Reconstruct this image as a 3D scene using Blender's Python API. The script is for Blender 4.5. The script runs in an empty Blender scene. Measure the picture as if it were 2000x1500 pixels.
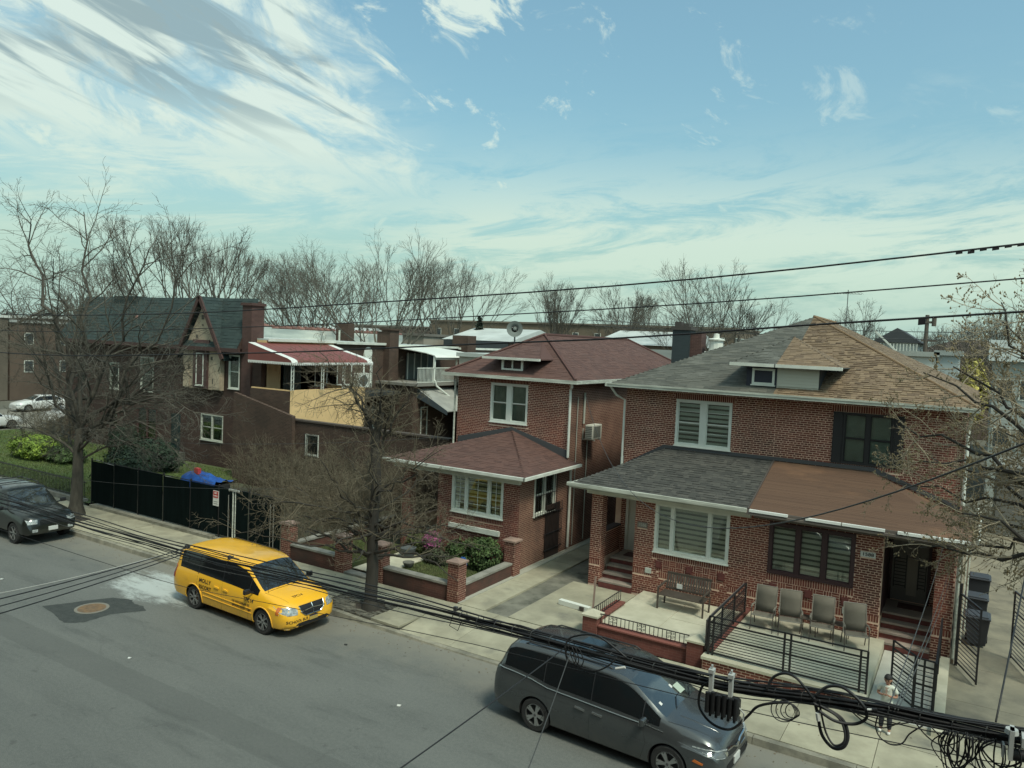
import bpy, bmesh, math, random
from math import sin, cos, pi, radians, sqrt, atan2
from mathutils import Vector, Matrix, noise as mnoise
from mathutils.bvhtree import BVHTree
random.seed(7)
SC = bpy.context.scene
COL = SC.collection

# ------------------------------------------------------------------ camera
CAM_H = 8.0
cam = bpy.data.cameras.new('camera')
cam.sensor_width = 36.0
cam.lens = 1482.0 / 2000.0 * 36.0
cam.clip_start = 0.1
cam.clip_end = 3000.0
cam_ob = bpy.data.objects.new('camera', cam)
COL.objects.link(cam_ob)
_R = Vector((0.85193269, 0.52186469, 0.04321958))
_D = Vector((0.06585256, -0.02489074, -0.99751887))
_F = Vector((-0.51949411, 0.85266506, -0.05557136))
cam_ob.matrix_world = Matrix(((_R[0], -_D[0], -_F[0], 0), (_R[1], -_D[1], -_F[1], 0), (_R[2], -_D[2], -_F[2], CAM_H), (0, 0, 0, 1)))
SC.camera = cam_ob

# ------------------------------------------------------------------ world, sun, exposure
class NT:
    """small helper to write node math"""
    def __init__(s, tree):
        s.t = tree; s.n = tree.nodes; s.l = tree.links
    def new(s, typ, **kw):
        nd = s.n.new(typ)
        for k, v in kw.items(): setattr(nd, k, v)
        return nd
    def put(s, sock, v):
        if isinstance(v, bpy.types.NodeSocket): s.l.new(v, sock)
        elif v is not None:
            try: sock.default_value = v
            except Exception:
                sock.default_value = tuple(v) + (1.0,)
    def m(s, op, a, b=None, c=None, clamp=False):
        nd = s.new('ShaderNodeMath', operation=op, use_clamp=clamp)
        s.put(nd.inputs[0], a)
        if b is not None: s.put(nd.inputs[1], b)
        if c is not None: s.put(nd.inputs[2], c)
        return nd.outputs[0]
    def vm(s, op, a, b=None):
        nd = s.new('ShaderNodeVectorMath', operation=op)
        s.put(nd.inputs[0], a)
        if b is not None: s.put(nd.inputs[1], b)
        return nd.outputs[1] if op in ('DOT_PRODUCT', 'LENGTH') else nd.outputs[0]
    def xyz(s, x, y, z=0.0):
        nd = s.new('ShaderNodeCombineXYZ')
        s.put(nd.inputs[0], x); s.put(nd.inputs[1], y); s.put(nd.inputs[2], z)
        return nd.outputs[0]
    def sep(s, v):
        nd = s.new('ShaderNodeSeparateXYZ'); s.put(nd.inputs[0], v)
        return nd.outputs[0], nd.outputs[1], nd.outputs[2]
    def noise(s, v, scale, detail=4.0, rough=0.55, dist=0.0, out=0):
        nd = s.new('ShaderNodeTexNoise')
        if v is not None: s.put(nd.inputs['Vector'], v)
        nd.inputs['Scale'].default_value = scale
        nd.inputs['Detail'].default_value = detail
        nd.inputs['Roughness'].default_value = rough
        nd.inputs['Distortion'].default_value = dist
        return nd.outputs[out]
    def ramp(s, f, a, b, lo=0.0, hi=1.0):
        nd = s.new('ShaderNodeMapRange', interpolation_type='SMOOTHSTEP')
        s.put(nd.inputs[0], f)
        nd.inputs[1].default_value = a; nd.inputs[2].default_value = b
        nd.inputs[3].default_value = lo; nd.inputs[4].default_value = hi
        return nd.outputs[0]
    def mix(s, f, a, b, blend='MIX'):
        nd = s.new('ShaderNodeMix', data_type='RGBA', blend_type=blend)
        s.put(nd.inputs[0], f); s.put(nd.inputs[6], a); s.put(nd.inputs[7], b)
        return nd.outputs[2]
    def bump(s, h, strength=0.3, dist=0.02):
        nd = s.new('ShaderNodeBump')
        nd.inputs['Strength'].default_value = strength
        nd.inputs['Distance'].default_value = dist
        s.put(nd.inputs['Height'], h)
        return nd.outputs[0]

SUN_EL, SUN_AZ = radians(56), radians(118)      # azimuth clockwise from +Y
world = bpy.data.worlds.new('World')
SC.world = world
world.use_nodes = True
W = NT(world.node_tree)
for nd in list(W.n): W.n.remove(nd)
wout = W.new('ShaderNodeOutputWorld')
bg = W.new('ShaderNodeBackground')
W.l.new(bg.outputs[0], wout.inputs[0])
sky = W.new('ShaderNodeTexSky', sky_type='NISHITA')
sky.sun_disc = False
sky.sun_elevation = SUN_EL; sky.sun_rotation = SUN_AZ
sky.altitude = 0; sky.air_density = 1.4; sky.dust_density = 3.2; sky.ozone_density = 1.6
gen = W.new('ShaderNodeTexCoord').outputs['Generated']
dx, dy, dz = W.sep(gen)
# azimuth measured from the street's far left to right, elevation in radians
az = W.m('ARCTAN2', W.m('ADD', W.m('MULTIPLY', dx, 0.853), W.m('MULTIPLY', dy, 0.522)), W.m('ADD', W.m('MULTIPLY', dx, -0.522), W.m('MULTIPLY', dy, 0.853)))
el = W.m('ARCSINE', dz)
elp = W.m('MAXIMUM', el, 0.0)
# blue sky, teal in tone
nish = W.mix(1.0, sky.outputs[0], (0.86, 1.26, 1.20, 1), 'MULTIPLY')
def gauss(v, c, w):
    d = W.m('DIVIDE', W.m('SUBTRACT', v, c), w)
    return W.m('POWER', 2.718, W.m('MULTIPLY', W.m('MULTIPLY', d, d), -1.0))
def rotc(deg, sa, sb, zz):      # stretched cloud coordinates, streaks falling to the right by deg
    c_, s_ = cos(radians(deg)), sin(radians(deg))
    al = W.m('SUBTRACT', W.m('MULTIPLY', az, c_), W.m('MULTIPLY', elp, s_))
    ac = W.m('ADD', W.m('MULTIPLY', az, s_), W.m('MULTIPLY', elp, c_))
    return W.xyz(W.m('MULTIPLY', al, sa), W.m('MULTIPLY', ac, sb), zz)
n1 = W.noise(rotc(22, 5.5, 15.0, 2.7), 1.0, 10, 0.64, 0.9)
n1b = W.noise(rotc(19, 5.0, 34.0, 4.62), 1.0, 6, 0.55, 0.8)
n2 = W.noise(rotc(24, 11.0, 20.0, 5.2), 1.0, 8, 0.64, 0.5)
n3 = W.noise(rotc(-5, 5.0, 24.0, 3.1), 1.0, 10, 0.70, 0.6)
n4 = W.noise(rotc(8, 4.0, 12.0, 8.4), 1.0, 8, 0.62, 0.5)
edge = W.m('ADD', W.m('SUBTRACT', W.m('SUBTRACT', -0.155, W.m('MULTIPLY', W.m('SUBTRACT', elp, 0.24), 0.80)), az), W.m('MULTIPLY', W.m('SUBTRACT', n2, 0.5), 0.35))
big = W.m('MULTIPLY', W.ramp(edge, -0.06, 0.05), W.ramp(elp, 0.12, 0.24))
grey = W.m('MULTIPLY', W.m('MULTIPLY', W.ramp(n1b, 0.46, 0.62), W.ramp(edge, -0.02, 0.07)), W.ramp(elp, 0.20, 0.29))
dens = W.m('MAXIMUM', W.m('MULTIPLY', W.ramp(n1, 0.36, 0.58, 0.15, 1.0), big), W.m('MULTIPLY', grey, 0.80))
low = W.m('MULTIPLY', W.m('MULTIPLY', W.ramp(az, -0.02, -0.30), gauss(elp, 0.17, 0.10)), W.ramp(n3, 0.36, 0.60, 0.15, 0.95))
puff = W.m('MULTIPLY', W.ramp(W.m('ADD', n2, W.m('MULTIPLY', W.m('MULTIPLY', gauss(az, -0.09, 0.10), gauss(elp, 0.41, 0.05)), 0.20)), 0.58, 0.72), W.ramp(az, 0.45, 0.05, 0.35, 0.95))
band = W.m('MULTIPLY', W.m('MULTIPLY', gauss(elp, 0.120, 0.085), W.ramp(n3, 0.36, 0.55)), W.ramp(az, -0.25, 0.0, 0.55, 1.0))
wisp = W.m('MULTIPLY', W.m('MULTIPLY', W.ramp(n4, 0.56, 0.74), gauss(elp, 0.24, 0.05)), W.ramp(az, 0.12, 0.30, 0.0, 0.8))
hor = gauss(elp, 0.0, 0.115)
cloud = W.m('MAXIMUM', W.m('MAXIMUM', dens, puff), W.m('MAXIMUM', W.m('MAXIMUM', band, low), wisp))
ccol = W.mix(grey, (5.6, 6.6, 6.0, 1), (2.5, 3.4, 3.55, 1))
ccol = W.mix(W.ramp(elp, 0.30, 0.05), ccol, (4.7, 6.0, 5.0, 1))
nish = W.mix(0.18, nish, (3.2, 4.5, 4.5, 1))
skyc = W.mix(W.m('MULTIPLY', hor, 0.88), nish, (3.7, 5.35, 4.75, 1))
skyc = W.mix(W.m('MINIMUM', cloud, 0.95), skyc, ccol)
skyc = W.mix(W.ramp(el, 0.0, -0.02), skyc, (1.2, 1.3, 1.2, 1))
W.l.new(skyc, bg.inputs[0])
bg.inputs[1].default_value = 0.10

sun = bpy.data.lights.new('sun', 'SUN')
sun.energy = 2.1; sun.angle = radians(12); sun.color = (1.0, 0.95, 0.80)
sun_ob = bpy.data.objects.new('sun', sun)
COL.objects.link(sun_ob)
_sd = Vector((sin(SUN_AZ) * cos(SUN_EL), cos(SUN_AZ) * cos(SUN_EL), sin(SUN_EL)))
sun_ob.rotation_euler = _sd.to_track_quat('Z', 'Y').to_euler()

SC.view_settings.view_transform = 'Standard'
SC.view_settings.look = 'None'
SC.view_settings.exposure = 0.38
SC.view_settings.gamma = 1.0
SC.view_settings.use_curve_mapping = False
SC.render.resolution_x = 1024; SC.render.resolution_y = 768
SC.render.engine = 'CYCLES'
SC.cycles.max_bounces = 6
SC.cycles.transparent_max_bounces = 12
# ================================================================== helpers
ORG = {}        # world origin of every parent

def tag(o, label=None, cat=None, group=None, kind=None):
    if label: o['label'] = label
    if cat: o['category'] = cat
    if group: o['group'] = group
    if kind: o['kind'] = kind
    return o

def thing(name, label, cat, loc=(0, 0, 0), group=None):
    o = bpy.data.objects.new(name, None)
    o.empty_display_size = 0.2
    COL.objects.link(o); o.location = loc
    ORG[o] = Vector(loc)
    return tag(o, label, cat, group)

def copy_tree(o, parent=None):
    c = o.copy(); COL.objects.link(c); c.parent = parent
    for ch in list(o.children): copy_tree(ch, c)
    return c

class MB:
    """collects polygons in world coordinates, builds ONE mesh object"""
    def __init__(s): s.v = []; s.f = []; s.mi = []; s.cur = 0
    def add(s, vs, fs):
        b = len(s.v); s.v.extend([tuple(p) for p in vs])
        for f in fs: s.f.append([b + i for i in f]); s.mi.append(s.cur)
        return s
    def box(s, x0, x1, y0, y1, z0, z1):
        return s.add([(x0, y0, z0), (x1, y0, z0), (x1, y1, z0), (x0, y1, z0), (x0, y0, z1), (x1, y0, z1), (x1, y1, z1), (x0, y1, z1)],
                     [(0, 3, 2, 1), (4, 5, 6, 7), (0, 1, 5, 4), (1, 2, 6, 5), (2, 3, 7, 6), (3, 0, 4, 7)])
    def obb(s, c, a, b, d):
        c = Vector(c); a = Vector(a); b = Vector(b); d = Vector(d)
        vs = [c - a - b - d, c + a - b - d, c + a + b - d, c - a + b - d, c - a - b + d, c + a - b + d, c + a + b + d, c - a + b + d]
        return s.add(vs, [(0, 3, 2, 1), (4, 5, 6, 7), (0, 1, 5, 4), (1, 2, 6, 5), (2, 3, 7, 6), (3, 0, 4, 7)])
    def bar(s, p, q, w, h=None, up=(0, 0, 1)):
        """square bar from p to q"""
        p = Vector(p); q = Vector(q); h = h or w
        d = (q - p); L = d.length
        if L < 1e-6: return s
        d /= L; u = Vector(up)
        if abs(d.dot(u)) > 0.98: u = Vector((1, 0, 0))
        a = d.cross(u).normalized(); u = a.cross(d)
        return s.obb((p + q) / 2, d * (L / 2), a * (w / 2), u * (h / 2))
    def quad(s, a, b, c, d): return s.add([a, b, c, d], [(0, 1, 2, 3)])
    def poly(s, pts): return s.add(pts, [tuple(range(len(pts)))])
    def prism(s, pts, vec):
        """extrude a planar polygon along vec"""
        n = len(pts); v = Vector(vec)
        vs = [Vector(p) for p in pts] + [Vector(p) + v for p in pts]
        fs = [tuple(range(n))[::-1], tuple(range(n, 2 * n))] + [(i, (i + 1) % n, n + (i + 1) % n, n + i) for i in range(n)]
        return s.add(vs, fs)
    def tube(s, pts, r, n=6, cap=True, closed=False):
        pts = [Vector(p) for p in pts]; m = len(pts)
        rs = r if isinstance(r, (list, tuple)) else [r] * m
        prev = None; vs = []
        for i, p in enumerate(pts):
            if closed: t = pts[(i + 1) % m] - pts[i - 1]
            else: t = pts[min(i + 1, m - 1)] - pts[max(i - 1, 0)]
            if t.length < 1e-9: t = Vector((0, 0, 1))
            t.normalize()
            if prev is None:
                a = t.orthogonal().normalized()
            else:
                a = prev - t * prev.dot(t)
                a = a.normalized() if a.length > 1e-6 else t.orthogonal().normalized()
            prev = a; b = t.cross(a)
            for k in range(n):
                w = 2 * pi * k / n
                vs.append(p + (a * cos(w) + b * sin(w)) * rs[i])
        fs = []
        for i in range(m if closed else m - 1):
            j = (i + 1) % m
            for k in range(n):
                k2 = (k + 1) % n
                fs.append((i * n + k, i * n + k2, j * n + k2, j * n + k))
        if cap and not closed:
            fs.append(tuple(range(n))[::-1]); fs.append(tuple(range((m - 1) * n, m * n)))
        return s.add(vs, fs)
    def cyl(s, p, q, r, n=16, r2=None): return s.tube([p, q], [r, r if r2 is None else r2], n)
    def lathe(s, prof, c=(0, 0, 0), n=20, axis='Z', cap=True):
        """prof: list of (radius, height)"""
        vs = []
        for r, h in prof:
            for k in range(n):
                w = 2 * pi * k / n
                if axis == 'Z': vs.append((c[0] + r * cos(w), c[1] + r * sin(w), c[2] + h))
                else: vs.append((c[0] + r * cos(w), c[1] + h, c[2] + r * sin(w)))
        m = len(prof)
        fs = [(i * n + k, i * n + (k + 1) % n, (i + 1) * n + (k + 1) % n, (i + 1) * n + k) for i in range(m - 1) for k in range(n)]
        if cap: fs.append(tuple(range(n))[::-1]); fs.append(tuple(range((m - 1) * n, m * n)))
        return s.add(vs, fs)
    def build(s, name, mat=None, parent=None, smooth=False, mesh_only=False, label=None, kind=None, bevel=0):
        me = bpy.data.meshes.new(name)
        o0 = ORG.get(parent, Vector((0, 0, 0)))
        if o0.length > 0: vs = [(p[0] - o0[0], p[1] - o0[1], p[2] - o0[2]) for p in s.v]
        else: vs = s.v
        me.from_pydata(vs, [], s.f)
        mats = mat if isinstance(mat, (list, tuple)) else [mat]
        for m_ in mats:
            if m_: me.materials.append(m_)
        if len(mats) > 1: me.polygons.foreach_set('material_index', s.mi)
        if smooth:
            me.polygons.foreach_set('use_smooth', [True] * len(me.polygons))
            if smooth != 'full':
                try: me.set_sharp_from_angle(angle=radians(38))
                except Exception: pass
        me.update()
        if mesh_only: return me
        o = bpy.data.objects.new(name, me)
        COL.objects.link(o)
        if parent is not None: o.parent = parent
        ORG[o] = o0.copy()
        if label: o['label'] = label
        if kind: o['kind'] = kind
        if bevel:
            b = o.modifiers.new('bevel', 'BEVEL'); b.width = bevel; b.segments = 2; b.limit_method = 'ANGLE'
        return o

def place(mesh, name, parent, loc, rot=None, scale=None):
    """share mesh data: a piece at a world location under its parent"""
    o = bpy.data.objects.new(name, mesh); COL.objects.link(o)
    if parent is not None: o.parent = parent
    o.location = Vector(loc) - ORG.get(parent, Vector((0, 0, 0)))
    if rot: o.rotation_euler = rot
    if scale: o.scale = scale
    return o

# ================================================================== materials
MATS = {}
def mat(name, col, rough=0.8, col2=None, scale=3.0, amt=1.0, bump=0.0, bscale=40.0, metallic=0.0, spec=None,
        coat=0.0, rnd=None, rndamt=0.25, dirt=None, dirtscale=0.6, dirtlo=0.5, dirthi=0.75, stretch=(1, 1, 1), coord='P', emit=None):
    """rnd: 'obj' or 'island' brightness variation"""
    if name in MATS: return MATS[name]
    m = bpy.data.materials.new(name); m.use_nodes = True
    T = NT(m.node_tree); b = T.n['Principled BSDF']
    MATS[name] = m
    if coord == 'P': P = T.new('ShaderNodeNewGeometry').outputs['Position']
    else: P = T.new('ShaderNodeTexCoord').outputs['Object']
    if stretch != (1, 1, 1): P = T.vm('MULTIPLY', P, stretch)
    c = tuple(col) + (1,)
    out = c
    if col2: out = T.mix(T.m('MULTIPLY', T.ramp(T.noise(P, scale, 5, 0.6), 0.3, 0.7), amt), c, tuple(col2) + (1,))
    if rnd:
        if rnd == 'obj': r = T.new('ShaderNodeObjectInfo').outputs['Random']
        else: r = T.new('ShaderNodeNewGeometry').outputs['Random Per Island']
        out = T.mix(1.0, out, T.mix(r, (1 - rndamt,) * 3 + (1,), (1 + rndamt, 1 + rndamt * 0.9, 1 + rndamt * 0.8, 1)), 'MULTIPLY')
    if dirt:
        out = T.mix(T.ramp(T.noise(P, dirtscale, 6, 0.62), dirtlo, dirthi), out, tuple(dirt) + (1,))
    T.put(b.inputs['Base Color'], out)
    b.inputs['Roughness'].default_value = rough
    b.inputs['Metallic'].default_value = metallic
    if spec is not None: b.inputs['Specular IOR Level'].default_value = spec
    if coat: b.inputs['Coat Weight'].default_value = coat; b.inputs['Coat Roughness'].default_value = 0.06
    if bump: T.l.new(T.bump(T.noise(P, bscale, 4, 0.6), bump, 0.02), b.inputs['Normal'])
    return m

def glass_mat(name, tint=(0.02, 0.025, 0.025), alpha=0.5, rough=0.03):
    if name in MATS: return MATS[name]
    m = bpy.data.materials.new(name); m.use_nodes = True
    T = NT(m.node_tree)
    for nd in list(T.n): T.n.remove(nd)
    out = T.new('ShaderNodeOutputMaterial')
    tr = T.new('ShaderNodeBsdfTransparent'); gl = T.new('ShaderNodeBsdfGlossy'); df = T.new('ShaderNodeBsdfDiffuse')
    tr.inputs[0].default_value = (0.95, 0.98, 0.95, 1)
    gl.inputs[0].default_value = (0.95, 1, 0.98, 1); gl.inputs['Roughness'].default_value = rough
    df.inputs[0].default_value = tuple(tint) + (1,)
    mx = T.new('ShaderNodeMixShader'); mx.inputs[0].default_value = alpha
    T.l.new(tr.outputs[0], mx.inputs[1]); T.l.new(df.outputs[0], mx.inputs[2])
    fr = T.new('ShaderNodeFresnel'); fr.inputs[0].default_value = 1.6
    f2 = T.m('MULTIPLY_ADD', fr.outputs[0], 0.9, 0.03)
    m2 = T.new('ShaderNodeMixShader'); T.l.new(f2, m2.inputs[0])
    T.l.new(mx.outputs[0], m2.inputs[1]); T.l.new(gl.outputs[0], m2.inputs[2])
    T.l.new(m2.outputs[0], out.inputs[0])
    MATS[name] = m
    return m

def brick_tex(name, c1, c2, mortar, w=0.213, h=0.0677, msize=0.009, dirt=None, plane='auto', dlo=0.5, dhi=0.8):
    """brick pattern for surfaces too far away or too oblique for single bricks"""
    if name in MATS: return MATS[name]
    m = bpy.data.materials.new(name); m.use_nodes = True
    T = NT(m.node_tree); b = T.n['Principled BSDF']
    x, y, z = T.sep(T.new('ShaderNodeNewGeometry').outputs['Position'])
    v = T.xyz(T.m('ADD', x, y), z, 0.0)
    bt = T.new('ShaderNodeTexBrick')
    T.l.new(v, bt.inputs['Vector'])
    bt.inputs['Color1'].default_value = tuple(c1) + (1,); bt.inputs['Color2'].default_value = tuple(c2) + (1,)
    bt.inputs['Mortar'].default_value = tuple(mortar) + (1,)
    bt.inputs['Scale'].default_value = 1.0
    bt.inputs['Brick Width'].default_value = w; bt.inputs['Row Height'].default_value = h
    bt.inputs['Mortar Size'].default_value = msize * 0.5; bt.inputs['Mortar Smooth'].default_value = 0.2
    out = bt.outputs[0]
    n = T.noise(v, 0.9, 6, 0.6)
    out = T.mix(T.ramp(n, 0.3, 0.75, 0.0, 0.45), out, tuple(0.55 * a for a in c1) + (1,))
    if dirt: out = T.mix(T.ramp(T.noise(v, 0.5, 6, 0.65), dlo, dhi), out, tuple(dirt) + (1,))
    T.put(b.inputs['Base Color'], out); b.inputs['Roughness'].default_value = 0.9
    T.l.new(T.bump(bt.outputs[1], -0.4, 0.006), b.inputs['Normal'])
    MATS[name] = m
    return m

def text_mesh(txt, size=0.1, extrude=0.002, bold=0.0):
    cu = bpy.data.curves.new('lettering', 'FONT'); cu.body = txt; cu.size = size; cu.extrude = extrude; cu.offset = bold
    cu.align_x = 'CENTER'; cu.align_y = 'CENTER'; cu.resolution_u = 3
    o = bpy.data.objects.new('lettering', cu); COL.objects.link(o)
    dg = bpy.context.evaluated_depsgraph_get(); dg.update()
    me = bpy.data.meshes.new_from_object(o.evaluated_get(dg))
    bpy.data.objects.remove(o); bpy.data.curves.remove(cu)
    return me

def text_part(txt, size, parent, loc, xdir, ydir, mt, name='lettering', bold=0.0, label=None, sx=1.0):
    me = text_mesh(txt, size, 0.002, bold); me.materials.clear(); me.materials.append(mt)
    x = Vector(xdir).normalized(); y = Vector(ydir).normalized(); z = x.cross(y)
    M = Matrix((x, y, z)).transposed().to_4x4()
    me.transform(Matrix.Diagonal((sx, 1, 1, 1)))
    me.transform(M); me.update()
    o = bpy.data.objects.new(name, me); COL.objects.link(o); o.parent = parent
    o.location = Vector(loc) - ORG.get(parent, Vector((0, 0, 0)))
    ORG[o] = Vector(loc)
    if label: o['label'] = label
    return o
BLACK = mat('black_paint', (0.012, 0.012, 0.014), 0.45)
IRON = mat('wrought_iron', (0.016, 0.015, 0.016), 0.5)
WHITE = mat('white_paint', (0.62, 0.64, 0.58), 0.6, (0.42, 0.44, 0.38), 2.0, 0.6)
WHITE2 = mat('white_vinyl', (0.68, 0.70, 0.64), 0.5, (0.55, 0.57, 0.5), 1.4, 0.5)
GUT = mat('gutter_metal', (0.52, 0.54, 0.47), 0.5, (0.25, 0.26, 0.22), 3.0, 0.8, stretch=(0.4, 1, 4))
GLASS = glass_mat('window_glass', alpha=0.03)
GLASSD = glass_mat('dark_window_glass', (0.012, 0.014, 0.014), 0.8)
# ================================================================== the ground
def asphalt():
    m = bpy.data.materials.new('asphalt'); m.use_nodes = True
    T = NT(m.node_tree); b = T.n['Principled BSDF']
    P = T.new('ShaderNodeNewGeometry').outputs['Position']
    x, y, z = T.sep(P)
    fine = T.noise(P, 55, 3, 0.8)
    big = T.noise(T.vm('MULTIPLY', P, (0.35, 1.0, 1.0)), 0.5, 6, 0.6)
    c = T.mix(T.ramp(big, 0.3, 0.72), (0.062, 0.070, 0.068, 1), (0.105, 0.112, 0.105, 1))
    c = T.mix(T.ramp(fine, 0.35, 0.75), c, (0.16, 0.165, 0.15, 1))
    c = T.mix(T.ramp(T.noise(P, 120, 2, 0.5), 0.62, 0.72), c, (0.22, 0.22, 0.2, 1))
    c = T.mix(T.ramp(T.noise(P, 13, 4, 0.75), 0.35, 0.7, 0.0, 0.34), c, (0.175, 0.178, 0.160, 1))
    c = T.mix(T.ramp(T.noise(T.vm('MULTIPLY', P, (0.25, 1.3, 1)), 1.1, 7, 0.7), 0.5, 0.78, 0.0, 0.6), c, (0.045, 0.05, 0.048, 1))
    # worn, sandy strip along the gutter
    e = T.m('SUBTRACT', y, T.m('MULTIPLY', T.noise(P, 0.7, 7, 0.7), 3.4))
    c = T.mix(T.ramp(e, 11.9, 14.0, 0.0, 0.8), c, (0.20, 0.19, 0.155, 1))
    # chalky spill behind the yellow van
    dx_ = T.m('DIVIDE', T.m('SUBTRACT', x, -20.9), 2.2); dy_ = T.m('DIVIDE', T.m('SUBTRACT', y, 14.1), 1.15)
    r = T.m('ADD', T.m('MULTIPLY', dx_, dx_), T.m('MULTIPLY', dy_, dy_))
    r = T.m('ADD', r, T.m('MULTIPLY', T.m('SUBTRACT', T.noise(T.vm('MULTIPLY', P, (0.6, 1.6, 1)), 1.7, 9, 0.78), 0.5), 3.8))
    c = T.mix(T.ramp(r, 1.1, 0.0, 0.0, 0.8), c, (0.46, 0.50, 0.48, 1))
    # oil drips and tar cracks
    c = T.mix(T.ramp(T.noise(P, 2.6, 6, 0.6), 0.62, 0.74, 0, 0.4), c, (0.03, 0.03, 0.03, 1))
    v = T.new('ShaderNodeTexVoronoi', feature='DISTANCE_TO_EDGE'); v.inputs['Scale'].default_value = 0.30
    T.l.new(T.vm('ADD', P, T.vm('MULTIPLY', T.noise(P, 1.5, 5, 0.6, out=1), (0.9, 0.9, 0.0))), v.inputs['Vector'])
    c = T.mix(T.ramp(v.outputs['Distance'], 0.003, 0.0008, 0, 0.16), c, (0.03, 0.032, 0.03, 1))
    # utility trench filled with darker asphalt, soft edges
    e2 = T.m('ABSOLUTE', T.m('SUBTRACT', T.m('ADD', y, T.m('MULTIPLY', T.noise(P, 3.0, 4, 0.6), 0.10)), 9.95))
    c = T.mix(T.ramp(e2, 0.42, 0.38, 0, 0.30), c, (0.060, 0.064, 0.060, 1))
    T.put(b.inputs['Base Color'], c); b.inputs['Roughness'].default_value = 0.86
    T.l.new(T.bump(fine, 0.5, 0.01), b.inputs['Normal'])
    return m
ASPH = asphalt()
CONC = mat('concrete', (0.36, 0.34, 0.25), 0.9, (0.255, 0.24, 0.175), 1.4, 1.0, bump=0.25, bscale=60, rnd='obj', rndamt=0.10,
           dirt=(0.155, 0.15, 0.12), dirtscale=0.9, dirtlo=0.50, dirthi=0.80)
CONCY = mat('yard_concrete', (0.235, 0.215, 0.155), 0.92, (0.15, 0.14, 0.105), 0.9, 1.0, bump=0.3, bscale=50, rnd='obj', rndamt=0.12, dirt=(0.10, 0.095, 0.075), dirtscale=0.8, dirtlo=0.48, dirthi=0.75)
CONCI = mat('patio_concrete', (0.50, 0.475, 0.365), 0.9, (0.38, 0.36, 0.27), 1.1, 1.0, bump=0.2, bscale=60, dirt=(0.24, 0.235, 0.19), dirtscale=0.8, dirtlo=0.55, dirthi=0.8)
CONCD = mat('stained_concrete', (0.20, 0.195, 0.155), 0.92, (0.10, 0.098, 0.08), 1.3, 1.0, bump=0.3, bscale=40, dirt=(0.07, 0.072, 0.055), dirtscale=1.4, dirtlo=0.5, dirthi=0.7)
SOIL = mat('soil', (0.06, 0.048, 0.036), 0.98, (0.03, 0.026, 0.02), 6, 1.0, bump=0.8, bscale=30)
GROUND = mat('ground_cover', (0.085, 0.088, 0.065), 0.98, (0.15, 0.145, 0.12), 0.15, 1.0, bump=0.3, bscale=5)

g = MB(); g.quad((-900, -60, -0.05), (900, -60, -0.05), (900, 1500, -0.05), (-900, 1500, -0.05))
tag(g.build('ground', GROUND), kind='structure')
g = MB(); g.quad((-120, 3.0, 0), (40, 3.0, 0), (40, 15.62, 0), (-120, 15.62, 0))
tag(g.build('road', ASPH), kind='structure')
g = MB(); g.quad((-74, 15.62, -0.004), (-59, 15.62, -0.004), (-59, 260, -0.004), (-74, 260, -0.004))
tag(g.build('avenue', ASPH), kind='structure')

# patch of fresh asphalt round a manhole
PATCH = mat('fresh_asphalt', (0.032, 0.038, 0.036), 0.9, (0.05, 0.056, 0.052), 6, 1, bump=0.5, bscale=60)
rr = random.Random(3)
cs = [(-21.95, 11.15), (-21.15, 12.72), (-20.55, 12.95), (-20.2, 12.78), (-19.85, 12.85), (-19.45, 12.66), (-19.95, 11.95), (-19.9, 11.2), (-20.3, 10.85), (-20.9, 11.0)]
pts = []
for i in range(len(cs)):
    a = cs[i]; b = cs[(i + 1) % len(cs)]
    for k in range(5):
        t = k / 5; pts.append((a[0] + (b[0] - a[0]) * t + rr.uniform(-.02, .02), a[1] + (b[1] - a[1]) * t + rr.uniform(-.02, .02), 0.004))
g = MB(); g.poly(pts); tag(g.build('asphalt_patch', PATCH), kind='structure')
RUST = mat('rusty_iron', (0.20, 0.125, 0.065), 0.85, (0.12, 0.085, 0.055), 8, 1, bump=0.5, bscale=30)
mh = thing('manhole_cover', 'round rusty manhole cover set in a dark asphalt patch', 'manhole cover', (-20.75, 11.88, 0.004))
g = MB(); g.lathe([(0.44, 0.0), (0.44, 0.012), (0.37, 0.012), (0.37, 0.006)], (-20.75, 11.88, 0.004), 32); g.build('rim', mat('worn_iron', (0.19, 0.18, 0.15), 0.8), mh)
g = MB(); g.lathe([(0.36, 0.0), (0.36, 0.010), (0.001, 0.010)], (-20.75, 11.88, 0.006), 32)
for k in range(10):
    w = 2 * pi * k / 10; g.obb((-20.75 + 0.22 * cos(w), 11.88 + 0.22 * sin(w), 0.019), (0.09 * cos(w), 0.09 * sin(w), 0), (-0.018 * sin(w), 0.018 * cos(w), 0), (0, 0, 0.003))
g.build('lid', RUST, mh)

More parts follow.
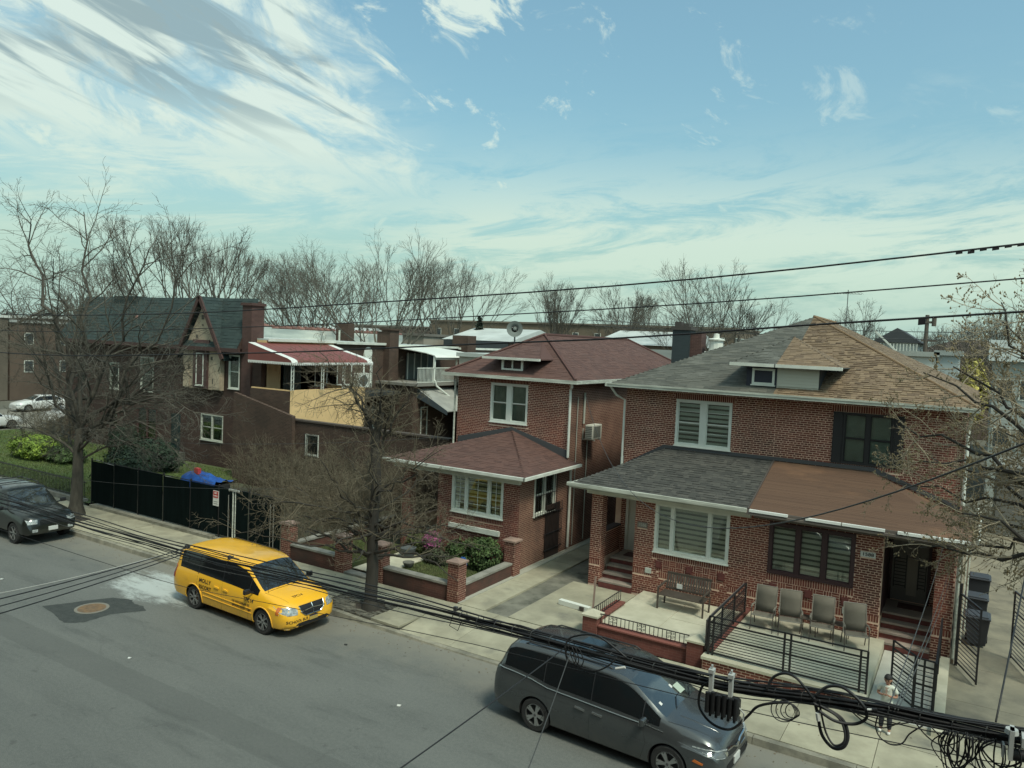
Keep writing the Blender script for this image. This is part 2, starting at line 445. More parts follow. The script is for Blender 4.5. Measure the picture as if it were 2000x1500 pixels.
# kerb: stones of about two metres, dipped at the driveways
CURB = mat('kerb_stone', (0.27, 0.255, 0.20), 0.9, (0.15, 0.145, 0.115), 2.5, 1, bump=0.4, bscale=25, rnd='obj', rndamt=0.15)
kerb = MB(); kerb.box(-120, 40, 15.66, 15.76, -0.03, 0.02); kerb = kerb.build('kerb', CURB); tag(kerb, kind='structure')
rr = random.Random(4)
x = -58.0
while x < 8:
    L = 1.95
    a, b_ = x, x + L
    def hz(xx):
        if -12.9 < xx < -8.6: return 0.035
        if -13.6 < xx <= -12.9: return 0.035 + 0.105 * (-12.9 - xx) / 0.7
        if -8.6 <= xx < -8.0: return 0.035 + 0.105 * (xx + 8.6) / 0.6
        return 0.14
    ha, hb = hz(a), hz(b_)
    j = rr.uniform(-.012, .012)
    m_ = MB(); m_.add([(a + .006, 15.60 + j, -.02), (b_ - .006, 15.60 + j, -.02), (b_ - .006, 15.78, -.02), (a + .006, 15.78, -.02),
                       (a + .006, 15.625 + j, ha), (b_ - .006, 15.625 + j, hb), (b_ - .006, 15.78, hb), (a + .006, 15.78, ha)],
                      [(0, 3, 2, 1), (4, 5, 6, 7), (0, 1, 5, 4), (1, 2, 6, 5), (2, 3, 7, 6), (3, 0, 4, 7)])
    m_.build('kerb_stone', CURB, kerb)
    x = b_
# sidewalk: bed and single slabs
g = MB(); g.box(-58, -12.9, 15.78, 18.30, -0.04, 0.105); g.box(-12.9, -7.9, 15.78, 18.30, -0.04, 0.02); g.box(-7.9, 12, 15.78, 18.30, -0.04, 0.105)
walk = g.build('sidewalk', mat('joint_sand', (0.10, 0.095, 0.07), 0.95)); tag(walk, kind='structure')
def slab(x0, x1, y0, y1, parent, z1=0.15, z0=0.03, mt=CONC, zc=None, name='slab'):
    m_ = MB(); gp = 0.006
    zc = zc or (z1, z1, z1, z1)
    m_.add([(x0 + gp, y0 + gp, z0), (x1 - gp, y0 + gp, z0), (x1 - gp, y1 - gp, z0), (x0 + gp, y1 - gp, z0),
            (x0 + gp, y0 + gp, zc[0]), (x1 - gp, y0 + gp, zc[1]), (x1 - gp, y1 - gp, zc[2]), (x0 + gp, y1 - gp, zc[3])],
           [(0, 3, 2, 1), (4, 5, 6, 7), (0, 1, 5, 4), (1, 2, 6, 5), (2, 3, 7, 6), (3, 0, 4, 7)])
    return m_.build(name, mt, parent)
xs = [-58, -55.5, -53, -50.5, -48, -45.5, -43, -40.6, -38.2, -36, -33.9, -31.8, -29.9, -27.4, -25.0, -22.6, -20.2, -18.0, -15.95, -13.9, -12.9, -11.2, -9.6, -8.0, -6.3, -4.6, -2.9, -1.2, 0.5, 2.4, 4.4, 6.6, 9, 12]
for i in range(len(xs) - 1):
    a, b_ = xs[i], xs[i + 1]
    k = rr.uniform(-.006, .006)
    slab(a, b_, 17.10, 18.24, walk, 0.15 + k)
    if a >= -15.95 and b_ <= -13.9: continue          # tree bed of the centre tree
    if a >= -12.9 and b_ <= -7.9:                    # apron sloping to the street
        slab(a, b_, 15.79, 17.10, walk, zc=(0.04, 0.04, 0.15, 0.15), z0=-0.03)
    elif a >= -13.9 and b_ <= -12.9:
        slab(a, b_, 15.79, 17.10, walk, zc=(0.17, 0.15, 0.16, 0.15), z0=-0.03)
    elif a >= -31.8 and b_ <= -29.9:
        pass
    else: slab(a, b_, 15.79, 17.10, walk, 0.15 - k)
# bed round the centre street tree: loose dark pavers
g = MB(); g.box(-15.94, -13.91, 15.79, 17.09, 0.0, 0.118); bed = g.build('tree_bed_soil', SOIL, walk)
PAVER = mat('old_paver', (0.13, 0.125, 0.10), 0.95, (0.07, 0.068, 0.055), 5, 1, bump=0.4, bscale=30, rnd='obj', rndamt=0.35)
pm = []
for k in range(4):
    m_ = MB(); m_.box(-.098, .098, -.046, .046, -.03, .03); pm.append(m_.build('paver', PAVER, mesh_only=True))
for iy in range(13):
    for ix in range(10):
        px_ = -15.83 + ix * 0.205 + (0.1 if iy % 2 else 0) + rr.uniform(-.012, .012); py_ = 15.85 + iy * 0.1 + rr.uniform(-.01, .01)
        if px_ > -13.95: continue
        if (px_ + 14.55) ** 2 / 0.3 + (py_ - 16.5) ** 2 / 0.16 < 1: continue
        place(pm[0], 'paver', walk, (px_, py_, 0.128 + rr.uniform(-.008, .018)), rot=(rr.uniform(-.06, .06), rr.uniform(-.06, .06), rr.uniform(-.14, .14)))
g = MB(); g.box(-31.79, -29.91, 15.79, 17.09, 0.0, 0.13); g.build('tree_bed_soil', SOIL, walk)

# driveways and yards
g = MB(); g.box(-12.85, -10.5, 18.30, 44, -0.04, 0.085); dr = tag(g.build('driveway', CONCD), kind='structure')
yy = 18.3
for k in range(9):
    y1 = yy + 2.9
    slab(-12.83, -11.75, yy, y1, dr, 0.14)
    if k < 1: slab(-10.95, -8.72, yy, 22.45, dr, 0.14)
    yy = y1
g = MB(); g.box(-10.5, -8.7, 18.30, 22.45, -0.04, 0.08); tag(g.build('yard_paving', CONCD), kind='structure')
g = MB(); g.box(0.0, 14, 18.30, 46, -0.04, 0.10); dr2 = tag(g.build('side_yard', CONCD), kind='structure')
for k, (y0, y1) in enumerate([(18.3, 20.2), (20.2, 22.6), (22.6, 25.4), (25.4, 28.6), (28.6, 32), (32, 36), (36, 41)]):
    slab(-0.12 if k < 2 else 0.05, 1.9, y0, y1, dr2, 0.15, mt=CONCY); slab(1.9, 4.4, y0, y1, dr2, 0.15, mt=CONCY); slab(4.4, 7.5, y0, y1, dr2, 0.15, mt=CONCY)
g = MB(); g.quad((-60, 18.3, 0.02), (-12.9, 18.3, 0.02), (-12.9, 120, 0.02), (-60, 120, 0.02)); tag(g.build('back_yards', mat('yard_earth', (0.075, 0.068, 0.05), 0.98, (0.05, 0.06, 0.03), 0.8, 1)), kind='structure')
GRASSG = mat('lawn_ground', (0.045, 0.07, 0.022), 0.98, (0.07, 0.075, 0.03), 1.2, 1, bump=0.8, bscale=50)
g = MB(); g.box(-17.35, -12.95, 18.62, 21.9, 0, 0.20); g.box(-20.0, -17.75, 18.62, 22.0, 0, 0.20)
g.build('lawn', GRASSG); tag(bpy.data.objects['lawn'], kind='structure')
g = MB(); g.quad((-58.5, 18.4, 0.20), (-40.0, 18.4, 0.20), (-40.0, 28, 0.20), (-58.5, 28, 0.20)); g.quad((-40, 18.4, 0.2), (-32.5, 18.4, 0.2), (-32.5, 27.9, 0.2), (-40, 27.9, 0.2))
tag(g.build('corner_lawn', mat('corner_lawn_ground', (0.05, 0.085, 0.022), 0.98, (0.075, 0.09, 0.03), 0.7, 1, bump=0.5, bscale=40)), kind='structure')
# ================================================================== brick and roof building
def piece_mat(name, cols, rnd, rough=0.9, bump=0.35, dirt=None, grain=45, dlo=0.50, dhi=0.74, streak=(1, 1, 1)):
    """tone chosen per piece (object random for single pieces, island random for joined ones)"""
    key = name + '_' + rnd
    if key in MATS: return MATS[key]
    m = bpy.data.materials.new(key); m.use_nodes = True
    T = NT(m.node_tree); b = T.n['Principled BSDF']
    r = T.new('ShaderNodeObjectInfo').outputs['Random'] if rnd == 'obj' else T.new('ShaderNodeNewGeometry').outputs['Random Per Island']
    P = T.new('ShaderNodeNewGeometry').outputs['Position']
    cr = T.new('ShaderNodeValToRGB'); T.l.new(r, cr.inputs[0])
    el_ = cr.color_ramp.elements
    while len(el_) < len(cols): el_.new(0.5)
    for i, c in enumerate(cols): el_[i].position = i / (len(cols) - 1); el_[i].color = tuple(c) + (1,)
    c = cr.outputs[0]
    gn = T.noise(P, grain, 3, 0.6)
    c = T.mix(T.ramp(gn, 0.3, 0.75, 0.0, 0.35), c, tuple(0.5 * (a + b_) * 1.25 for a, b_ in zip(cols[0], cols[-1])) + (1,))
    if dirt: c = T.mix(T.ramp(T.noise(T.vm('MULTIPLY', P, streak), 0.7, 6, 0.62), dlo, dhi, 0, 0.8), c, tuple(dirt) + (1,))
    T.put(b.inputs['Base Color'], c); b.inputs['Roughness'].default_value = rough
    T.l.new(T.bump(gn, bump, 0.006), b.inputs['Normal'])
    MATS[key] = m
    return m

RED = [(0.095, 0.027, 0.019), (0.155, 0.041, 0.027), (0.185, 0.052, 0.034), (0.125, 0.033, 0.024), (0.225, 0.074, 0.048)]
RED2 = [(0.10, 0.030, 0.024), (0.155, 0.047, 0.034), (0.185, 0.057, 0.04), (0.12, 0.037, 0.03)]
MORTAR = mat('mortar', (0.80, 0.58, 0.44), 0.95, (0.62, 0.43, 0.32), 1.2, 1, bump=0.3, bscale=60, dirt=(0.40, 0.27, 0.20), dirtscale=0.45, dirtlo=0.52, dirthi=0.8)
MORTAR2 = mat('weathered_mortar', (0.56, 0.38, 0.28), 0.95, (0.38, 0.25, 0.185), 1.4, 1, bump=0.3, bscale=60)
BW, BH, JT = 0.1955, 0.0500, 0.0175
PU, PZ = BW + JT, BH + JT          # pitch

def subtract(a, b, holes):
    segs = [(a, b)]
    for h0, h1 in holes:
        out = []
        for s0, s1 in segs:
            if h1 <= s0 or h0 >= s1: out.append((s0, s1)); continue
            if h0 > s0: out.append((s0, h0))
            if h1 < s1: out.append((h1, s1))
        segs = out
    return segs

def brick_layout(u0, u1, z0, z1, holes=(), special=(), header=6, seed=1):
    """list of (u, z, w, h); American bond, specials = (u0,u1,z0,z1,kind)"""
    out = []
    block = [(a, b, c, d) for a, b, c, d in holes] + [(s[0], s[1], s[2], s[3]) for s in special]
    n = int((z1 - z0) / PZ + 0.3)
    for i in range(n):
        z = z0 + i * PZ
        hol = [(a, b) for a, b, c, d in block if c < z + PZ * 0.55 and d > z + PZ * 0.45]
        hd = (i % header == header - 1)
        w = BW / 2 - JT / 2 if hd else BW
        p = w + JT
        off = -(0.5 * PU if i % 2 else 0.0) - (p * 0.5 if hd else 0)
        for s0, s1 in subtract(u0, u1, hol):
            k = int(math.floor((s0 - u0 - off) / p))
            while True:
                a = u0 + off + k * p; b = a + w; k += 1
                if a >= s1: break
                a2, b2 = max(a, s0), min(b, s1)
                if b2 - a2 > 0.03: out.append((a2, z, b2 - a2, BH))
    for a, b, c, d, kind in special:
        if kind == 'soldier':
            k = int(round((b - a) / PZ)); p = (b - a) / k
            for i in range(k): out.append((a + i * p + JT / 2, c + JT / 2, p - JT, d - c - JT))
        elif kind == 'basket':
            S = 0.205; nu = int(round((b - a) / S)); nz = max(1, int(round((d - c) / S)))
            su_, sz = (b - a) / nu, (d - c) / nz
            for i in range(nu):
                for j in range(nz):
                    x_, z_ = a + i * su_, c + j * sz
                    if (i + j) % 2:
                        for k in range(3): out.append((x_ + JT / 2, z_ + k * sz / 3 + JT / 2, su_ - JT, sz / 3 - JT))
                    else:
                        for k in range(3): out.append((x_ + k * su_ / 3 + JT / 2, z_ + JT / 2, su_ / 3 - JT, sz - JT))
    return out

_bm = {}
def emit_bricks(layout, O, U, N, parent, cols=RED, name='brick', budget=300, cname='red_brick', seed=0, dirt=(0.06, 0.03, 0.024)):
    """bricks proud of the mortar bed; the nearest ones single objects that share meshes, the rest joined"""
    O = Vector(O); U = Vector(U); N = Vector(N)
    camp = Vector((0, 0, CAM_H)); rr_ = random.Random(seed)
    items = []
    for (u, z, w, h) in layout:
        c = O + U * (u + w / 2) + Vector((0, 0, z + h / 2))
        items.append(((c - camp).length / max(w, h), c, w, h))
    items.sort(key=lambda t: t[0])
    mo = piece_mat(cname, cols, 'obj', dirt=dirt); mj = piece_mat(cname, cols, 'island', dirt=dirt)
    rest = MB(); used = 0
    for d, c, w, h in items:
        jit = rr_.uniform(-.0015, .0025)
        full = abs(w - BW) < 1e-4 or (w > 0.05 and abs(h - BH) > 1e-4) or abs(w - (BW / 2 - JT / 2)) < 1e-4
        if used < budget and full:
            key = (round(w, 4), round(h, 4), tuple(N), cname)
            if key not in _bm:
                m_ = MB(); m_.obb((0, 0, 0), U * (w / 2), N * 0.008, (0, 0, h / 2)); _bm[key] = m_.build(name, mo, mesh_only=True)
            place(_bm[key], name, parent, c + N * (jit - 0.002)); used += 1
        else:
            rest.obb(c + N * (jit - 0.002), U * (w / 2), N * 0.008, (0, 0, h / 2))
    if rest.f:
        o = rest.build('brick_courses', mj, parent); o['kind'] = 'stuff'
    return used

def holed_wall(mb, u0, u1, z0, z1, holes, f):
    """f(ua,ub,za,zb) adds one cell"""
    us = sorted(set([u0, u1] + [min(max(h[i], u0), u1) for h in holes for i in (0, 1)]))
    zs = sorted(set([z0, z1] + [min(max(h[i], z0), z1) for h in holes for i in (2, 3)]))
    for i in range(len(us) - 1):
        for j in range(len(zs) - 1):
            cu, cz = (us[i] + us[i + 1]) / 2, (zs[j] + zs[j + 1]) / 2
            if any(h[0] < cu < h[1] and h[2] < cz < h[3] for h in holes): continue
            f(us[i], us[i + 1], zs[j], zs[j + 1])

def shingles(parent, poly, eave_dir, cols, cname, tab=(0.2, 0.36), course=0.14, budget=0, name='shingle', thick=0.011, seed=1, dirt=None, overhang=0.0, streak=(1, 1, 1)):
    """poly: planar roof face (3D); rows of tabs laid up the slope"""
    P = [Vector(p) for p in poly]; u = Vector(eave_dir).normalized()
    n = (P[1] - P[0]).cross(P[2] - P[0]).normalized()
    if n.z < 0: n = -n
    v = n.cross(u).normalized()
    if v.z < 0: v = -v
    O = P[0]; rr_ = random.Random(seed)
    uv = [((p - O).dot(u), (p - O).dot(v)) for p in P]
    v0 = min(a[1] for a in uv); v1 = max(a[1] for a in uv)
    camp = Vector((0, 0, CAM_H)); tabs = []
    k = 0; vv = v0 - overhang
    while vv < v1 - 0.03:
        vm_ = min(vv + course * 0.5, v1 - 0.01); vm_ = max(vm_, v0 + 0.005); xs_ = []
        for i in range(len(uv)):
            a, b = uv[i], uv[(i + 1) % len(uv)]
            if (a[1] - vm_) * (b[1] - vm_) < 0:
                t = (vm_ - a[1]) / (b[1] - a[1]); xs_.append(a[0] + t * (b[0] - a[0]))
        xs_.sort()
        if len(xs_) >= 2:
            a, e = xs_[0], xs_[-1]
            x_ = a - rr_.uniform(0, tab[0])
            while x_ < e:
                w = rr_.uniform(*tab); s0 = max(x_, a); s1 = min(x_ + w, e); x_ += w
                if s1 - s0 > 0.03: tabs.append((s0, s1, vv, rr_.random()))
        vv += course; k += 1
    def tabshape(m_, c, w, t):
        hw = w / 2 - 0.003
        a = c - u * hw; b = c + u * hw; L = course + 0.012
        m_.add([a, b, b + v * L, a + v * L, a + n * t, b + n * t, b + v * L + n * 0.003, a + v * L + n * 0.003],
               [(4, 5, 6, 7), (0, 1, 5, 4), (1, 2, 6, 5), (3, 0, 4, 7)])
    tabs.sort(key=lambda t: ((O + u * (t[0] + t[1]) / 2 + v * t[2]) - camp).length)
    mo = piece_mat(cname, cols, 'obj', bump=0.5, dirt=dirt, streak=streak); mj = piece_mat(cname, cols, 'island', bump=0.5, dirt=dirt, streak=streak)
    cache = {}; rest = MB()
    for i, (s0, s1, vv, r) in enumerate(tabs):
        c = O + u * ((s0 + s1) / 2) + v * vv; w = s1 - s0
        t = thick * (0.55 + 0.9 * (r > 0.45))
        if i < budget:
            q = (round(w / 0.02), r > 0.45)
            if q not in cache:
                m_ = MB(); tabshape(m_, Vector((0, 0, 0)), max(q[0] * 0.02, 0.03), t); cache[q] = m_.build(name, mo, mesh_only=True)
            place(cache[q], name, parent, c)
        else: tabshape(rest, c, w, t)
    if rest.f:
        o = rest.build('shingle_courses', mj, parent); o['kind'] = 'stuff'

def roof_base(parent, faces, mt, name='roof', thick=0.05):
    m_ = MB()
    for f in faces: m_.prism([Vector(p) + Vector((0, 0, -0.004)) for p in f], (0, 0, -thick))
    return m_.build(name, mt, parent)

class Wall:
    """maps (u along wall, d outward, z) to the world"""
    def __init__(s, axis, pos): s.axis = axis; s.pos = pos
    def p(s, u, d, z): return (u, s.pos - d, z) if s.axis == 'Y' else (s.pos + d, u, z)
    def box(s, m_, u0, u1, d0, d1, z0, z1):
        a = s.p(u0, d0, z0); b = s.p(u1, d1, z1)
        m_.box(min(a[0], b[0]), max(a[0], b[0]), min(a[1], b[1]), max(a[1], b[1]), min(z0, z1), max(z0, z1))
    @property
    def U(s): return (1, 0, 0) if s.axis == 'Y' else (0, 1, 0)
    @property
    def N(s): return (0, -1, 0) if s.axis == 'Y' else (1, 0, 0)
    @property
    def O(s): return (0, s.pos, 0) if s.axis == 'Y' else (s.pos, 0, 0)

def window(parent, wall, u0, u1, z0, z1, fm, cols=((0, 1),), hung=False, grid=None, fw=0.07, mull=0.07, proud=0.03, rec=0.04,
           glass=None, back='dark', label=None, sill=True, stories=None, backmat=None, bars=None):
    """frame mesh with panes, blinds, curtains as its own children. cols: fractions"""
    m_ = MB()
    B = lambda a, b, d0, d1, c, e, M=None: wall.box(M or m_, a, b, d0, d1, c, e)
    B(u0, u1, -0.12, proud, z1 - fw, z1); B(u0, u1, -0.12, proud, z0, z0 + fw)
    B(u0, u0 + fw, -0.12, proud - .002, z0 + fw, z1 - fw); B(u1 - fw, u1, -0.12, proud - .002, z0 + fw, z1 - fw)
    if sill: B(u0 - 0.03, u1 + 0.03, -0.02, proud + 0.045, z0 - 0.035, z0 - 0.001)
    iu0, iu1, iz0, iz1 = u0 + fw, u1 - fw, z0 + fw, z1 - fw
    W_ = iu1 - iu0
    spans = []
    for i, (a, b) in enumerate(cols):
        a_ = iu0 + W_ * a + (mull / 2 if i > 0 else 0); b_ = iu0 + W_ * b - (mull / 2 if i < len(cols) - 1 else 0)
        spans.append((a_, b_))
        if i > 0: B(iu0 + W_ * a - mull / 2, iu0 + W_ * a + mull / 2, -0.11, proud - 0.004, iz0, iz1)
    win = m_.build('window', fm, parent, label=label)
    sf = 0.028
    for a, b in spans:
        s_ = MB()
        zm = (iz0 + iz1) / 2
        if hung:
            for (c, e, dd) in ((zm, iz1, -0.01), (iz0, zm, -0.035)):
                B(a, b, dd - 0.03, dd, e - sf, e, s_); B(a, b, dd - 0.03, dd, c, c + sf, s_)
                B(a, a + sf, dd - 0.03, dd - .001, c + sf, e - sf, s_); B(b - sf, b, dd - 0.03, dd - .001, c + sf, e - sf, s_)
                if stories:
                    for t in stories: B(a + sf, b - sf, dd - 0.02, dd - 0.004, c + (e - c) * t - 0.008, c + (e - c) * t + 0.008, s_)
        else:
            B(a, b, -0.05, -0.02, iz1 - sf, iz1, s_); B(a, b, -0.05, -0.02, iz0, iz0 + sf, s_)
            B(a, a + sf, -0.05, -0.021, iz0 + sf, iz1 - sf, s_); B(b - sf, b, -0.05, -0.021, iz0 + sf, iz1 - sf, s_)
        if grid:
            nx, nz = grid
            for k in range(1, nx): x_ = a + (b - a) * k / nx; B(x_ - 0.007, x_ + 0.007, -0.048, -0.028, iz0 + sf, iz1 - sf, s_)
            for k in range(1, nz): z_ = iz0 + (iz1 - iz0) * k / nz; B(a + sf, b - sf, -0.047, -0.029, z_ - 0.007, z_ + 0.007, s_)
        s_.build('sash', fm, win)
        p_ = MB(); B(a, b, -0.044, -0.040, iz0, iz1, p_); p_.build('pane', glass or GLASS, win)
        if back in ('zebra', 'mini'):
            st = 0.155 if back == 'zebra' else 0.05
            q = MB(); B(a, b, -0.115, -0.112, iz0, iz1, q); q.build('blind', backmat[1] if backmat else MATS['blind_dark'], win)
            z_ = iz0 + 0.01; sm = None
            light = backmat[0] if backmat else MATS['blind_light']
            if back == 'zebra':
                while z_ < iz1 - 0.03:
                    q = MB(); B(a + .004, b - .004, -0.110, -0.102, z_, min(z_ + st * 0.60, iz1), q); q.build('blind_slat', light, win); z_ += st
            else:
                q = MB()
                while z_ < iz1 - 0.02: B(a + .004, b - .004, -0.110, -0.090, z_, z_ + 0.012, q); z_ += st
                q.build('blind_slats', light, win, kind='stuff')
        elif back == 'curtain':
            q = MB(); n_ = 26; vs = []; fs = []
            for k in range(n_ + 1):
                t = k / n_; x_ = a + (b - a) * t; dd = -0.10 - 0.018 * sin(k * 2.1)
                vs += [wall.p(x_, dd, iz0), wall.p(x_, dd, iz1)]
                if k: fs.append((2 * k - 2, 2 * k, 2 * k + 1, 2 * k - 1))
            q.add(vs, fs); q.build('curtain', backmat[0] if backmat else MATS['sheer_curtain'], win, smooth='full')
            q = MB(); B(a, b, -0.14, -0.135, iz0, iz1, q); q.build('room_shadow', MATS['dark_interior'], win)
        else:
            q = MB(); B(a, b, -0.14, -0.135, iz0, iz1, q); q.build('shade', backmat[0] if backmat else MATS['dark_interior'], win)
    if bars:
        q = MB(); nb = bars
        for k in range(nb + 1):
            x_ = u0 + 0.02 + (u1 - u0 - 0.04) * k / nb; B(x_ - .008, x_ + .008, proud + .05, proud + .066, z0 - 0.05, z1, q)
        for t in (0.0, 0.5, 1.0): z_ = z0 + (z1 - z0) * t; B(u0, u1, proud + .05, proud + .07, z_ - .01, z_ + .01, q)
        q.build('security_bars', IRON, win)
    return win
mat('blind_dark', (0.24, 0.215, 0.18), 0.8); mat('blind_light', (0.80, 0.75, 0.64), 0.8)
mat('sheer_curtain', (0.34, 0.37, 0.31), 0.9, (0.16, 0.18, 0.15), 1.0, 1)
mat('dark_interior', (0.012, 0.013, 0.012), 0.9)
WHITEB = mat('white_blind', (0.85, 0.86, 0.80), 0.8, (0.66, 0.67, 0.6), 0.9, 0.8)
TANS = [(0.165, 0.115, 0.070), (0.20, 0.14, 0.086), (0.090, 0.060, 0.038), (0.22, 0.157, 0.098), (0.120, 0.080, 0.050), (0.19, 0.133, 0.083)]
GRYS = [(0.068, 0.069, 0.058), (0.092, 0.091, 0.076), (0.050, 0.052, 0.044), (0.112, 0.109, 0.090)]
GRYD = [(0.044, 0.045, 0.041), (0.066, 0.065, 0.058), (0.030, 0.031, 0.029), (0.080, 0.077, 0.068)]
BRNS = [(0.092, 0.052, 0.033), (0.105, 0.060, 0.038), (0.080, 0.045, 0.029), (0.098, 0.055, 0.035)]
MARN = [(0.090, 0.045, 0.037), (0.108, 0.055, 0.044), (0.072, 0.036, 0.030), (0.098, 0.050, 0.040)]

# ================================================================== the pair of brick houses on the right
YF, YU = 22.6, 25.0          # ground floor front, upper front
CX = -5.33
def spouts(m_, pts, r=0.045): m_.tube(pts, r, 8)

def pair_house(side):
    L = side == 'L'
    if L:
        h = thing('brick_house', 'left half of the paired red brick house with grey shingle roofs and white windows', 'house', (-7.9, 22.6, 0), None)
        x0, x1, xr0, xr1 = -10.45, CX, -10.05, -8.95       # body and recess
    else:
        h = thing('brick_house', 'right half of the paired brick house with tan upper roof and black shutters', 'house', (-2.7, 22.6, 0), None)
        x0, x1, xr0, xr1 = CX, -0.12, -1.80, -0.55
    # core of the building
    WF = Wall('Y', YF); WU = Wall('Y', YU)
    m_ = MB()
    m_.box(x0 + .22, x1 - .22 if not L else x1, 25.25, 41, 0, 6.5)
    a, b = (xr1, x1) if L else (x0, xr0)
    m_.box(a + .02, b - .02, YF + .22, 25.25, 0, 3.35)
    m_.build('interior', MATS['dark_interior'], h)
    # --- upper wall
    win_u = (-8.62, -6.72, 4.73, 6.30) if L else (-3.62, -1.66, 4.73, 6.30)
    hole = [win_u]
    m_ = MB(); holed_wall(m_, x0, x1, 3.45, 6.62, hole, lambda a, b, c, d: m_.box(a, b, YU, YU + .24, c, d))
    up = m_.build('upper_wall', MORTAR, h)
    sp = [(win_u[0] - .06, win_u[1] + .06, win_u[3], win_u[3] + .215, 'soldier'), (win_u[0] - .03, win_u[1] + .03, win_u[2] - .13, win_u[2] - .0, 'soldier')]
    lay = brick_layout(x0 + .004, x1 - .004, 3.62, 6.60, hole, sp)
    ubud = 60
    emit_bricks(lay, WU.O, WU.U, WU.N, up, budget=ubud, seed=2 if L else 3)
    # --- ground floor front
    win_l = (-8.28, -5.94, 1.62, 3.18) if L else (-4.80, -2.49, 1.62, 3.13)
    fa, fb = (xr1, x1) if L else (x0, xr0)
    m_ = MB(); holed_wall(m_, fa, fb, 0.0, 3.40, [win_l], lambda a, b, c, d: m_.box(a, b, YF, YF + .22, c, d))
    # return of the recess
    if L: m_.box(xr1 + .003, xr1 + .22, YF + .22, 24.6, 0, 3.4)
    else: m_.box(xr0 - .22, xr0 - .003, YF + .22, 24.8, 0, 3.4)
    fw_ = m_.build('front_wall', MORTAR, h)
    wl0, wl1 = win_l[0], win_l[1]
    sp = [(fa, wl0 - .02, 3.17, 3.385, 'soldier'), (wl1 + .02, fb, 3.17, 3.385, 'soldier'),
          (wl0 - .02, wl1 + .02, 1.40, 1.615, 'soldier'), (wl0 + .12, wl1 - .12, 1.0, 1.40, 'basket'),
          (fa, wl0 - .02, 0.80, 1.0, 'soldier'), (wl1 + .02, fb, 0.80, 1.0, 'soldier'), (wl0 + .2, wl1 - .2, 0.80, 1.0, 'soldier')]
    if L: nh = (-8.86, -8.52, 2.28, 2.47)
    else: nh = (-2.36, -1.98, 2.555, 2.70)
    lay = brick_layout(fa + .004, fb - .004, 0.16, 3.39, [win_l, nh], sp)
    used = emit_bricks(lay, WF.O, WF.U, WF.N, fw_, budget=240, seed=4 if L else 5)
    # terracotta blocks and vent plates
    TERR = mat('terracotta_block', (0.15, 0.042, 0.035), 0.8, (0.11, 0.035, 0.03), 8, 1, bump=0.4, bscale=30)
    for t in (0.04, 0.5, 0.96):
        cx_ = wl0 + .1 + (wl1 - wl0 - .2) * t
        q = MB(); q.box(cx_ - .1, cx_ + .1, YF - .03, YF + .01, 1.10, 1.33); q.box(cx_ - .07, cx_ + .07, YF - .045, YF - .0299, 1.13, 1.30); q.build('terracotta_block', TERR, h)
    for vx in ([-8.42] if L else [-2.62]):
        q = MB(); q.box(vx - .1, vx + .1, YF - .03, YF + .01, 0.88, 1.05)
        for k in range(4): q.box(vx - .085, vx + .085, YF - .036, YF - .0302, 0.90 + k * .036, 0.915 + k * .036)
        q.build('vent', WHITE, h)
    # --- side wall facing the camera side (right house: east; left house: its west side is unseen)
    m_ = MB()
    if L: m_.box(x0, x0 + .22, 25.25, 41, 0, 6.62)
    else: m_.box(x1 - .22, x1, 25.25, 41, 0, 6.62); m_.box(x1 - .22, x1, 24.8, 25.25, 0, 3.4)
    m_.box(x0, x1, 41, 41.2, 0, 6.62)
    SW = brick_tex('side_brick', (0.15, 0.05, 0.035), (0.20, 0.065, 0.045), (0.26, 0.16, 0.12))
    m_.build('side_wall', SW, h)
    # --- porch recess: pillar, half wall, back wall, steps
    pb = 24.6 if L else 24.8
    px0, px1 = (x0 - .04, xr0 - .06) if L else (xr1 + .0, x1 + .02)
    m_ = MB(); m_.box(px0, px1, YF, YF + .40, 0, 3.40)
    m_.box(px0, px0 + .2, YF + .40, pb, 0, 1.75) if L else m_.box(px1 - .2, px1, YF + .40, pb, 0, 3.4)
    door = (-10.02, -9.17, .92, 2.98) if L else (-1.72, -0.80, .92, 2.98)
    holed_wall(m_, px0, xr1 + .003 if L else px1 - .2, 0.0, 3.4, [door], lambda a, b, c, d: m_.box(a, b, pb, pb + .2, c, d)) if L else \
        holed_wall(m_, xr0, px1 - .2, 0.0, 3.4, [door], lambda a, b, c, d: m_.box(a, b, pb, pb + .2, c, d))
    pw = m_.build('porch_wall', MORTAR, h)
    lay = brick_layout(px0 + .003, px1 - .003, 0.16, 3.39, [], [(px0 + .003, px1 - .003, 3.17, 3.385, 'soldier'), (px0 + .003, px1 - .003, .8, 1.0, 'soldier')])
    emit_bricks(lay, WF.O, WF.U, WF.N, pw, budget=0, seed=6)
    WP = Wall('Y', pb)
    lay = brick_layout(px0 + .21 if L else xr0, xr1 - .01 if L else px1 - .21, 0.16, 3.39, [door], [])
    emit_bricks(lay, WP.O, WP.U, WP.N, pw, budget=0, seed=7)
    if L:
        WX = Wall('X', px1); lay = brick_layout(YF + .003, YF + .397, 0.16, 3.39, [], [])
        emit_bricks(lay, WX.O, WX.U, WX.N, pw, budget=0, seed=8)
        WX = Wall('X', px0 + .2); lay = brick_layout(YF + .41, pb - .01, 0.9, 1.74, [], [])
        emit_bricks(lay, WX.O, WX.U, WX.N, pw, budget=0, seed=9)
        q = MB(); q.box(px0 - .03, px0 + .24, YF + .41, pb, 1.752, 1.80); q.build('coping', mat('dark_slate', (0.05, 0.045, 0.05), .7), h)
        WX = Wall('X', xr1 + .003)
    else:
        WX = Wall('X', px1); lay = brick_layout(YF + .003, YF + .397, 0.16, 3.39, [], [])
        emit_bricks(lay, WX.O, WX.U, WX.N, pw, budget=0, seed=8)
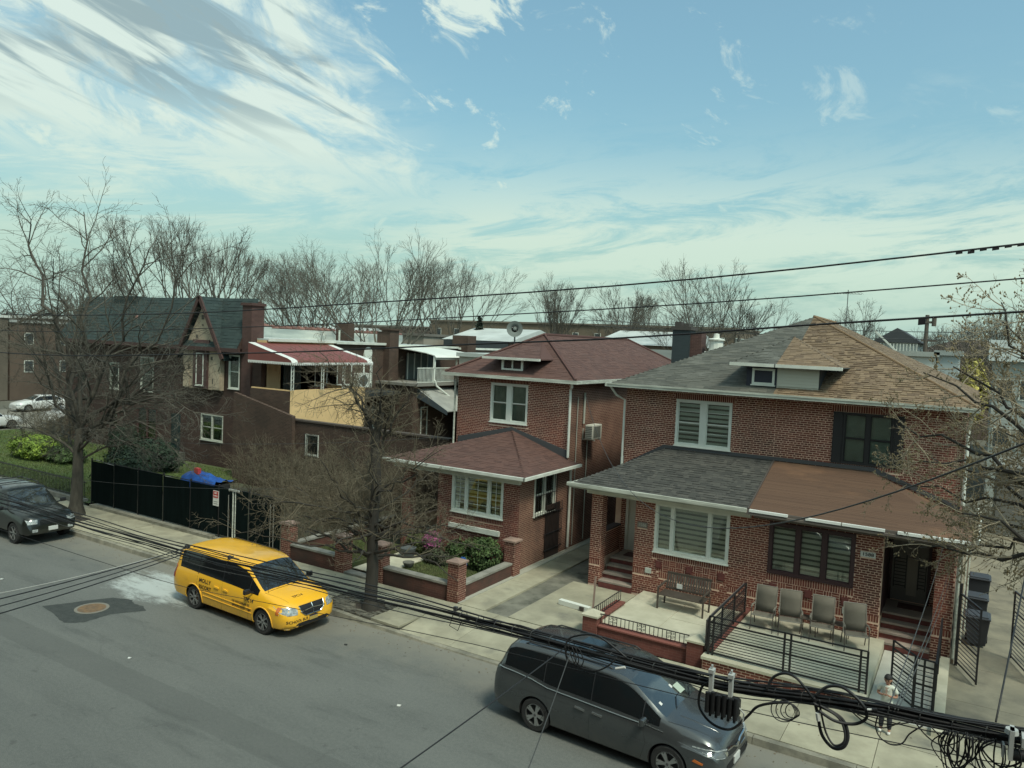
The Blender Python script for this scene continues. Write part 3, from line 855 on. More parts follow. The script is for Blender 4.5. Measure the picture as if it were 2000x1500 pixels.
    # steps: concrete treads on brick risers
    TREAD = mat('step_concrete', (0.33, 0.27, 0.23), .9, (0.26, 0.22, 0.185), 3, 1, bump=.2)
    RIS = mat('red_riser', (0.17, 0.05, 0.04), .85, (0.11, 0.035, 0.03), 7, 1, bump=.3)
    sx0, sx1 = (px1 + .01, xr1 - .005) if L else (xr0 + .005, xr1 - .005)
    z = .15; y = YF - .05
    m_ = MB(); m_.box(sx0, sx1, y, pb, 0, z + .12); stp = m_.build('steps', RIS, h)
    for k in range(4):
        zt = z + .19 * (k + 1)
        yy_ = y + .30 * k
        ye = pb if k == 3 else yy_ + .34
        q = MB(); q.box(sx0, sx1, yy_ + .03, pb, zt - .19, zt - .055); q.build('riser', RIS, stp)
        q = MB(); q.box(sx0, sx1, yy_, ye, zt - .0545, zt); q.build('tread', TREAD, stp)
    # doormat
    q = MB(); q.box((sx0 + sx1) / 2 - .3, (sx0 + sx1) / 2 + .35, pb - .75, pb - .25, .911, .925); q.build('doormat', mat('doormat', (0.09, 0.045, 0.04), .95), h)
    # door
    if L:
        q = MB(); q.box(door[0], door[1], pb + .02, pb + .08, door[2], door[3]); d_ = q.build('door', WHITE2, h, label='white front door in the left porch')
        q = MB(); q.box(door[0] + .34, door[1] - .10, pb + .012, pb + .0199, 1.75, 2.86); q.build('door_glass', mat('maroon_glass', (0.05, 0.022, 0.025), .15), d_)
        q = MB(); q.box(door[0] + .30, door[1] - .06, pb + .005, pb + .019, 2.33, 2.36); q.box(door[0] + .31, door[0] + .34, pb + .005, pb + .019, 1.75, 2.86); q.box(door[1] - .1, door[1] - .07, pb + .005, pb + .019, 1.75, 2.86); q.build('door_trim', WHITE2, d_)
        q = MB(); q.box(door[0] - .07, door[0] + .03, pb - .03, pb + .015, .92, 3.05); q.box(door[1] - .03, door[1] + .07, pb - .03, pb + .015, .92, 3.05); q.box(door[0] + .03, door[1] - .03, pb - .03, pb + .015, 2.97, 3.05); q.build('door_frame', WHITE2, d_)
    else:
        DK = mat('dark_storm_door', (0.20, 0.19, 0.17), .5); MR = mat('maroon_door', (0.045, 0.02, 0.024), .5)
        q = MB(); q.box(door[0], door[1], pb + .02, pb + .08, door[2], door[3]); d_ = q.build('door', DK, h, label='grey storm door with dark bars in the right porch')
        q = MB()
        for k in range(9): q.box(door[0] + .06, door[0] + .36, pb + .0, pb + .0195, 1.35 + k * .1, 1.372 + k * .1)
        for k in range(9): q.box(door[1] - .22, door[1] - .06, pb + .0, pb + .0195, 1.35 + k * .1, 1.372 + k * .1)
        for xx in (door[0] + .05, door[0] + .36, door[1] - .24, door[1] - .05): q.box(xx, xx + .022, pb - .004, pb + .0192, 1.3, 2.3)
        q.build('door_bars', IRON, d_)
        q = MB(); q.box(door[0] + .40, door[1] - .26, pb + .012, pb + .0197, 1.1, 2.2); q.build('door_panel', mat('pale_panel', (0.34, 0.31, 0.26), .6), d_)
        q = MB(); q.box(door[0] - .08, door[0] + .0, pb - .05, pb + .01, .92, 3.06); q.box(door[1] - .0, door[1] + .08, pb - .05, pb + .01, .92, 3.06); q.build('door_frame', MR, d_)
        q = MB(); q.box(xr0 + .004, xr0 + .012, YF + .3, pb - .1, .93, 3.3); q.build('side_panel', MR, h)
    # porch ceiling
    q = MB(); q.box(px0, xr1 if L else px1, YF + .0, pb, 3.402, 3.44); q.build('porch_ceiling', mat('porch_ceiling', (0.20, 0.20, 0.17), .8), h)
    # --- windows
    MRN = mat('dark_brown_frame', (0.055, 0.028, 0.030), .5)
    if L:
        window(h, WF, *win_l, WHITE2, cols=((0, .22), (.22, .76), (.76, 1)), back='zebra', mull=.11, fw=.09, label='wide white window with striped blinds')
        window(h, WU, *win_u, WHITE2, cols=((0, .5), (.5, 1)), hung=True, back='zebra', backmat=(WHITEB, MATS['blind_dark']), mull=.22, fw=.08, stories=(0.55,), label='white double window upstairs')
    else:
        window(h, WF, *win_l, MRN, cols=((0, .335), (.335, .67), (.67, 1)), back='zebra', mull=.13, fw=.10, label='wide dark framed window with striped blinds', sill=False)
        SH = mat('black_shutter', (0.018, 0.018, 0.019), .5)
        DBL = mat('dim_blind', (0.46, 0.50, 0.43), .8, (0.26, 0.30, 0.26), 1.0, 1)
        window(h, WU, -3.34, -1.94, 4.73, 6.30, SH, cols=((0, .5), (.5, 1)), hung=True, back='mini', backmat=(DBL, DBL), mull=.12, fw=.06, sill=False, label='black framed double window upstairs')
        for (a, b) in ((-3.62, -3.345), (-1.935, -1.66)):
            q = MB(); q.box(a, b, YU - .045, YU + .15, 4.73, 6.30); q.box(a + .03, b - .03, YU - .052, YU - .0455, 4.78, 5.50); q.box(a + .03, b - .03, YU - .052, YU - .0455, 5.54, 6.25); q.build('shutter', SH, h)
    # --- main roof half
    A = (-5.33, 30.45, 9.42); Bk = (-5.33, 35.6, 9.42); e = 6.70
    F0 = (CX, 24.33, e)
    if L:
        faces = [[(-10.85, 24.33, e), F0, A], [(-10.85, 24.33, e), A, Bk, (-10.85, 41.6, e)], [(-10.85, 41.6, e), Bk, (CX, 41.6, e)]]
        rb = roof_base(h, faces, mat('roof_deck_grey', (0.06, 0.062, 0.058), .95), 'upper_roof')
        shingles(rb, faces[0], (1, 0, 0), GRYS, 'grey_shingle', tab=(.25, .34), thick=.008, budget=120, seed=11, dirt=(0.15, 0.15, 0.13))
        shingles(rb, faces[1], (0, 1, 0), GRYS, 'grey_shingle', tab=(.3, .34), thick=.006, seed=12)
    else:
        faces = [[F0, (.19, 24.33, e), A], [(.19, 24.33, e), (.19, 41.6, e), Bk, A], [(.19, 41.6, e), Bk, (CX, 41.6, e)]]
        rb = roof_base(h, faces, mat('roof_deck_tan', (0.17, 0.11, 0.06), .95), 'upper_roof')
        shingles(rb, faces[0], (1, 0, 0), TANS, 'tan_shingle', tab=(.09, .24), thick=.020, budget=200, seed=13)
        shingles(rb, faces[1], (0, 1, 0), TANS, 'tan_shingle', tab=(.16, .34), thick=.011, seed=14)
        q = MB(); q.tube([(.19, 24.33, e + .02), (-5.33, 30.45, 9.45)], .035, 5); q.build('hip_ridge', mat('tan_ridge', (0.22, 0.14, 0.075), .9), rb)
        q = MB(); q.tube([(-5.33, 30.45, 9.45), (-5.33, 35.6, 9.45)], .05, 5); q.build('ridge', mat('tan_ridge', (0.22, 0.14, 0.075), .9), rb)
    # gutter, fascia, soffit of the upper eave
    ga, gb = (-10.85, CX) if L else (CX, .19)
    q = MB(); q.box(ga, gb, 24.36, 25.0, 6.60, 6.635); q.build('soffit', mat('soffit_paint', (0.30, 0.31, 0.27), .8), h)
    q = MB(); q.box(ga, gb, 24.22, 24.345, 6.60, 6.72); q.box(ga, gb, 24.20, 24.2195, 6.68, 6.735); q.build('gutter', GUT, h)
    if L:
        q = MB(); q.box(-10.97, -10.86, 24.22, 41.6, 6.60, 6.72); q.build('side_gutter', GUT, h)
        q = MB(); spouts(q, [(-10.80, 24.3, 6.62), (-10.68, 24.6, 6.30), (-10.50, 24.95, 6.12), (-10.50, 24.95, 4.2), (-10.50, 24.95, 3.7)], .04); q.build('downspout', WHITE, h)
        q = MB(); q.box(-10.95, -10.52, 25.9, 26.3, 3.35, 3.95)
        q.box(-10.96, -10.9505, 25.95, 26.25, 3.4, 3.9); q.build('meter_box', WHITE, h)
        q = MB(); q.box(-10.86, -10.6, 25.888, 25.8995, 3.45, 3.62); q.cyl((-10.74, 25.9, 3.78), (-10.74, 25.87, 3.78), .07, 12); q.build('meter', mat('meter_grey', (0.4, .41, .37), .5), h)
    else:
        q = MB(); spouts(q, [(.05, 24.3, 6.62), (-.02, 24.7, 6.35), (-.06, 24.93, 6.1), (-.06, 24.93, 3.9)], .05); q.build('downspout', WHITE, h)
    # --- porch roof
    e2 = 3.50; T = 4.56
    if L:
        fc = [[(-11.0, 22.05, e2), (CX, 22.05, e2), (CX, 24.995, T), (-8.95, 24.995, T)], [(-11.0, 22.05, e2), (-8.95, 24.995, T), (-8.95, 24.996, T - .01), (-11.0, 25.0, e2)]]
        pr_ = roof_base(h, fc[:1], mat('roof_deck_dark', (0.05, 0.052, 0.055), .95), 'porch_roof', .04)
        shingles(pr_, fc[0], (1, 0, 0), GRYD, 'charcoal_shingle', tab=(.09, .24), thick=.013, budget=170, seed=15)
        q = MB(); q.prism([(-11.0, 22.05, e2), (-8.95, 24.995, T), (-11.0, 25.6, e2)], (0, 0, -.03)); q.prism([(-11.0, 25.6, e2), (-8.95, 24.995, T), (-10.4, 25.2, 3.85)], (0, 0, -.03))
        q.build('hip_end', piece_mat('charcoal_shingle', GRYD, 'obj', bump=.5), pr_)
        q = MB(); q.prism([(-10.3, 24.99, 3.75), (-8.95, 24.99, T + .02), (CX, 24.99, T + .02), (CX, 24.99, T + .13), (-9.0, 24.99, T + .13), (-10.3, 24.99, 3.95)], (0, -.03, 0)); q.build('flashing', mat('flashing', (0.055, 0.058, 0.062), .6), pr_)
        q = MB(); q.box(-11.06, CX, 22.0, 22.045, 3.36, 3.50); q.box(-11.10, CX, 21.90, 21.9995, 3.42, 3.53); q.box(-11.08, -10.98, 22.06, 25.2, 3.40, 3.50); q.build('porch_gutter', GUT, h)
        q = MB(); q.box(-10.95, CX, 22.05, 22.6, 3.345, 3.38); q.box(-10.62, CX, 22.45, 22.598, 3.16, 3.344); q.build('porch_soffit', WHITE, h)
    else:
        fc = [[(CX, 22.05, e2), (.22, 22.05, e2), (-2.45, 24.995, T), (CX, 24.995, T)], [(.22, 22.05, e2), (.22, 26.0, e2), (-.1, 25.7, 3.62), (-2.45, 24.995, T)]]
        pr_ = roof_base(h, fc[:1], mat('roof_deck_brown', (0.11, 0.06, 0.035), .95), 'porch_roof', .04)
        shingles(pr_, fc[0], (1, 0, 0), BRNS, 'rust_brown_roofing', tab=(1.6, 3.2), course=.085, thick=.0035, budget=30, seed=16, dirt=(0.17, 0.092, 0.052), name='roof_strip', streak=(.8, 1.4, 1))
        q = MB(); q.prism([(.22, 22.05, e2), (-2.45, 24.995, T), (-.11, 24.996, 3.62), (.22, 25.4, e2)], (0, 0, -.03)); q.build('hip_end', piece_mat('rust_brown_roofing', BRNS, 'obj', bump=.5), pr_)
        q = MB(); q.prism([(CX, 24.99, T + .02), (-2.45, 24.99, T + .02), (-.12, 24.99, 3.72), (-.12, 24.99, 3.86), (-2.4, 24.99, T + .15), (CX, 24.99, T + .13)], (0, -.03, 0)); q.build('flashing', mat('flashing', (0.055, 0.058, 0.062), .6), pr_)
        q = MB(); q.tube([(CX + .02, 22.03, e2 + .02), (CX + .02, 24.98, T + .02)], .03, 5); q.build('party_edge', mat('dark_edge', (0.06, 0.05, 0.045), .8), pr_)
        BRT = mat('bright_gutter', (0.74, 0.76, 0.72), .35)
        for (a, b) in ((-5.25, -4.2), (-3.72, -2.82), (-2.79, -1.75), (-1.45, -.55), (-.52, .18)):
            q = MB(); q.box(a, b, 21.90, 21.995, 3.45, 3.52); q.build('gutter_piece', BRT, h)
        q = MB(); q.box(CX, .24, 22.0, 22.045, 3.37, 3.50); q.box(CX, .24, 21.92, 21.9995, 3.36, 3.42); q.build('fascia', mat('brown_fascia', (0.13, 0.11, 0.095), .7), h)
        q = MB(); q.box(CX, .2, 22.05, 22.6, 3.345, 3.38); q.box(CX + .1, -.12, 22.45, 22.598, 3.19, 3.344); q.build('porch_soffit', mat('brown_soffit', (0.16, 0.14, 0.12), .8), h)
        q = MB(); q.tube([(.1, 22.0, 3.4), (.02, 22.3, 3.1), (-.02, 22.5, 2.9), (-.02, 22.52, .3)], .035, 8); q.build('rear_downspout', GUT, h)
        q = MB(); q.cyl((.12, 24.3, .2), (.12, 24.3, 3.3), .025, 8); q.cyl((.2, 25.4, .2), (.2, 25.4, 3.4), .03, 8); q.build('conduit', GUT, h)
    return h
HL = pair_house('L'); HR = pair_house('R')
WHBG = mat('number_plate_white', (0.6, .6, .56), .5)
q = MB(); q.box(-2.36, -1.98, YF - .02, YF + .02, 2.555, 2.70); npl = q.build('number_plate', WHBG, HR)
text_part('1588', .13, npl, (-2.17, YF - .0225, 2.628), (1, 0, 0), (0, 0, 1), BLACK, bold=.002, sx=1.15)
q = MB(); q.box(-8.86, -8.52, YF - .02, YF + .02, 2.28, 2.47); npl = q.build('number_plate', mat('faded_plate', (0.17, .14, .115), .7), HL)
text_part('1586', .14, npl, (-8.69, YF - .0225, 2.375), (1, 0, 0), (0, 0, 1), mat('faded_number', (0.36, .35, .30), .6), bold=.002)

# dormer shared by both roofs, split at the party line
YD = 24.80
AP = (-5.33, 27.05, 8.58)
# left half: louvred white window on grey; right half: pale siding on tan
for (H_, xa, xb, ea, eb, cols_, cn, L) in ((HL, -6.28, CX, -6.72, CX, GRYS, 'grey_shingle', True), (HR, CX, -4.08, CX, -3.42, TANS, 'tan_shingle', False)):
    m_ = MB(); m_.box(xa, xb, YD, YD + 2.2, 6.85, 7.62)
    dm = m_.build('dormer', mat('dormer_navy', (0.02, 0.022, 0.035), .7) if L else mat('pale_siding', (0.46, .46, .39), .7), H_)
    f = [(ea, 24.55, 7.64), (eb, 24.55, 7.64), AP] 
    dr_ = roof_base(H_, [f], mat('roof_deck_grey', (0.06, 0.062, 0.058), .95), 'dormer_roof', .04)
    shingles(dr_, f, (1, 0, 0), cols_, cn, tab=(.16, .34), thick=.011, budget=0, seed=40 + L)
    side = [(ea, 24.55, 7.64), AP, (ea, 26.45, 7.64)] if L else [(eb, 24.55, 7.64), (eb, 26.45, 7.64), AP]
    shingles(dr_, side, (0, 1, 0), cols_, cn, tab=(.16, .34), thick=.010, budget=0, seed=42 + L)
    roof_base(dr_, [side], mat('roof_deck_grey', (0.06, 0.062, 0.058), .95), 'roof_side', .03)
    m_ = MB(); m_.box(ea - .03, eb + (.0 if L else .03), 24.44, 24.548, 7.555, 7.655)
    m_.build('dormer_gutter', WHITE, H_)
    if L:
        window(H_, Wall('Y', YD - .0), -6.10, -5.40, 6.98, 7.50, WHITE, back='mini', backmat=(mat('louvre_grey', (0.26, .30, .31), .6), MATS['dark_interior']), fw=.07, glass=GLASS, label='small dormer window with louvres', sill=True)
    else:
        for k in range(6):
            q = MB(); q.add([(xa + .03, YD - .022, 6.97 + k * .098), (xb - .0, YD - .022, 6.97 + k * .098), (xb - .0, YD - .002, 6.97 + (k + 1) * .098), (xa + .03, YD - .002, 6.97 + (k + 1) * .098), (xa + .03, YD - .002, 6.97 + k * .098), (xb, YD - .002, 6.97 + k * .098)], [(0, 1, 2, 3), (0, 4, 5, 1)]); q.build('siding_board', mat('pale_siding', (0.46, .46, .39), .7), dm)
        q = MB(); q.box(xb + .001, xb + .02, YD - .01, YD + 1.8, 6.9, 7.6); q.build('dark_cheek', mat('dormer_cheek', (0.016, .018, .02), .8), dm)

# ================================================================== the maroon roofed house in the middle
def middle_house():
    h = thing('brick_house', 'narrow red brick house with maroon shingle roofs beside the driveway', 'house', (-15.5, 22.0, 0))
    x0, x1 = -18.05, -12.9; YL, YV = 22.0, 25.4
    m_ = MB(); m_.box(x0 + .2, x1 - .2, YV + .2, 38.5, 0, 6.4); m_.box(-16.3, x1 - .2, YL + .2, YV + .2, 0, 3.3); m_.build('interior', MATS['dark_interior'], h)
    wu = (-16.43, -14.72, 4.80, 6.35)
    m_ = MB(); holed_wall(m_, x0, x1, 3.4, 6.60, [wu], lambda a, b, c, d: m_.box(a, b, YV, YV + .2, c, d)); up = m_.build('upper_wall', MORTAR, h)
    WU = Wall('Y', YV); WL = Wall('Y', YL)
    emit_bricks(brick_layout(x0 + .004, x1 - .004, 3.70, 6.58, [wu], [(wu[0] - .05, wu[1] + .05, wu[3], wu[3] + .2, 'soldier'), (wu[0] - .05, wu[1] + .05, wu[2] - .13, wu[2], 'soldier')]), WU.O, WU.U, WU.N, up, budget=150, seed=21)
    window(h, WU, *wu, WHITE2, cols=((0, .5), (.5, 1)), hung=True, back='curtain', mull=.22, fw=.08, label='white double window upstairs with dark curtains')
    wl = (-15.72, -13.55, 1.87, 3.36)
    m_ = MB(); holed_wall(m_, -16.35, x1, 0, 3.45, [wl], lambda a, b, c, d: m_.box(a, b, YL, YL + .2, c, d)); m_.box(-16.35, -16.15, YL + .2, 24.9, 0, 3.45); lw = m_.build('front_wall', MORTAR2, h)
    emit_bricks(brick_layout(-16.346, x1 - .004, 0.15, 3.44, [wl], [(wl[0] - .03, wl[1] + .03, wl[2] - .21, wl[2], 'soldier')]), WL.O, WL.U, WL.N, lw, cols=RED2, cname='dull_red_brick', budget=150, seed=22)
    window(h, WL, *wl, WHITE2, cols=((0, .26), (.26, .74), (.74, 1)), back='zebra', backmat=(mat('cream_blind', (0.78, 0.70, 0.42), .8), mat('cream_dark', (0.30, .26, .16), .8)), grid=(2, 5), mull=.10, fw=.09, label='wide white window with cream blinds behind branches')
    # side wall to the driveway: bricks past telling apart
    ws = (22.98, 24.55, 1.90, 3.33)
    SB = brick_tex('driveway_side_brick', (0.115, 0.048, 0.033), (0.165, 0.072, 0.048), (0.42, 0.29, 0.21), msize=.014, dirt=(0.08, 0.05, 0.038))
    m_ = MB(); holed_wall(m_, YL + .2, YV, 0, 3.45, [ws], lambda a, b, c, d: m_.box(x1 - .2, x1, a, b, c, d))
    m_.box(x1 + .001, x1 + .006, YL - .004, YL + .201, 0, 3.45); m_.box(x1 + .001, x1 + .006, YV - .004, YV + .201, 3.4, 6.6); m_.box(x1 - .2, x1, YV + .2, 38.5, 0, 6.6); m_.box(x1 - .2, x1, YV, YV + .2, 0, 3.4); m_.box(x0, x1, 38.5, 38.7, 0, 6.6); m_.box(x0, x0 + .2, YV + .2, 38.5, 0, 6.6)
    m_.build('side_wall', SB, h)
    WS = Wall('X', x1)
    window(h, WS, *ws, WHITE, cols=((0, .5), (.5, 1)), hung=True, back='curtain', mull=.12, fw=.07, bars=9, label='side window behind bars')
    q = MB(); q.box(x1 + .012, x1 + .05, YV - 3.2, 39, .0, .16) if False else q.box(x1 + .001, x1 + .06, YL + .05, 38.5, .14, .19); q.build('plinth', mat('pale_plinth', (0.34, .335, .28), .9), h)
    # ironwork on the side door
    q = MB()
    for k in range(13): y_ = 23.75 + k * .108; q.box(x1 + .06, x1 + .075, y_, y_ + .014, .45, 1.95 + .25 * (k > 6))
    for z_ in (.5, 1.1, 1.85): q.box(x1 + .055, x1 + .08, 23.72, 25.1, z_, z_ + .03)
    g_ = q.build('side_gate', IRON, h)
    q = MB(); q.box(x1 + .002, x1 + .03, 23.9, 24.95, .2, 2.15); q.build('side_door', mat('dark_brown_door', (0.035, .022, .018), .6), h)
    # porch on the left: pillar, deep recess
    q = MB(); q.box(-18.0, -17.65, YL, YL + .35, 0, 3.45); q.box(-18.0, -17.85, YL + .35, 24.9, 0, 1.2); q.box(-18.0, -16.35, 24.9, 25.05, 0, 3.45); pp = q.build('porch_wall', MORTAR2, h)
    emit_bricks(brick_layout(-17.997, -17.653, .15, 3.44), WL.O, WL.U, WL.N, pp, cols=RED2, cname='dull_red_brick', budget=0, seed=23)
    WQ = Wall('X', -17.65); emit_bricks(brick_layout(YL + .003, YL + .347, .15, 3.44), WQ.O, WQ.U, WQ.N, pp, cols=RED2, cname='dull_red_brick', budget=0, seed=24)
    q = MB(); q.box(-17.84, -16.36, 24.87, 24.899, .7, 3.4); q.build('porch_siding', mat('cream_siding', (0.40, .385, .27), .8), h)
    q = MB(); q.box(-17.2, -16.5, 24.83, 24.869, .7, 2.8); q.build('door', mat('dark_green_door', (0.03, .035, .028), .5), h)
    TR = mat('porch_floor', (0.27, .255, .205), .9)
    for k in range(4):
        q = MB(); q.box(-17.62, -16.4, 22.1 + k * .3, 24.88, .1 + k * .16, .26 + k * .16); q.build('tread', TR, h)
    # planter board under the window
    q = MB(); q.box(-15.75, -13.62, YL - .12, YL - .02, 1.28, 1.45); q.build('window_box', WHITE, h)
    # roofs
    e = 6.66; A = (-15.5, 27.9, 8.34); B2 = (-15.5, 36.8, 8.34); xa, xb = -18.45, -12.5
    fc = [[(xa, 25.0, e), (xb, 25.0, e), A], [(xb, 25.0, e), (xb, 39.6, e), B2, A], [(xa, 25.0, e), A, B2, (xa, 39.6, e)], [(xa, 39.6, e), B2, (xb, 39.6, e)]]
    rb = roof_base(h, fc, mat('roof_deck_maroon', (0.085, .042, .035), .95), 'upper_roof')
    shingles(rb, fc[0], (1, 0, 0), MARN, 'maroon_shingle', tab=(.28, .34), thick=.008, course=.13, budget=110, seed=31, dirt=(0.085, .048, .040))
    shingles(rb, fc[1], (0, 1, 0), MARN, 'maroon_shingle', tab=(.28, .34), thick=.008, course=.13, seed=32, dirt=(0.085, .048, .040))
    for (p_, q_) in (((xb, 25.0, e), A), ((xa, 25.0, e), A), (A, B2), ((xb, 39.6, e), B2)):
        s_ = MB(); s_.tube([Vector(p_) + Vector((0, 0, .03)), Vector(q_) + Vector((0, 0, .03))], .06, 5); s_.build('ridge_cap', mat('maroon_ridge', (0.085, .040, .034), .9), rb)
    q = MB(); q.box(xa, xb, 24.88, 24.995, e - .12, e + .0); q.box(xb + .002, xb + .11, 24.88, 39.6, e - .12, e); q.box(xa - .1, xa - .002, 24.88, 39.6, e - .12, e); q.build('gutter', GUT, h)
    q = MB(); q.box(xa, xb, 25.0, 25.4, e - .13, e - .10); q.box(xb - .4, xb, 25.4, 39.4, e - .13, e - .10); q.build('soffit', mat('soffit_paint', (0.30, 0.31, 0.27), .8), h)
    # dormer
    q = MB(); q.box(-16.05, -14.92, 25.42, 27, 6.8, 7.42); q.build('dormer', mat('dormer_brown', (0.05, .03, .027), .85), h)
    window(h, Wall('Y', 25.40), -15.98, -15.0, 6.86, 7.36, WHITE2, cols=((0, .5), (.5, 1)), back='dark', fw=.09, mull=.05, label='small dormer window in the maroon roof', sill=False)
    f = [(-16.65, 25.1, 7.38), (-14.1, 25.1, 7.38), (-15.4, 27.5, 8.1)]
    dr_ = roof_base(h, [f, [(-14.1, 25.1, 7.38), (-14.1, 26.3, 7.38), (-15.4, 27.5, 8.1)], [(-16.65, 25.1, 7.38), (-15.4, 27.5, 8.1), (-16.65, 26.3, 7.38)]], mat('roof_deck_maroon', (0.085, .042, .035), .95), 'dormer_roof', .04)
    shingles(dr_, f, (1, 0, 0), MARN, 'maroon_shingle', tab=(.28, .34), thick=.008, course=.13, seed=33)
    q = MB(); q.box(-16.68, -14.07, 25.0, 25.095, 7.30, 7.39); q.build('dormer_gutter', WHITE, h)
    # porch roof, hipped against the wall
    e2 = 3.52; AP2 = (-15.4, 25.38, 4.50)
    fc = [[(-18.5, 21.5, e2), (-12.45, 21.5, e2), AP2], [(-12.45, 21.5, e2), (-12.45, 25.6, e2), (-12.85, 25.39, 3.66), AP2], [(-18.5, 21.5, e2), AP2, (-18.5, 25.4, e2)]]
    pr_ = roof_base(h, fc, mat('roof_deck_maroon', (0.085, .042, .035), .95), 'porch_roof', .04)
    shingles(pr_, fc[0], (1, 0, 0), MARN, 'maroon_shingle', tab=(.28, .34), thick=.009, course=.13, budget=180, seed=34)
    shingles(pr_, fc[1], (0, 1, 0), MARN, 'maroon_shingle', tab=(.28, .34), thick=.009, course=.13, seed=35)
    q = MB(); q.prism([(-17.95, 25.39, 3.80), AP2, (-12.9, 25.39, 3.70), (-12.9, 25.39, 4.0), (-15.4, 25.39, 4.66), (-17.95, 25.39, 4.05)], (0, -.03, 0)); q.build('flashing', mat('flashing', (0.055, 0.058, 0.062), .6), pr_)
    q = MB(); q.box(-18.55, -12.40, 21.40, 21.495, e2 - .09, e2 + .01); q.box(-12.448, -12.36, 21.40, 25.6, e2 - .09, e2 + .01); q.build('porch_gutter', WHITE, h)
    q = MB(); q.box(-18.45, -12.5, 21.5, 22.0, e2 - .14, e2 - .10); q.box(-12.9, -12.5, 22.0, 25.4, e2 - .14, e2 - .10); q.box(-18.3, -12.85, 21.85, 21.998, e2 - .34, e2 - .141); q.build('porch_soffit', WHITE, h)
    # downspouts, pipe, AC
    q = MB(); spouts(q, [(-12.62, 24.93, 6.56), (-12.66, 25.05, 6.42), (-12.84, 25.30, 6.30), (-12.84, 25.32, 3.75)], .05); q.build('downspout', WHITE, h)
    q = MB(); spouts(q, [(-12.80, 25.55, 3.42), (-12.80, 25.55, .3)], .05); q.build('downspout', WHITE, h)
    q = MB(); q.cyl((-12.85, 26.0, 6.0), (-12.85, 26.0, .3), .018, 6); q.cyl((-12.82, 26.9, 4.3), (-12.82, 26.9, .35), .022, 6); q.cyl((-12.84, 26.55, 6.15), (-12.84, 26.55, 4.95), .045, 8); q.build('conduit', mat('conduit_grey', (0.36, .37, .32), .6), h)
    q = MB(); spouts(q, [(-18.12, 25.3, 6.5), (-18.12, 25.3, 3.6)], .04); q.build('downspout', GUT, h)
    return h
HM = middle_house()
ac = thing('air_conditioner', 'beige split air conditioner unit hung on the side wall of the maroon roofed house', 'air conditioner', (-12.9, 26.9, 4.35))
q = MB(); q.box(-12.72, -12.40, 26.45, 27.30, 4.36, 4.92); q.build('casing', mat('ac_beige', (0.50, .50, .43), .55), ac, bevel=.02)
q = MB()
for k in range(14): q.box(-12.395, -12.388, 26.55 + k * .045, 26.565 + k * .045, 4.42, 4.86)
for k in range(7): q.box(-12.70, -12.42, 26.437, 26.4445, 4.40 + k * .07, 4.435 + k * .07)
q.build('grille', mat('ac_dark', (0.10, .105, .095), .6), ac)
q = MB()
for y_ in (26.6, 27.15): q.box(-12.9, -12.36, y_, y_ + .04, 4.31, 4.35); q.box(-12.9, -12.86, y_, y_ + .04, 4.35, 4.75)
q.build('bracket', GUT, ac)
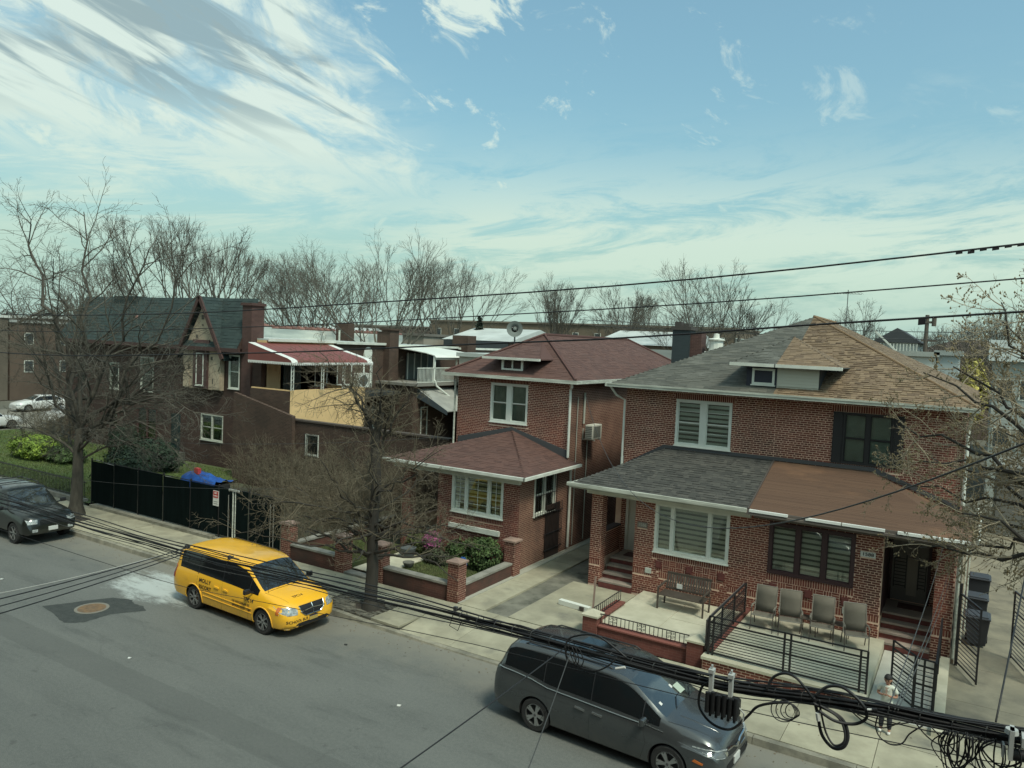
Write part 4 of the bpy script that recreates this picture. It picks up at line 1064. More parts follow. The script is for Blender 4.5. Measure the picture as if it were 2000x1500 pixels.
# ================================================================== the dark Tudor corner house and the row behind it
GREENS = [(0.020, 0.036, 0.035), (0.027, 0.045, 0.043), (0.016, 0.029, 0.029), (0.032, 0.050, 0.047)]
DBR = brick_tex('dark_brick', (0.036, 0.017, 0.013), (0.060, 0.028, 0.020), (0.105, 0.075, 0.058), msize=.013, dirt=(0.024, 0.017, 0.013))
DBR2 = brick_tex('brown_yard_brick', (0.045, 0.027, 0.019), (0.075, 0.042, 0.029), (0.14, 0.10, 0.075), msize=.013, dirt=(0.032, 0.023, 0.017))
STUC = mat('cream_stucco', (0.43, 0.35, 0.25), .9, (0.33, 0.27, 0.195), 2, 1, bump=.3, bscale=20)
GLAZE = mat('grey_sheer', (0.17, .20, .19), .8, (0.11, .13, .125), 1.5, 1)
def corner_house():
    h = thing('corner_house', 'dark brick corner house with steep green shingle roof and cream half timbered gable', 'house', (-42, 28, 0))
    x0, x1, YH = -52.4, -33.0, 28.0
    W_ = Wall('Y', YH)
    wins = [(-38.25, -37.1, 4.62, 6.72), (-35.65, -34.75, 4.70, 6.60), (-38.0, -36.05, 1.6, 3.1), (-34.6, -34.2, 1.9, 3.1), (-47.2, -46.2, 3.9, 5.6), (-43.9, -42.6, 4.0, 6.1), (-44.2, -42.2, 1.1, 3.0), (-47.3, -46.2, 1.4, 2.6), (-50.8, -49.9, 4.0, 5.6)]
    door = (-40.9, -39.9, 0.7, 2.9)
    m_ = MB(); holed_wall(m_, x0, x1, 0, 7.0, wins + [door], lambda a, b, c, d: m_.box(a, b, YH, YH + .25, c, d))
    m_.box(x1 - .25, x1, YH + .25, 33.5, 0, 7.2); m_.box(x0, x0 + .25, YH + .25, 33.5, 0, 7.2); m_.box(x0, x1, 33.5, 33.75, 0, 7.2)
    m_.build('wall', DBR, h)
    m_ = MB(); m_.box(x0 + .3, x1 - .3, YH + .32, 33.4, 0, 7); m_.build('interior', MATS['dark_interior'], h)
    BT = mat('brown_timber', (0.06, .03, .026), .8)
    for i, w in enumerate(wins):
        window(h, W_, *w, (WHITE if i < 2 else GUT if i < 6 else BT), cols=((0, .5), (.5, 1)) if i in (2, 6) else ((0, 1),), hung=True, back='x', backmat=(GLAZE, 0), fw=.06, mull=.08, sill=True)
    q = MB(); q.box(door[0], door[1], YH + .06, YH + .12, door[2], door[3]); d_ = q.build('door', mat('deep_green_door', (0.012, .028, .028), .4), h)
    q = MB(); q.box(-40.5, -40.3, YH + .04, YH + .0599, 1.25, 1.35); q.build('letter_plate', mat('brass', (0.3, .28, .2), .4), d_)
    # roof
    e = 6.95; R = 9.64
    xe = x1 - 1.5
    f = [(x0 - .3, 27.55, e), (xe, 27.55, e), (xe, 28.95, R), (x0 + .6, 28.95, R)]
    q = MB(); q.add([(x0 - .3, 27.56, e), (xe - .01, 27.56, e), (xe - .01, 28.95, R - .02), (x0 + .6, 28.95, R - .02), (x0 + .6, 29.15, R - .02), (xe - .01, 29.15, R - .02), (xe - .01, 29.15, e), (x0 + .6, 29.15, e)], [(1, 2, 5, 6), (2, 3, 4, 5), (4, 7, 6, 5), (0, 7, 4, 3)]); q.build('roof_core', DBR, h)
    rb = roof_base(h, [f], mat('roof_deck_green', (0.018, .032, .031), .95), 'roof', .05)
    shingles(rb, f, (1, 0, 0), GREENS, 'green_shingle', tab=(.3, .5), thick=.014, course=.2, budget=0, seed=51)
    q = MB(); q.box(x0 - .3, x1 - 1.2, 27.45, 27.56, e - .2, e + .02); q.box(x0 - .3, x1 - 1.2, 27.56, 28.0, e - .2, e - .15); q.build('eave', BT, h)
    q = MB(); q.box(-48.2, -45.6, 28.8, 29.4, R - .4, R + .22); q.build('roof_box', mat('roof_deck_green', (0.018, .032, .031), .95), rb)
    # gable: steep cross roof with stucco front
    gx0, gx1, gc = -39.2, -36.0, -37.62
    q = MB(); q.prism([(gx0, 27.72, 4.55), (gx1, 27.72, 4.55), (gx1, 27.72, 6.9), (gc, 27.72, 9.35), (gx0, 27.72, 6.9)], (0, .24, 0)); gb = q.build('gable', STUC, h)
    q = MB(); q.box(-38.30, -37.05, 27.60, 27.75, 4.6, 6.75); q.build('window_recess', BT, gb)
    window(h, Wall('Y', 27.6), -38.0, -37.35, 4.75, 6.6, WHITE, hung=True, back='x', backmat=(GLAZE, 0), fw=.05)
    q = MB(); q.box(-38.40, -36.95, 27.64, 27.715, 6.76, 7.35); q.build('timber_panel', mat('maroon_timber', (0.09, .045, .042), .8), gb)
    ra = random.Random(8); q = MB()
    for k in range(16):
        xx = ra.uniform(-38.9, -36.3); zz = ra.choice([ra.uniform(4.7, 6.6), ra.uniform(7.5, 8.7)])
        if zz < 6.8 and -38.6 < xx < -36.8: continue
        if zz > 7 and abs(xx - gc) > (9.1 - zz) * .55: continue
        s_ = ra.uniform(.05, .14); q.obb((xx, 27.712, zz), (s_, 0, 0), (0, .008, 0), (0, 0, s_ * ra.uniform(.5, 1.2)))
    q.build('stone_insets', mat('dark_stone', (0.08, .07, .055), .9), gb, kind='stuff')
    for sgn, xa in ((-1, gx0 - .45), (1, gx1 + .45)):
        f2 = [(xa, 27.5, 6.35), (gc, 27.5, 9.78), (gc, 29.2, 9.78), (xa, 29.2, 6.35)]
        q = MB(); q.prism(f2, (0, 0, -.1)); q.build('gable_roof', mat('roof_deck_green', (0.018, .032, .031), .95), h)
        shingles(gb, f2, (0, 1, 0), GREENS, 'green_shingle', tab=(.3, .5), thick=.014, course=.2, seed=52)
        q = MB(); q.bar((xa, 27.44, 6.33), (gc, 27.44, 9.78), .1, .22); q.build('bargeboard', BT, gb)
    for pos in ((-39.0), (-36.3)):
        q = MB(); q.prism([(pos - .28, 27.70, 4.6), (pos + .28, 27.70, 4.6), (pos + .28, 27.70, 5.3), (pos + .1, 27.70, 5.62), (pos + .28, 27.70, 5.95), (pos + .28, 27.70, 6.6), (pos - .28, 27.70, 6.6), (pos - .28, 27.70, 5.95), (pos - .1, 27.70, 5.62), (pos - .28, 27.70, 5.3)], (0, -.03, 0)); q.build('shaped_board', STUC, gb)
    # chimney and right flank
    q = MB(); q.box(-34.5, -33.75, 27.9, 28.75, 0, 9.35); q.box(-34.58, -33.67, 27.82, 28.83, 9.35, 9.5)
    q.build('chimney', brick_tex('chimney_brick', (0.062, .030, .026), (0.09, .044, .036), (.15, .10, .085)), h)
    q = MB(); q.bar((-33.2, 27.85, 4.65), (-30.8, 27.85, 3.70), .25, .16); q.build('stair_coping', mat('stone_coping', (0.13, .10, .085), .9), h)
    return h
corner_house()

def yard_wall():
    w = thing('yard_wall', 'long brown brick yard wall with small barred window behind the brush', 'wall', (-27, 26.5, 0))
    hole = (-27.9, -27.0, 2.0, 3.05)
    m_ = MB(); holed_wall(m_, -33.0, -19.2, 0, 3.62, [hole], lambda a, b, c, d: m_.box(a, b, 26.5, 26.75, c, d)); m_.build('wall', DBR2, w)
    q = MB(); q.box(-33.0, -19.15, 26.44, 26.8, 3.622, 3.70); q.build('coping', mat('dark_coping', (0.07, .055, .045), .9), w)
    window(w, Wall('Y', 26.5), *hole, WHITE, back='x', backmat=(mat('frosted', (0.22, .245, .235), .6), 0), fw=.05, bars=6)
    q = MB(); q.prism([(-33.0, 26.25, 0), (-28.6, 26.25, 0), (-28.6, 26.25, 3.85), (-33.0, 26.25, 4.75)], (0, .2, 0)); q.build('buttress', DBR2, w)
yard_wall()

YEL = mat('yellow_stucco', (0.72, 0.50, 0.25), .85, (0.62, 0.43, 0.21), 1.2, 1, bump=.15, bscale=12, dirt=(0.44, .31, .16), dirtscale=.9, dirtlo=.5, dirthi=.85)
SILV = mat('silver_roof_paint', (0.50, 0.54, 0.50), .5, (0.36, 0.40, 0.38), .8, 1, stretch=(1, .4, 3), dirt=(0.66, .68, .62), dirtscale=.5, dirtlo=.45, dirthi=.7)
TILE = mat('red_coping_tile', (0.23, .12, .10), .8, rnd='obj', rndamt=.3)
XR = -33.0
def rear_unit(y0, y1, label, wallmat, zt=7.5):
    h = thing('row_house', label, 'row house', (-38, (y0 + y1) / 2, 0), 'attached row houses seen from the back')
    m_ = MB(); m_.box(-45, XR, y0, y1, 0, zt); m_.build('wall', wallmat, h)
    q = MB(); q.box(-44.8, XR + .12, y0 - .0, y1, zt + .002, zt + .09); q.build('roof', SILV, h)
    q = MB(); q.box(XR + .122, XR + .22, y0, y1, zt - .05, zt + .10); q.build('gutter', WHITE, h)
    q = MB(); q.box(-45.1, -44.8, y0, y1, zt + .0, zt + .85); q.build('parapet', SILV, h)
    q_ = MB(); q_.tube([(-44.95, 0, 0), (-44.95, .62, 0)], .16, 7)
    me = None
    n = int((y1 - y0) / .66)
    for k in range(n):
        yy = y0 + k * .66
        if me is None:
            mm = MB(); mm.tube([(0, -.31, .05), (0, .31, -.03)], [.17, .14], 7); me = mm.build('coping_tile', TILE, mesh_only=True)
        place(me, 'coping_tile', h, (-44.95, yy + .33, zt + .93))
    return h
u1 = rear_unit(28.3, 33.4, 'yellow stuccoed row house with red balcony awning', YEL)
u2 = rear_unit(33.42, 38.9, 'brown brick row house beside the yellow one, arched white window', DBR2, 7.46)
u3 = rear_unit(38.92, 46.0, 'brown row house with white canopy over a railed deck', DBR2, 7.36)
u4 = rear_unit(46.02, 54.0, 'farthest brown row house end with black roof screen', mat('dull_brown_wall', (0.12, .085, .07), .9), 7.3)
WX_ = Wall('X', XR)
# unit 1: terrace block, awning, posts
q = MB(); q.box(-32.99, -30.0, 27.35, 32.95, 0, 4.05); q.box(-30.16, -30.0, 27.35, 32.95, 4.05, 5.0); q.box(-32.99, -30.161, 27.35, 27.5, 4.05, 5.0); q.box(-32.99, -30.161, 32.8, 32.95, 4.05, 5.0); q.build('terrace', YEL, u1)
q = MB(); q.box(-32.99, -32.9, 29.5, 30.75, 4.1, 6.25); q.build('balcony_door', mat('barred_door', (0.03, .045, .05), .4), u1)
q = MB()
for k in range(9): q.cyl((-32.86, 29.6 + k * .13, 4.1), (-32.86, 29.6 + k * .13, 6.2), .012, 5)
q.build('door_bars', IRON, u1)
window(u1, WX_, 31.9, 32.9, 4.9, 6.4, WHITE, hung=True, back='x', backmat=(GLAZE, 0), bars=7)
q = MB(); q.box(-32.98, -32.85, 31.4, 33.1, 4.7, 4.85); q.build('brown_sill', mat('brown_sill', (0.12, .05, .035), .8), u1)
q = MB(); q.prism([(-32.98, 28.35, 4.06), (-32.98, 29.3, 4.06), (-32.98, 29.3, 6.4), (-32.98, 28.35, 6.4)], (.03, 0, 0)); q.build('wall_patch', mat('tan_wall', (0.40, .31, .19), .9), u1)
awn = thing('awning', 'red metal awning with white stripes and scalloped edge over the yellow balcony', 'awning', (-31.5, 30, 6.5))
RD = mat('awning_red', (0.19, 0.058, 0.048), .6, (0.15, .048, .04), 2, .6); AWH = mat('awning_white', (0.66, .66, .62), .5)
prof = [(-33.0, 7.38), (-31.6, 7.02), (-30.6, 6.80), (-30.0, 6.66), (-29.75, 6.56), (-29.68, 6.44)]
ya, yb = 27.1, 33.2
for i in range(14):
    a = ya + (yb - ya) * i / 14; b = ya + (yb - ya) * (i + 1) / 14
    m_ = MB(); pts = [(x, a + .008, z) for x, z in prof]; m_.cur = 0
    for k in range(len(prof) - 1):
        m_.add([(prof[k][0], a + .01, prof[k][1]), (prof[k + 1][0], a + .01, prof[k + 1][1]), (prof[k + 1][0], b - .01, prof[k + 1][1]), (prof[k][0], b - .01, prof[k][1]),
                (prof[k][0], a + .01, prof[k][1] - .03), (prof[k + 1][0], a + .01, prof[k + 1][1] - .03), (prof[k + 1][0], b - .01, prof[k + 1][1] - .03), (prof[k][0], b - .01, prof[k][1] - .03)],
               [(0, 1, 2, 3), (7, 6, 5, 4), (0, 4, 5, 1), (2, 6, 7, 3)])
    m_.build('slat', AWH if i in (0, 13) else RD, awn)
m_ = MB()
for k in range(len(prof)):
    pass
m_.poly([(-33.0, ya, 7.36)] + [(x, ya, z) for x, z in prof[1:]] + [(-33.0, ya, 6.44)])
m_.build('end_panel', RD, awn, label='red triangular end of the awning')
m_ = MB()
for k in range(48):
    a = ya + (yb - ya) * k / 48; w = (yb - ya) / 48
    m_.prism([(-29.66, a, 6.45), (-29.66, a + w, 6.45), (-29.66, a + w * .8, 6.33), (-29.66, a + w * .5, 6.30), (-29.66, a + w * .2, 6.33)], (-.02, 0, 0))
for k in range(26):
    a = -33.0 + 3.3 * k / 26; w = 3.3 / 26
    m_.prism([(a, ya - .01, 6.45), (a + w, ya - .01, 6.45), (a + w * .8, ya - .01, 6.33), (a + w * .5, ya - .01, 6.30), (a + w * .2, ya - .01, 6.33)], (0, .02, 0))
m_.build('scalloped_valance', AWH, awn)
m_ = MB()
for yy in (27.2, 29.3, 30.9, 33.1):
    for d in (0, .16): m_.box(-29.83, -29.79, yy + d, yy + d + .03, 5.0, 6.42)
    for z in range(6): m_.bar((-29.81, yy + .02, 5.05 + z * .22), (-29.81, yy + .17, 5.16 + z * .22), .015)
m_.build('posts', WHITE, awn)
q = MB(); q.box(-32.99, -29.99, 27.30, 27.345, 0, 4.95); q.build('dark_terrace_side', DBR2, u1)
# unit 2: chimney, arched window, AC, windows below
q = MB(); q.box(-33.2, -32.5, 37.9, 38.8, 0, 8.40); q.box(-33.3, -32.4, 37.8, 38.9, 8.40, 8.52); q.box(-33.6, -33.21, 37.9, 38.5, 7.4, 8.3); q.build('chimney', DBR2, u2)
window(u2, WX_, 36.0, 36.75, 5.0, 6.9, WHITE2, hung=True, back='x', backmat=(GLAZE, 0), fw=.12)
q = MB(); q.cyl((-32.97, 36.375, 6.9), (-32.93, 36.375, 6.9), .375, 14); q.build('arch', WHITE2, u2)
window(u2, WX_, 33.7, 35.0, 4.9, 6.4, WHITE, back='x', backmat=(mat('pale_shade', (0.42, .45, .42), .7), 0), fw=.07)
window(u2, WX_, 34.4, 35.6, 1.9, 3.9, WHITE, hung=True, back='x', backmat=(GLAZE, 0), fw=.1, bars=6)
window(u2, WX_, 37.0, 37.9, 2.0, 4.0, WHITE, hung=True, back='x', backmat=(GLAZE, 0), fw=.1)
q = MB(); q.box(-32.99, -31.0, 33.6, 38.6, 4.35, 4.55); q.build('dark_ledge', mat('dark_ledge', (0.02, .025, .025), .8), u2)
a2 = thing('air_conditioner', 'white air conditioner with round fan on the brown brick row house', 'air conditioner', (-32.7, 35.3, 4.7))
q = MB(); q.box(-32.8, -32.4, 34.95, 35.95, 4.75, 5.65); q.build('casing', WHITE2, a2, bevel=.03)
q = MB(); q.cyl((-32.398, 35.45, 5.2), (-32.38, 35.45, 5.2), .34, 20); q.build('fan_grille', mat('ac_dark', (0.10, .105, .095), .6), a2)
# unit 3: deck, canopy, railing, sloped awning
q = MB(); q.box(-32.99, -29.6, 37.2, 43.8, 4.95, 5.12); q.build('deck', mat('deck_grey', (0.2, .19, .165), .9), u3)
q = MB(); q.box(-32.99, -30.0, 37.4, 43.6, 0, 4.94); q.build('lower_storey', DBR2, u3)
rl = thing('balcony_railing', 'white metal railing of the deck under the white canopy', 'railing', (-29.7, 40, 5.12))
for (a, b, zz) in ((37.25, 41.2, 5.14), (41.3, 43.8, 4.9)):
    q = MB(); q.box(-29.66, -29.60, a, b, zz + .93, zz + .99); q.box(-29.65, -29.61, a, b, zz + .04, zz + .08); q.build('rail', WHITE, rl)
    n = int((b - a) / .135)
    for k in range(n):
        q = MB(); y_ = a + .05 + k * .135; q.box(-29.64, -29.62, y_, y_ + .035, zz + .08, zz + .93); q.build('baluster', WHITE, rl)
cp = thing('canopy', 'white rounded canopy on white posts over the railed deck', 'canopy', (-31, 40.5, 7))
m_ = MB(); prof2 = [(-33.0, 7.34), (-31.5, 7.20), (-30.3, 7.06), (-29.6, 6.92), (-29.45, 6.78), (-29.5, 6.70)]
for k in range(len(prof2) - 1):
    m_.prism([(prof2[k][0], 38.9, prof2[k][1]), (prof2[k + 1][0], 38.9, prof2[k + 1][1]), (prof2[k + 1][0], 38.9, prof2[k + 1][1] - .05), (prof2[k][0], 38.9, prof2[k][1] - .05)], (0, 4.9, 0))
m_.build('roof', WHITE2, cp)
q = MB(); q.box(-29.72, -29.6, 38.95, 39.07, 5.1, 6.85); q.box(-29.72, -29.6, 43.5, 43.6, 5.1, 6.85); q.box(-29.72, -29.62, 41.4, 41.48, 5.1, 6.85); q.build('post', WHITE2, cp)
q = MB(); q.box(-32.97, -32.9, 40.2, 43.2, 5.15, 6.9); q.build('glazed_wall', GLAZE, u3)
q = MB()
for k in range(5): q.box(-32.88, -32.83, 40.2 + k * .72, 40.27 + k * .72, 5.15, 6.95)
q.build('mullions', WHITE2, u3)
q = MB(); q.tube([(-29.55, 39.0, 5.3), (-29.5, 39.1, 4.95), (-28.6, 41.5, 3.2)], .06, 8); q.build('drain_pipe', WHITE2, u3)
sa = thing('lower_awning', 'sloping pale grey awning roof below the white railed deck', 'awning', (-29, 40, 4))
q = MB(); q.prism([(-30.0, 37.8, 4.75), (-30.0, 42.8, 4.75), (-27.6, 42.8, 3.55), (-27.6, 37.8, 3.55)], (0, 0, -.06)); q.build('panel', mat('grey_awning', (0.30, .30, .27), .7, (.22, .22, .2), 1.5, 1), sa)
q = MB(); q.prism([(-30.0, 37.78, 4.76), (-27.6, 37.78, 3.56), (-27.6, 37.78, 3.3), (-30.0, 37.78, 4.2)], (0, -.02, 0)); q.build('cheek', mat('slate_cheek', (0.05, .065, .075), .7), sa)
window(u3, Wall('X', -30.0), 38.2, 38.9, 1.7, 3.6, WHITE, hung=True, back='x', backmat=(GLAZE, 0), fw=.08)
# roof clutter on the row
q = MB(); q.box(-43.5, -42.2, 44.2, 44.9, 7.3, 8.9); q.build('stack', DBR2, u3)
q = MB(); q.tube([(-40, 41, 7.4), (-40, 41, 8.3)], .07, 8); q.build('vent_pipe', GUT, u3)
q = MB(); q.box(-34.5, -33.2, 46.4, 53.6, 7.3, 7.95); q.build('roof_screen', mat('black_roof_screen', (0.02, .026, .028), .8), u4)
q = MB(); q.box(-33.6, -32.2, 46.3, 47.4, 0, 8.3); q.build('chimney', DBR2, u4)
q = MB(); q.prism([(-33, 47.8, 6.9), (-33, 53, 6.9), (-30, 53, 6.3), (-30, 47.8, 6.3)], (0, 0, -.08)); q.build('porch_roof', mat('slate_pale', (0.25, .29, .29), .6), u4)
q = MB(); q.box(-32.99, -30.2, 48, 53, 0, 6.2); q.build('rear_porch', mat('tan_siding', (0.33, .29, .22), .85), u4)

# ================================================================== farther buildings
def far_house(label, x0, x1, y0, y1, z, col, roof='flat', rz=1.6, rcol=(0.5, .53, .5), wins=0, group=None, cat='house', name='far_house', zb=0.0, wcol=None):
    h = thing(name, label, cat, ((x0 + x1) / 2, (y0 + y1) / 2, 0), group)
    mt = mat('far_wall_%g_%g_%g' % col, col, .9, tuple(c * .8 for c in col), .6, 1) if isinstance(col, tuple) else col
    m_ = MB(); m_.box(x0, x1, y0, y1, zb, z); m_.build('wall', mt, h)
    rm = mat('far_roof_%g_%g_%g' % rcol, rcol, .8, tuple(c * .75 for c in rcol), .5, 1)
    if roof == 'flat':
        q = MB(); q.box(x0 - .15, x1 + .15, y0 - .15, y1 + .15, z + .002, z + .25); q.build('roof', rm, h)
    elif roof == 'gable_x':    # ridge along x
        yc = (y0 + y1) / 2; q = MB(); q.prism([(x0 - .3, y0 - .4, z), (x0 - .3, yc, z + rz), (x0 - .3, y1 + .4, z)], (x1 - x0 + .6, 0, 0)); q.build('roof', rm, h)
    elif roof == 'gable_y':
        xc = (x0 + x1) / 2; q = MB(); q.prism([(x0 - .4, y0 - .3, z), (x1 + .4, y0 - .3, z), (xc, y0 - .3, z + rz)], (0, y1 - y0 + .6, 0)); q.build('roof', rm, h)
    elif roof == 'hip':
        xc, yc = (x0 + x1) / 2, (y0 + y1) / 2; L = (y1 - y0) / 2; hx = max((x1 - x0) / 2 - L, 0.3)
        q = MB(); q.add([(x0 - .4, y0 - .4, z), (x1 + .4, y0 - .4, z), (x1 + .4, y1 + .4, z), (x0 - .4, y1 + .4, z), (xc - hx, yc, z + rz), (xc + hx, yc, z + rz)], [(0, 1, 5, 4), (1, 2, 5), (2, 3, 4, 5), (3, 0, 4), (3, 2, 1, 0)]); q.build('roof', rm, h)
    if wins:
        wm = mat('far_window', (0.05, .06, .062), .25); fm = WHITE
        n = wins; st = max(1, int((z - zb) / 2.9))
        for s_ in range(st):
            for k in range(n):
                xx = x0 + (x1 - x0) * (k + .5) / n; zz = z - 1.0 - 2.8 * s_
                q = MB(); q.box(xx - .45, xx + .45, y0 - .05, y0 - .001, zz - 1.2, zz); f_ = q.build('window', fm, h)
                q = MB(); q.box(xx - .38, xx + .38, y0 - .06, y0 - .0505, zz - 1.13, zz - .07); q.build('pane', wm, f_)
                if x1 < -5:
                    yy = y0 + (y1 - y0) * (k + .5) / n
                    q = MB(); q.box(x1 + .001, x1 + .05, yy - .45, yy + .45, zz - 1.2, zz); f_ = q.build('window', fm, h)
                    q = MB(); q.box(x1 + .0505, x1 + .06, yy - .38, yy + .38, zz - 1.13, zz - .07); q.build('pane', wm, f_)
    return h
# houses seen in the gap between the two brick houses
h = far_house('grey roofed brick house glimpsed between the maroon and grey roofs', -24, -11.8, 42, 52, 6.4, (0.16, .085, .06), 'hip', 1.5, (0.12, .13, .115), 3)
q = MB(); q.box(-14.5, -13.4, 41.7, 41.99, 6.2, 7.9); q.build('siding', mat('pale_yellow', (.5, .47, .33), .8), h)
ch = thing('chimney_stack', 'black clad square chimney rising between the two brick houses', 'chimney', (-11.3, 33.3, 6.5))
q = MB(); q.box(-11.75, -10.95, 33.0, 33.8, 0, 8.85); q.build('stack', mat('slate_cladding', (0.022, .034, .038), .6, (.03, .045, .05), 3, 1, stretch=(1, 1, 6)), ch)
q = MB(); q.box(-11.82, -10.88, 32.93, 33.87, 8.852, 9.0); q.box(-11.7, -11.4, 33.1, 33.5, 9.0, 9.22); q.box(-11.3, -11.05, 33.1, 33.5, 9.0, 9.16); q.build('cap', mat('chimney_cap', (0.06, .055, .05), .9), ch)
q = MB(); q.box(-10.949, -10.45, 33.1, 33.8, 0, 8.75); q.build('brick_flue', brick_tex('chimney_brick', (0.062, .030, .026), (0.09, .044, .036), (.15, .10, .085)), ch)
cv = thing('roof_vent', 'white chimney pot standing behind the grey shingle roof', 'chimney', (-10, 34, 7))
q = MB(); q.box(-10.25, -9.5, 33.0, 33.7, 6.5, 7.95); q.lathe([(.32, 0), (.30, .45), (.38, .5), (.38, .55), (.14, .60), (.12, .78), (.02, .80)], (-9.85, 33.35, 7.95), 12); q.build('stack', WHITE2, cv)
# antenna on the ridge
an = thing('roof_antenna', 'thin television antenna standing on the tan roof ridge', 'antenna', (-4.9, 35.5, 9.4))
q = MB(); q.cyl((-4.9, 35.5, 9.3), (-4.9, 35.5, 10.85), .018, 6); q.build('mast', mat('grey_metal', (0.10, .11, .11), .5), an)
q = MB(); q.bar((-5.45, 35.55, 10.72), (-4.35, 35.45, 10.66), .018)
for k in range(9): x_ = -5.4 + k * .13; q.bar((x_, 35.1, 10.71), (x_ + .02, 35.95, 10.70), .009)
q.build('boom', mat('grey_metal', (0.10, .11, .11), .5), an)
# round dish over the row
di = thing('satellite_dish', 'large round pale satellite dish above the maroon roof', 'satellite dish', (-24.3, 40, 7.5))
q = MB(); c = Vector((-24.35, 40, 8.78)); fwd = Vector((.5, -.8, .12)).normalized(); a_ = fwd.orthogonal().normalized(); b_ = fwd.cross(a_)
vs = [c]; fs = []
for r_, d_ in ((.2, .01), (.38, .05), (.50, .10)):
    for k in range(20): w = 2 * pi * k / 20; vs.append(c + (a_ * cos(w) + b_ * sin(w)) * r_ + fwd * d_)
for k in range(20): fs.append((0, 1 + k, 1 + (k + 1) % 20))
for j in range(2):
    for k in range(20): fs.append((1 + j * 20 + k, 1 + j * 20 + (k + 1) % 20, 21 + j * 20 + (k + 1) % 20, 21 + j * 20 + k))
q.add(vs, fs); q.build('dish', mat('dish_grey', (0.13, .15, .14), .8), di, smooth='full')
q = MB(); q.cyl((-24.35, 40.05, 5.0), (-24.35, 40.05, 8.7), .05, 8); q.build('mast', mat('grey_metal', (0.10, .11, .11), .5), di)
FH = far_house
FH('low grey shed roof building below the satellite dish', -29, -21, 40.8, 48, 6.9, (0.42, .40, .34), 'flat', 0, (.46, .5, .47), 2)
FH('long brown brick apartment block on the skyline', -71, -25, 92, 104, 10.6, (0.17, .135, .095), 'flat', 0, (.2, .17, .13), 14, cat='apartment block', name='apartment_block')
FH('brown block with flat roof left of the long apartment block', -92, -74, 98, 112, 9.6, (0.13, .10, .08), 'flat', 0, (.2, .18, .15), 6, cat='apartment block', name='apartment_block')
rf = random.Random(21)
# roofs of the next avenue row: silver planes between party walls
for k in range(11):
    y0 = 24 + k * 7.2
    cl = rf.choice([(0.09, .06, .045), (0.11, .08, .06), (0.13, .11, .085), (0.07, .045, .035)])
    rc = rf.choice([(0.50, .54, .52), (0.58, .60, .56), (.36, .38, .36)])
    FH(['silver roofed row house across the avenue near the left', 'second silver roofed house across the avenue', 'house with pale gable roof across the avenue', 'narrow row house with dark wall across the avenue', 'cream row house across the avenue', 'brick row house behind the corner roof', 'row house with bright flat roof behind the awning', 'row house below the tall bare tree', 'row house with white gable front', 'row house right of the tall tree', 'last row house before the long block'][k],
       -96, -82, y0, y0 + 7.0, 7.5 + rf.uniform(-.4, .9), cl, rf.choice(['flat', 'flat', 'gable_x']), 1.5, rc, 2, 'row houses across the avenue')
for k in range(7):
    x0 = -62 + k * 8.4
    FH(['pale gabled house at the back, first from the left', 'flat roofed brown house at the back', 'white walled house behind the canopy', 'dark roofed house with twin dormer shapes', 'tan house right of the dark roof', 'grey house behind the satellite dish', 'brick house behind the maroon ridge'][k],
       x0, x0 + 7.4, 60 + rf.uniform(-3, 6), 72, 7.6 + rf.uniform(-.6, .6), rf.choice([(0.30, .27, .22), (0.14, .09, .07), (.45, .45, .4), (0.22, .16, .12)]), rf.choice(['flat', 'gable_x', 'hip']), 1.3, rf.choice([(0.5, .54, .52), (.10, .13, .14), (.16, .15, .13)]), 3, 'houses in the middle distance')
# right background
h = FH('white garage wall with pale grey flat roof behind the tan roof', -4.9, -1.75, 44, 50, 8.15, (0.60, .62, .57), 'flat', 0, (.36, .39, .36), 0, cat='garage', name='garage')
FH('blue grey shed beside the yellow bush', -1.7, -.75, 44, 48, 8.25, (0.36, .42, .42), 'flat', 0, (.3, .34, .33), 0, cat='shed', name='shed')
h = FH('white house with outside stairs and dark gable roof', -7.2, -4.2, 70, 78, 9.3, (0.50, .52, .48), 'gable_y', 1.2, (.05, .055, .06), 1)
q = MB()
for k in range(14): q.box(-7.3 + k * .24, -7.24 + k * .24, 69.0, 69.06, 7.2, 9.2 - k * .0)
q.bar((-7.3, 69.03, 10.2), (-4.6, 69.03, 7.6), .3, .12); q.build('outside_stair', WHITE, h)
FH('long low brown house line at the right horizon', -6, 22, 92, 100, 8.7, (0.12, .085, .07), 'hip', 1.6, (.13, .095, .08), 8)
for k, (x0, x1, y0, z, c, rt, lb) in enumerate([(.9, 3.2, 52, 8.1, (0.38, .41, .38), 'gable_x', 'grey sided house right of the yellow bush'), (3.6, 8.5, 58, 7.9, (0.46, .44, .42), 'gable_y', 'pale house farther right behind branches'), (2.2, 6.5, 76, 8.6, (0.36, .38, .35), 'hip', 'grey hipped house behind the branches at far right'), (8.5, 14, 66, 8.2, (0.30, .25, .2), 'gable_x', 'tan house at the right edge')]):
    FH(lb, x0, x1, y0, y0 + 7, z, c, rt, 1.3, (.27, .30, .28), 2)
FH('low grey garage at the end of the side yard', 1.2, 6.5, 41.5, 46, 3.0, (0.16, .165, .15), 'flat', 0, (.22, .23, .21), 0, cat='garage', name='garage')
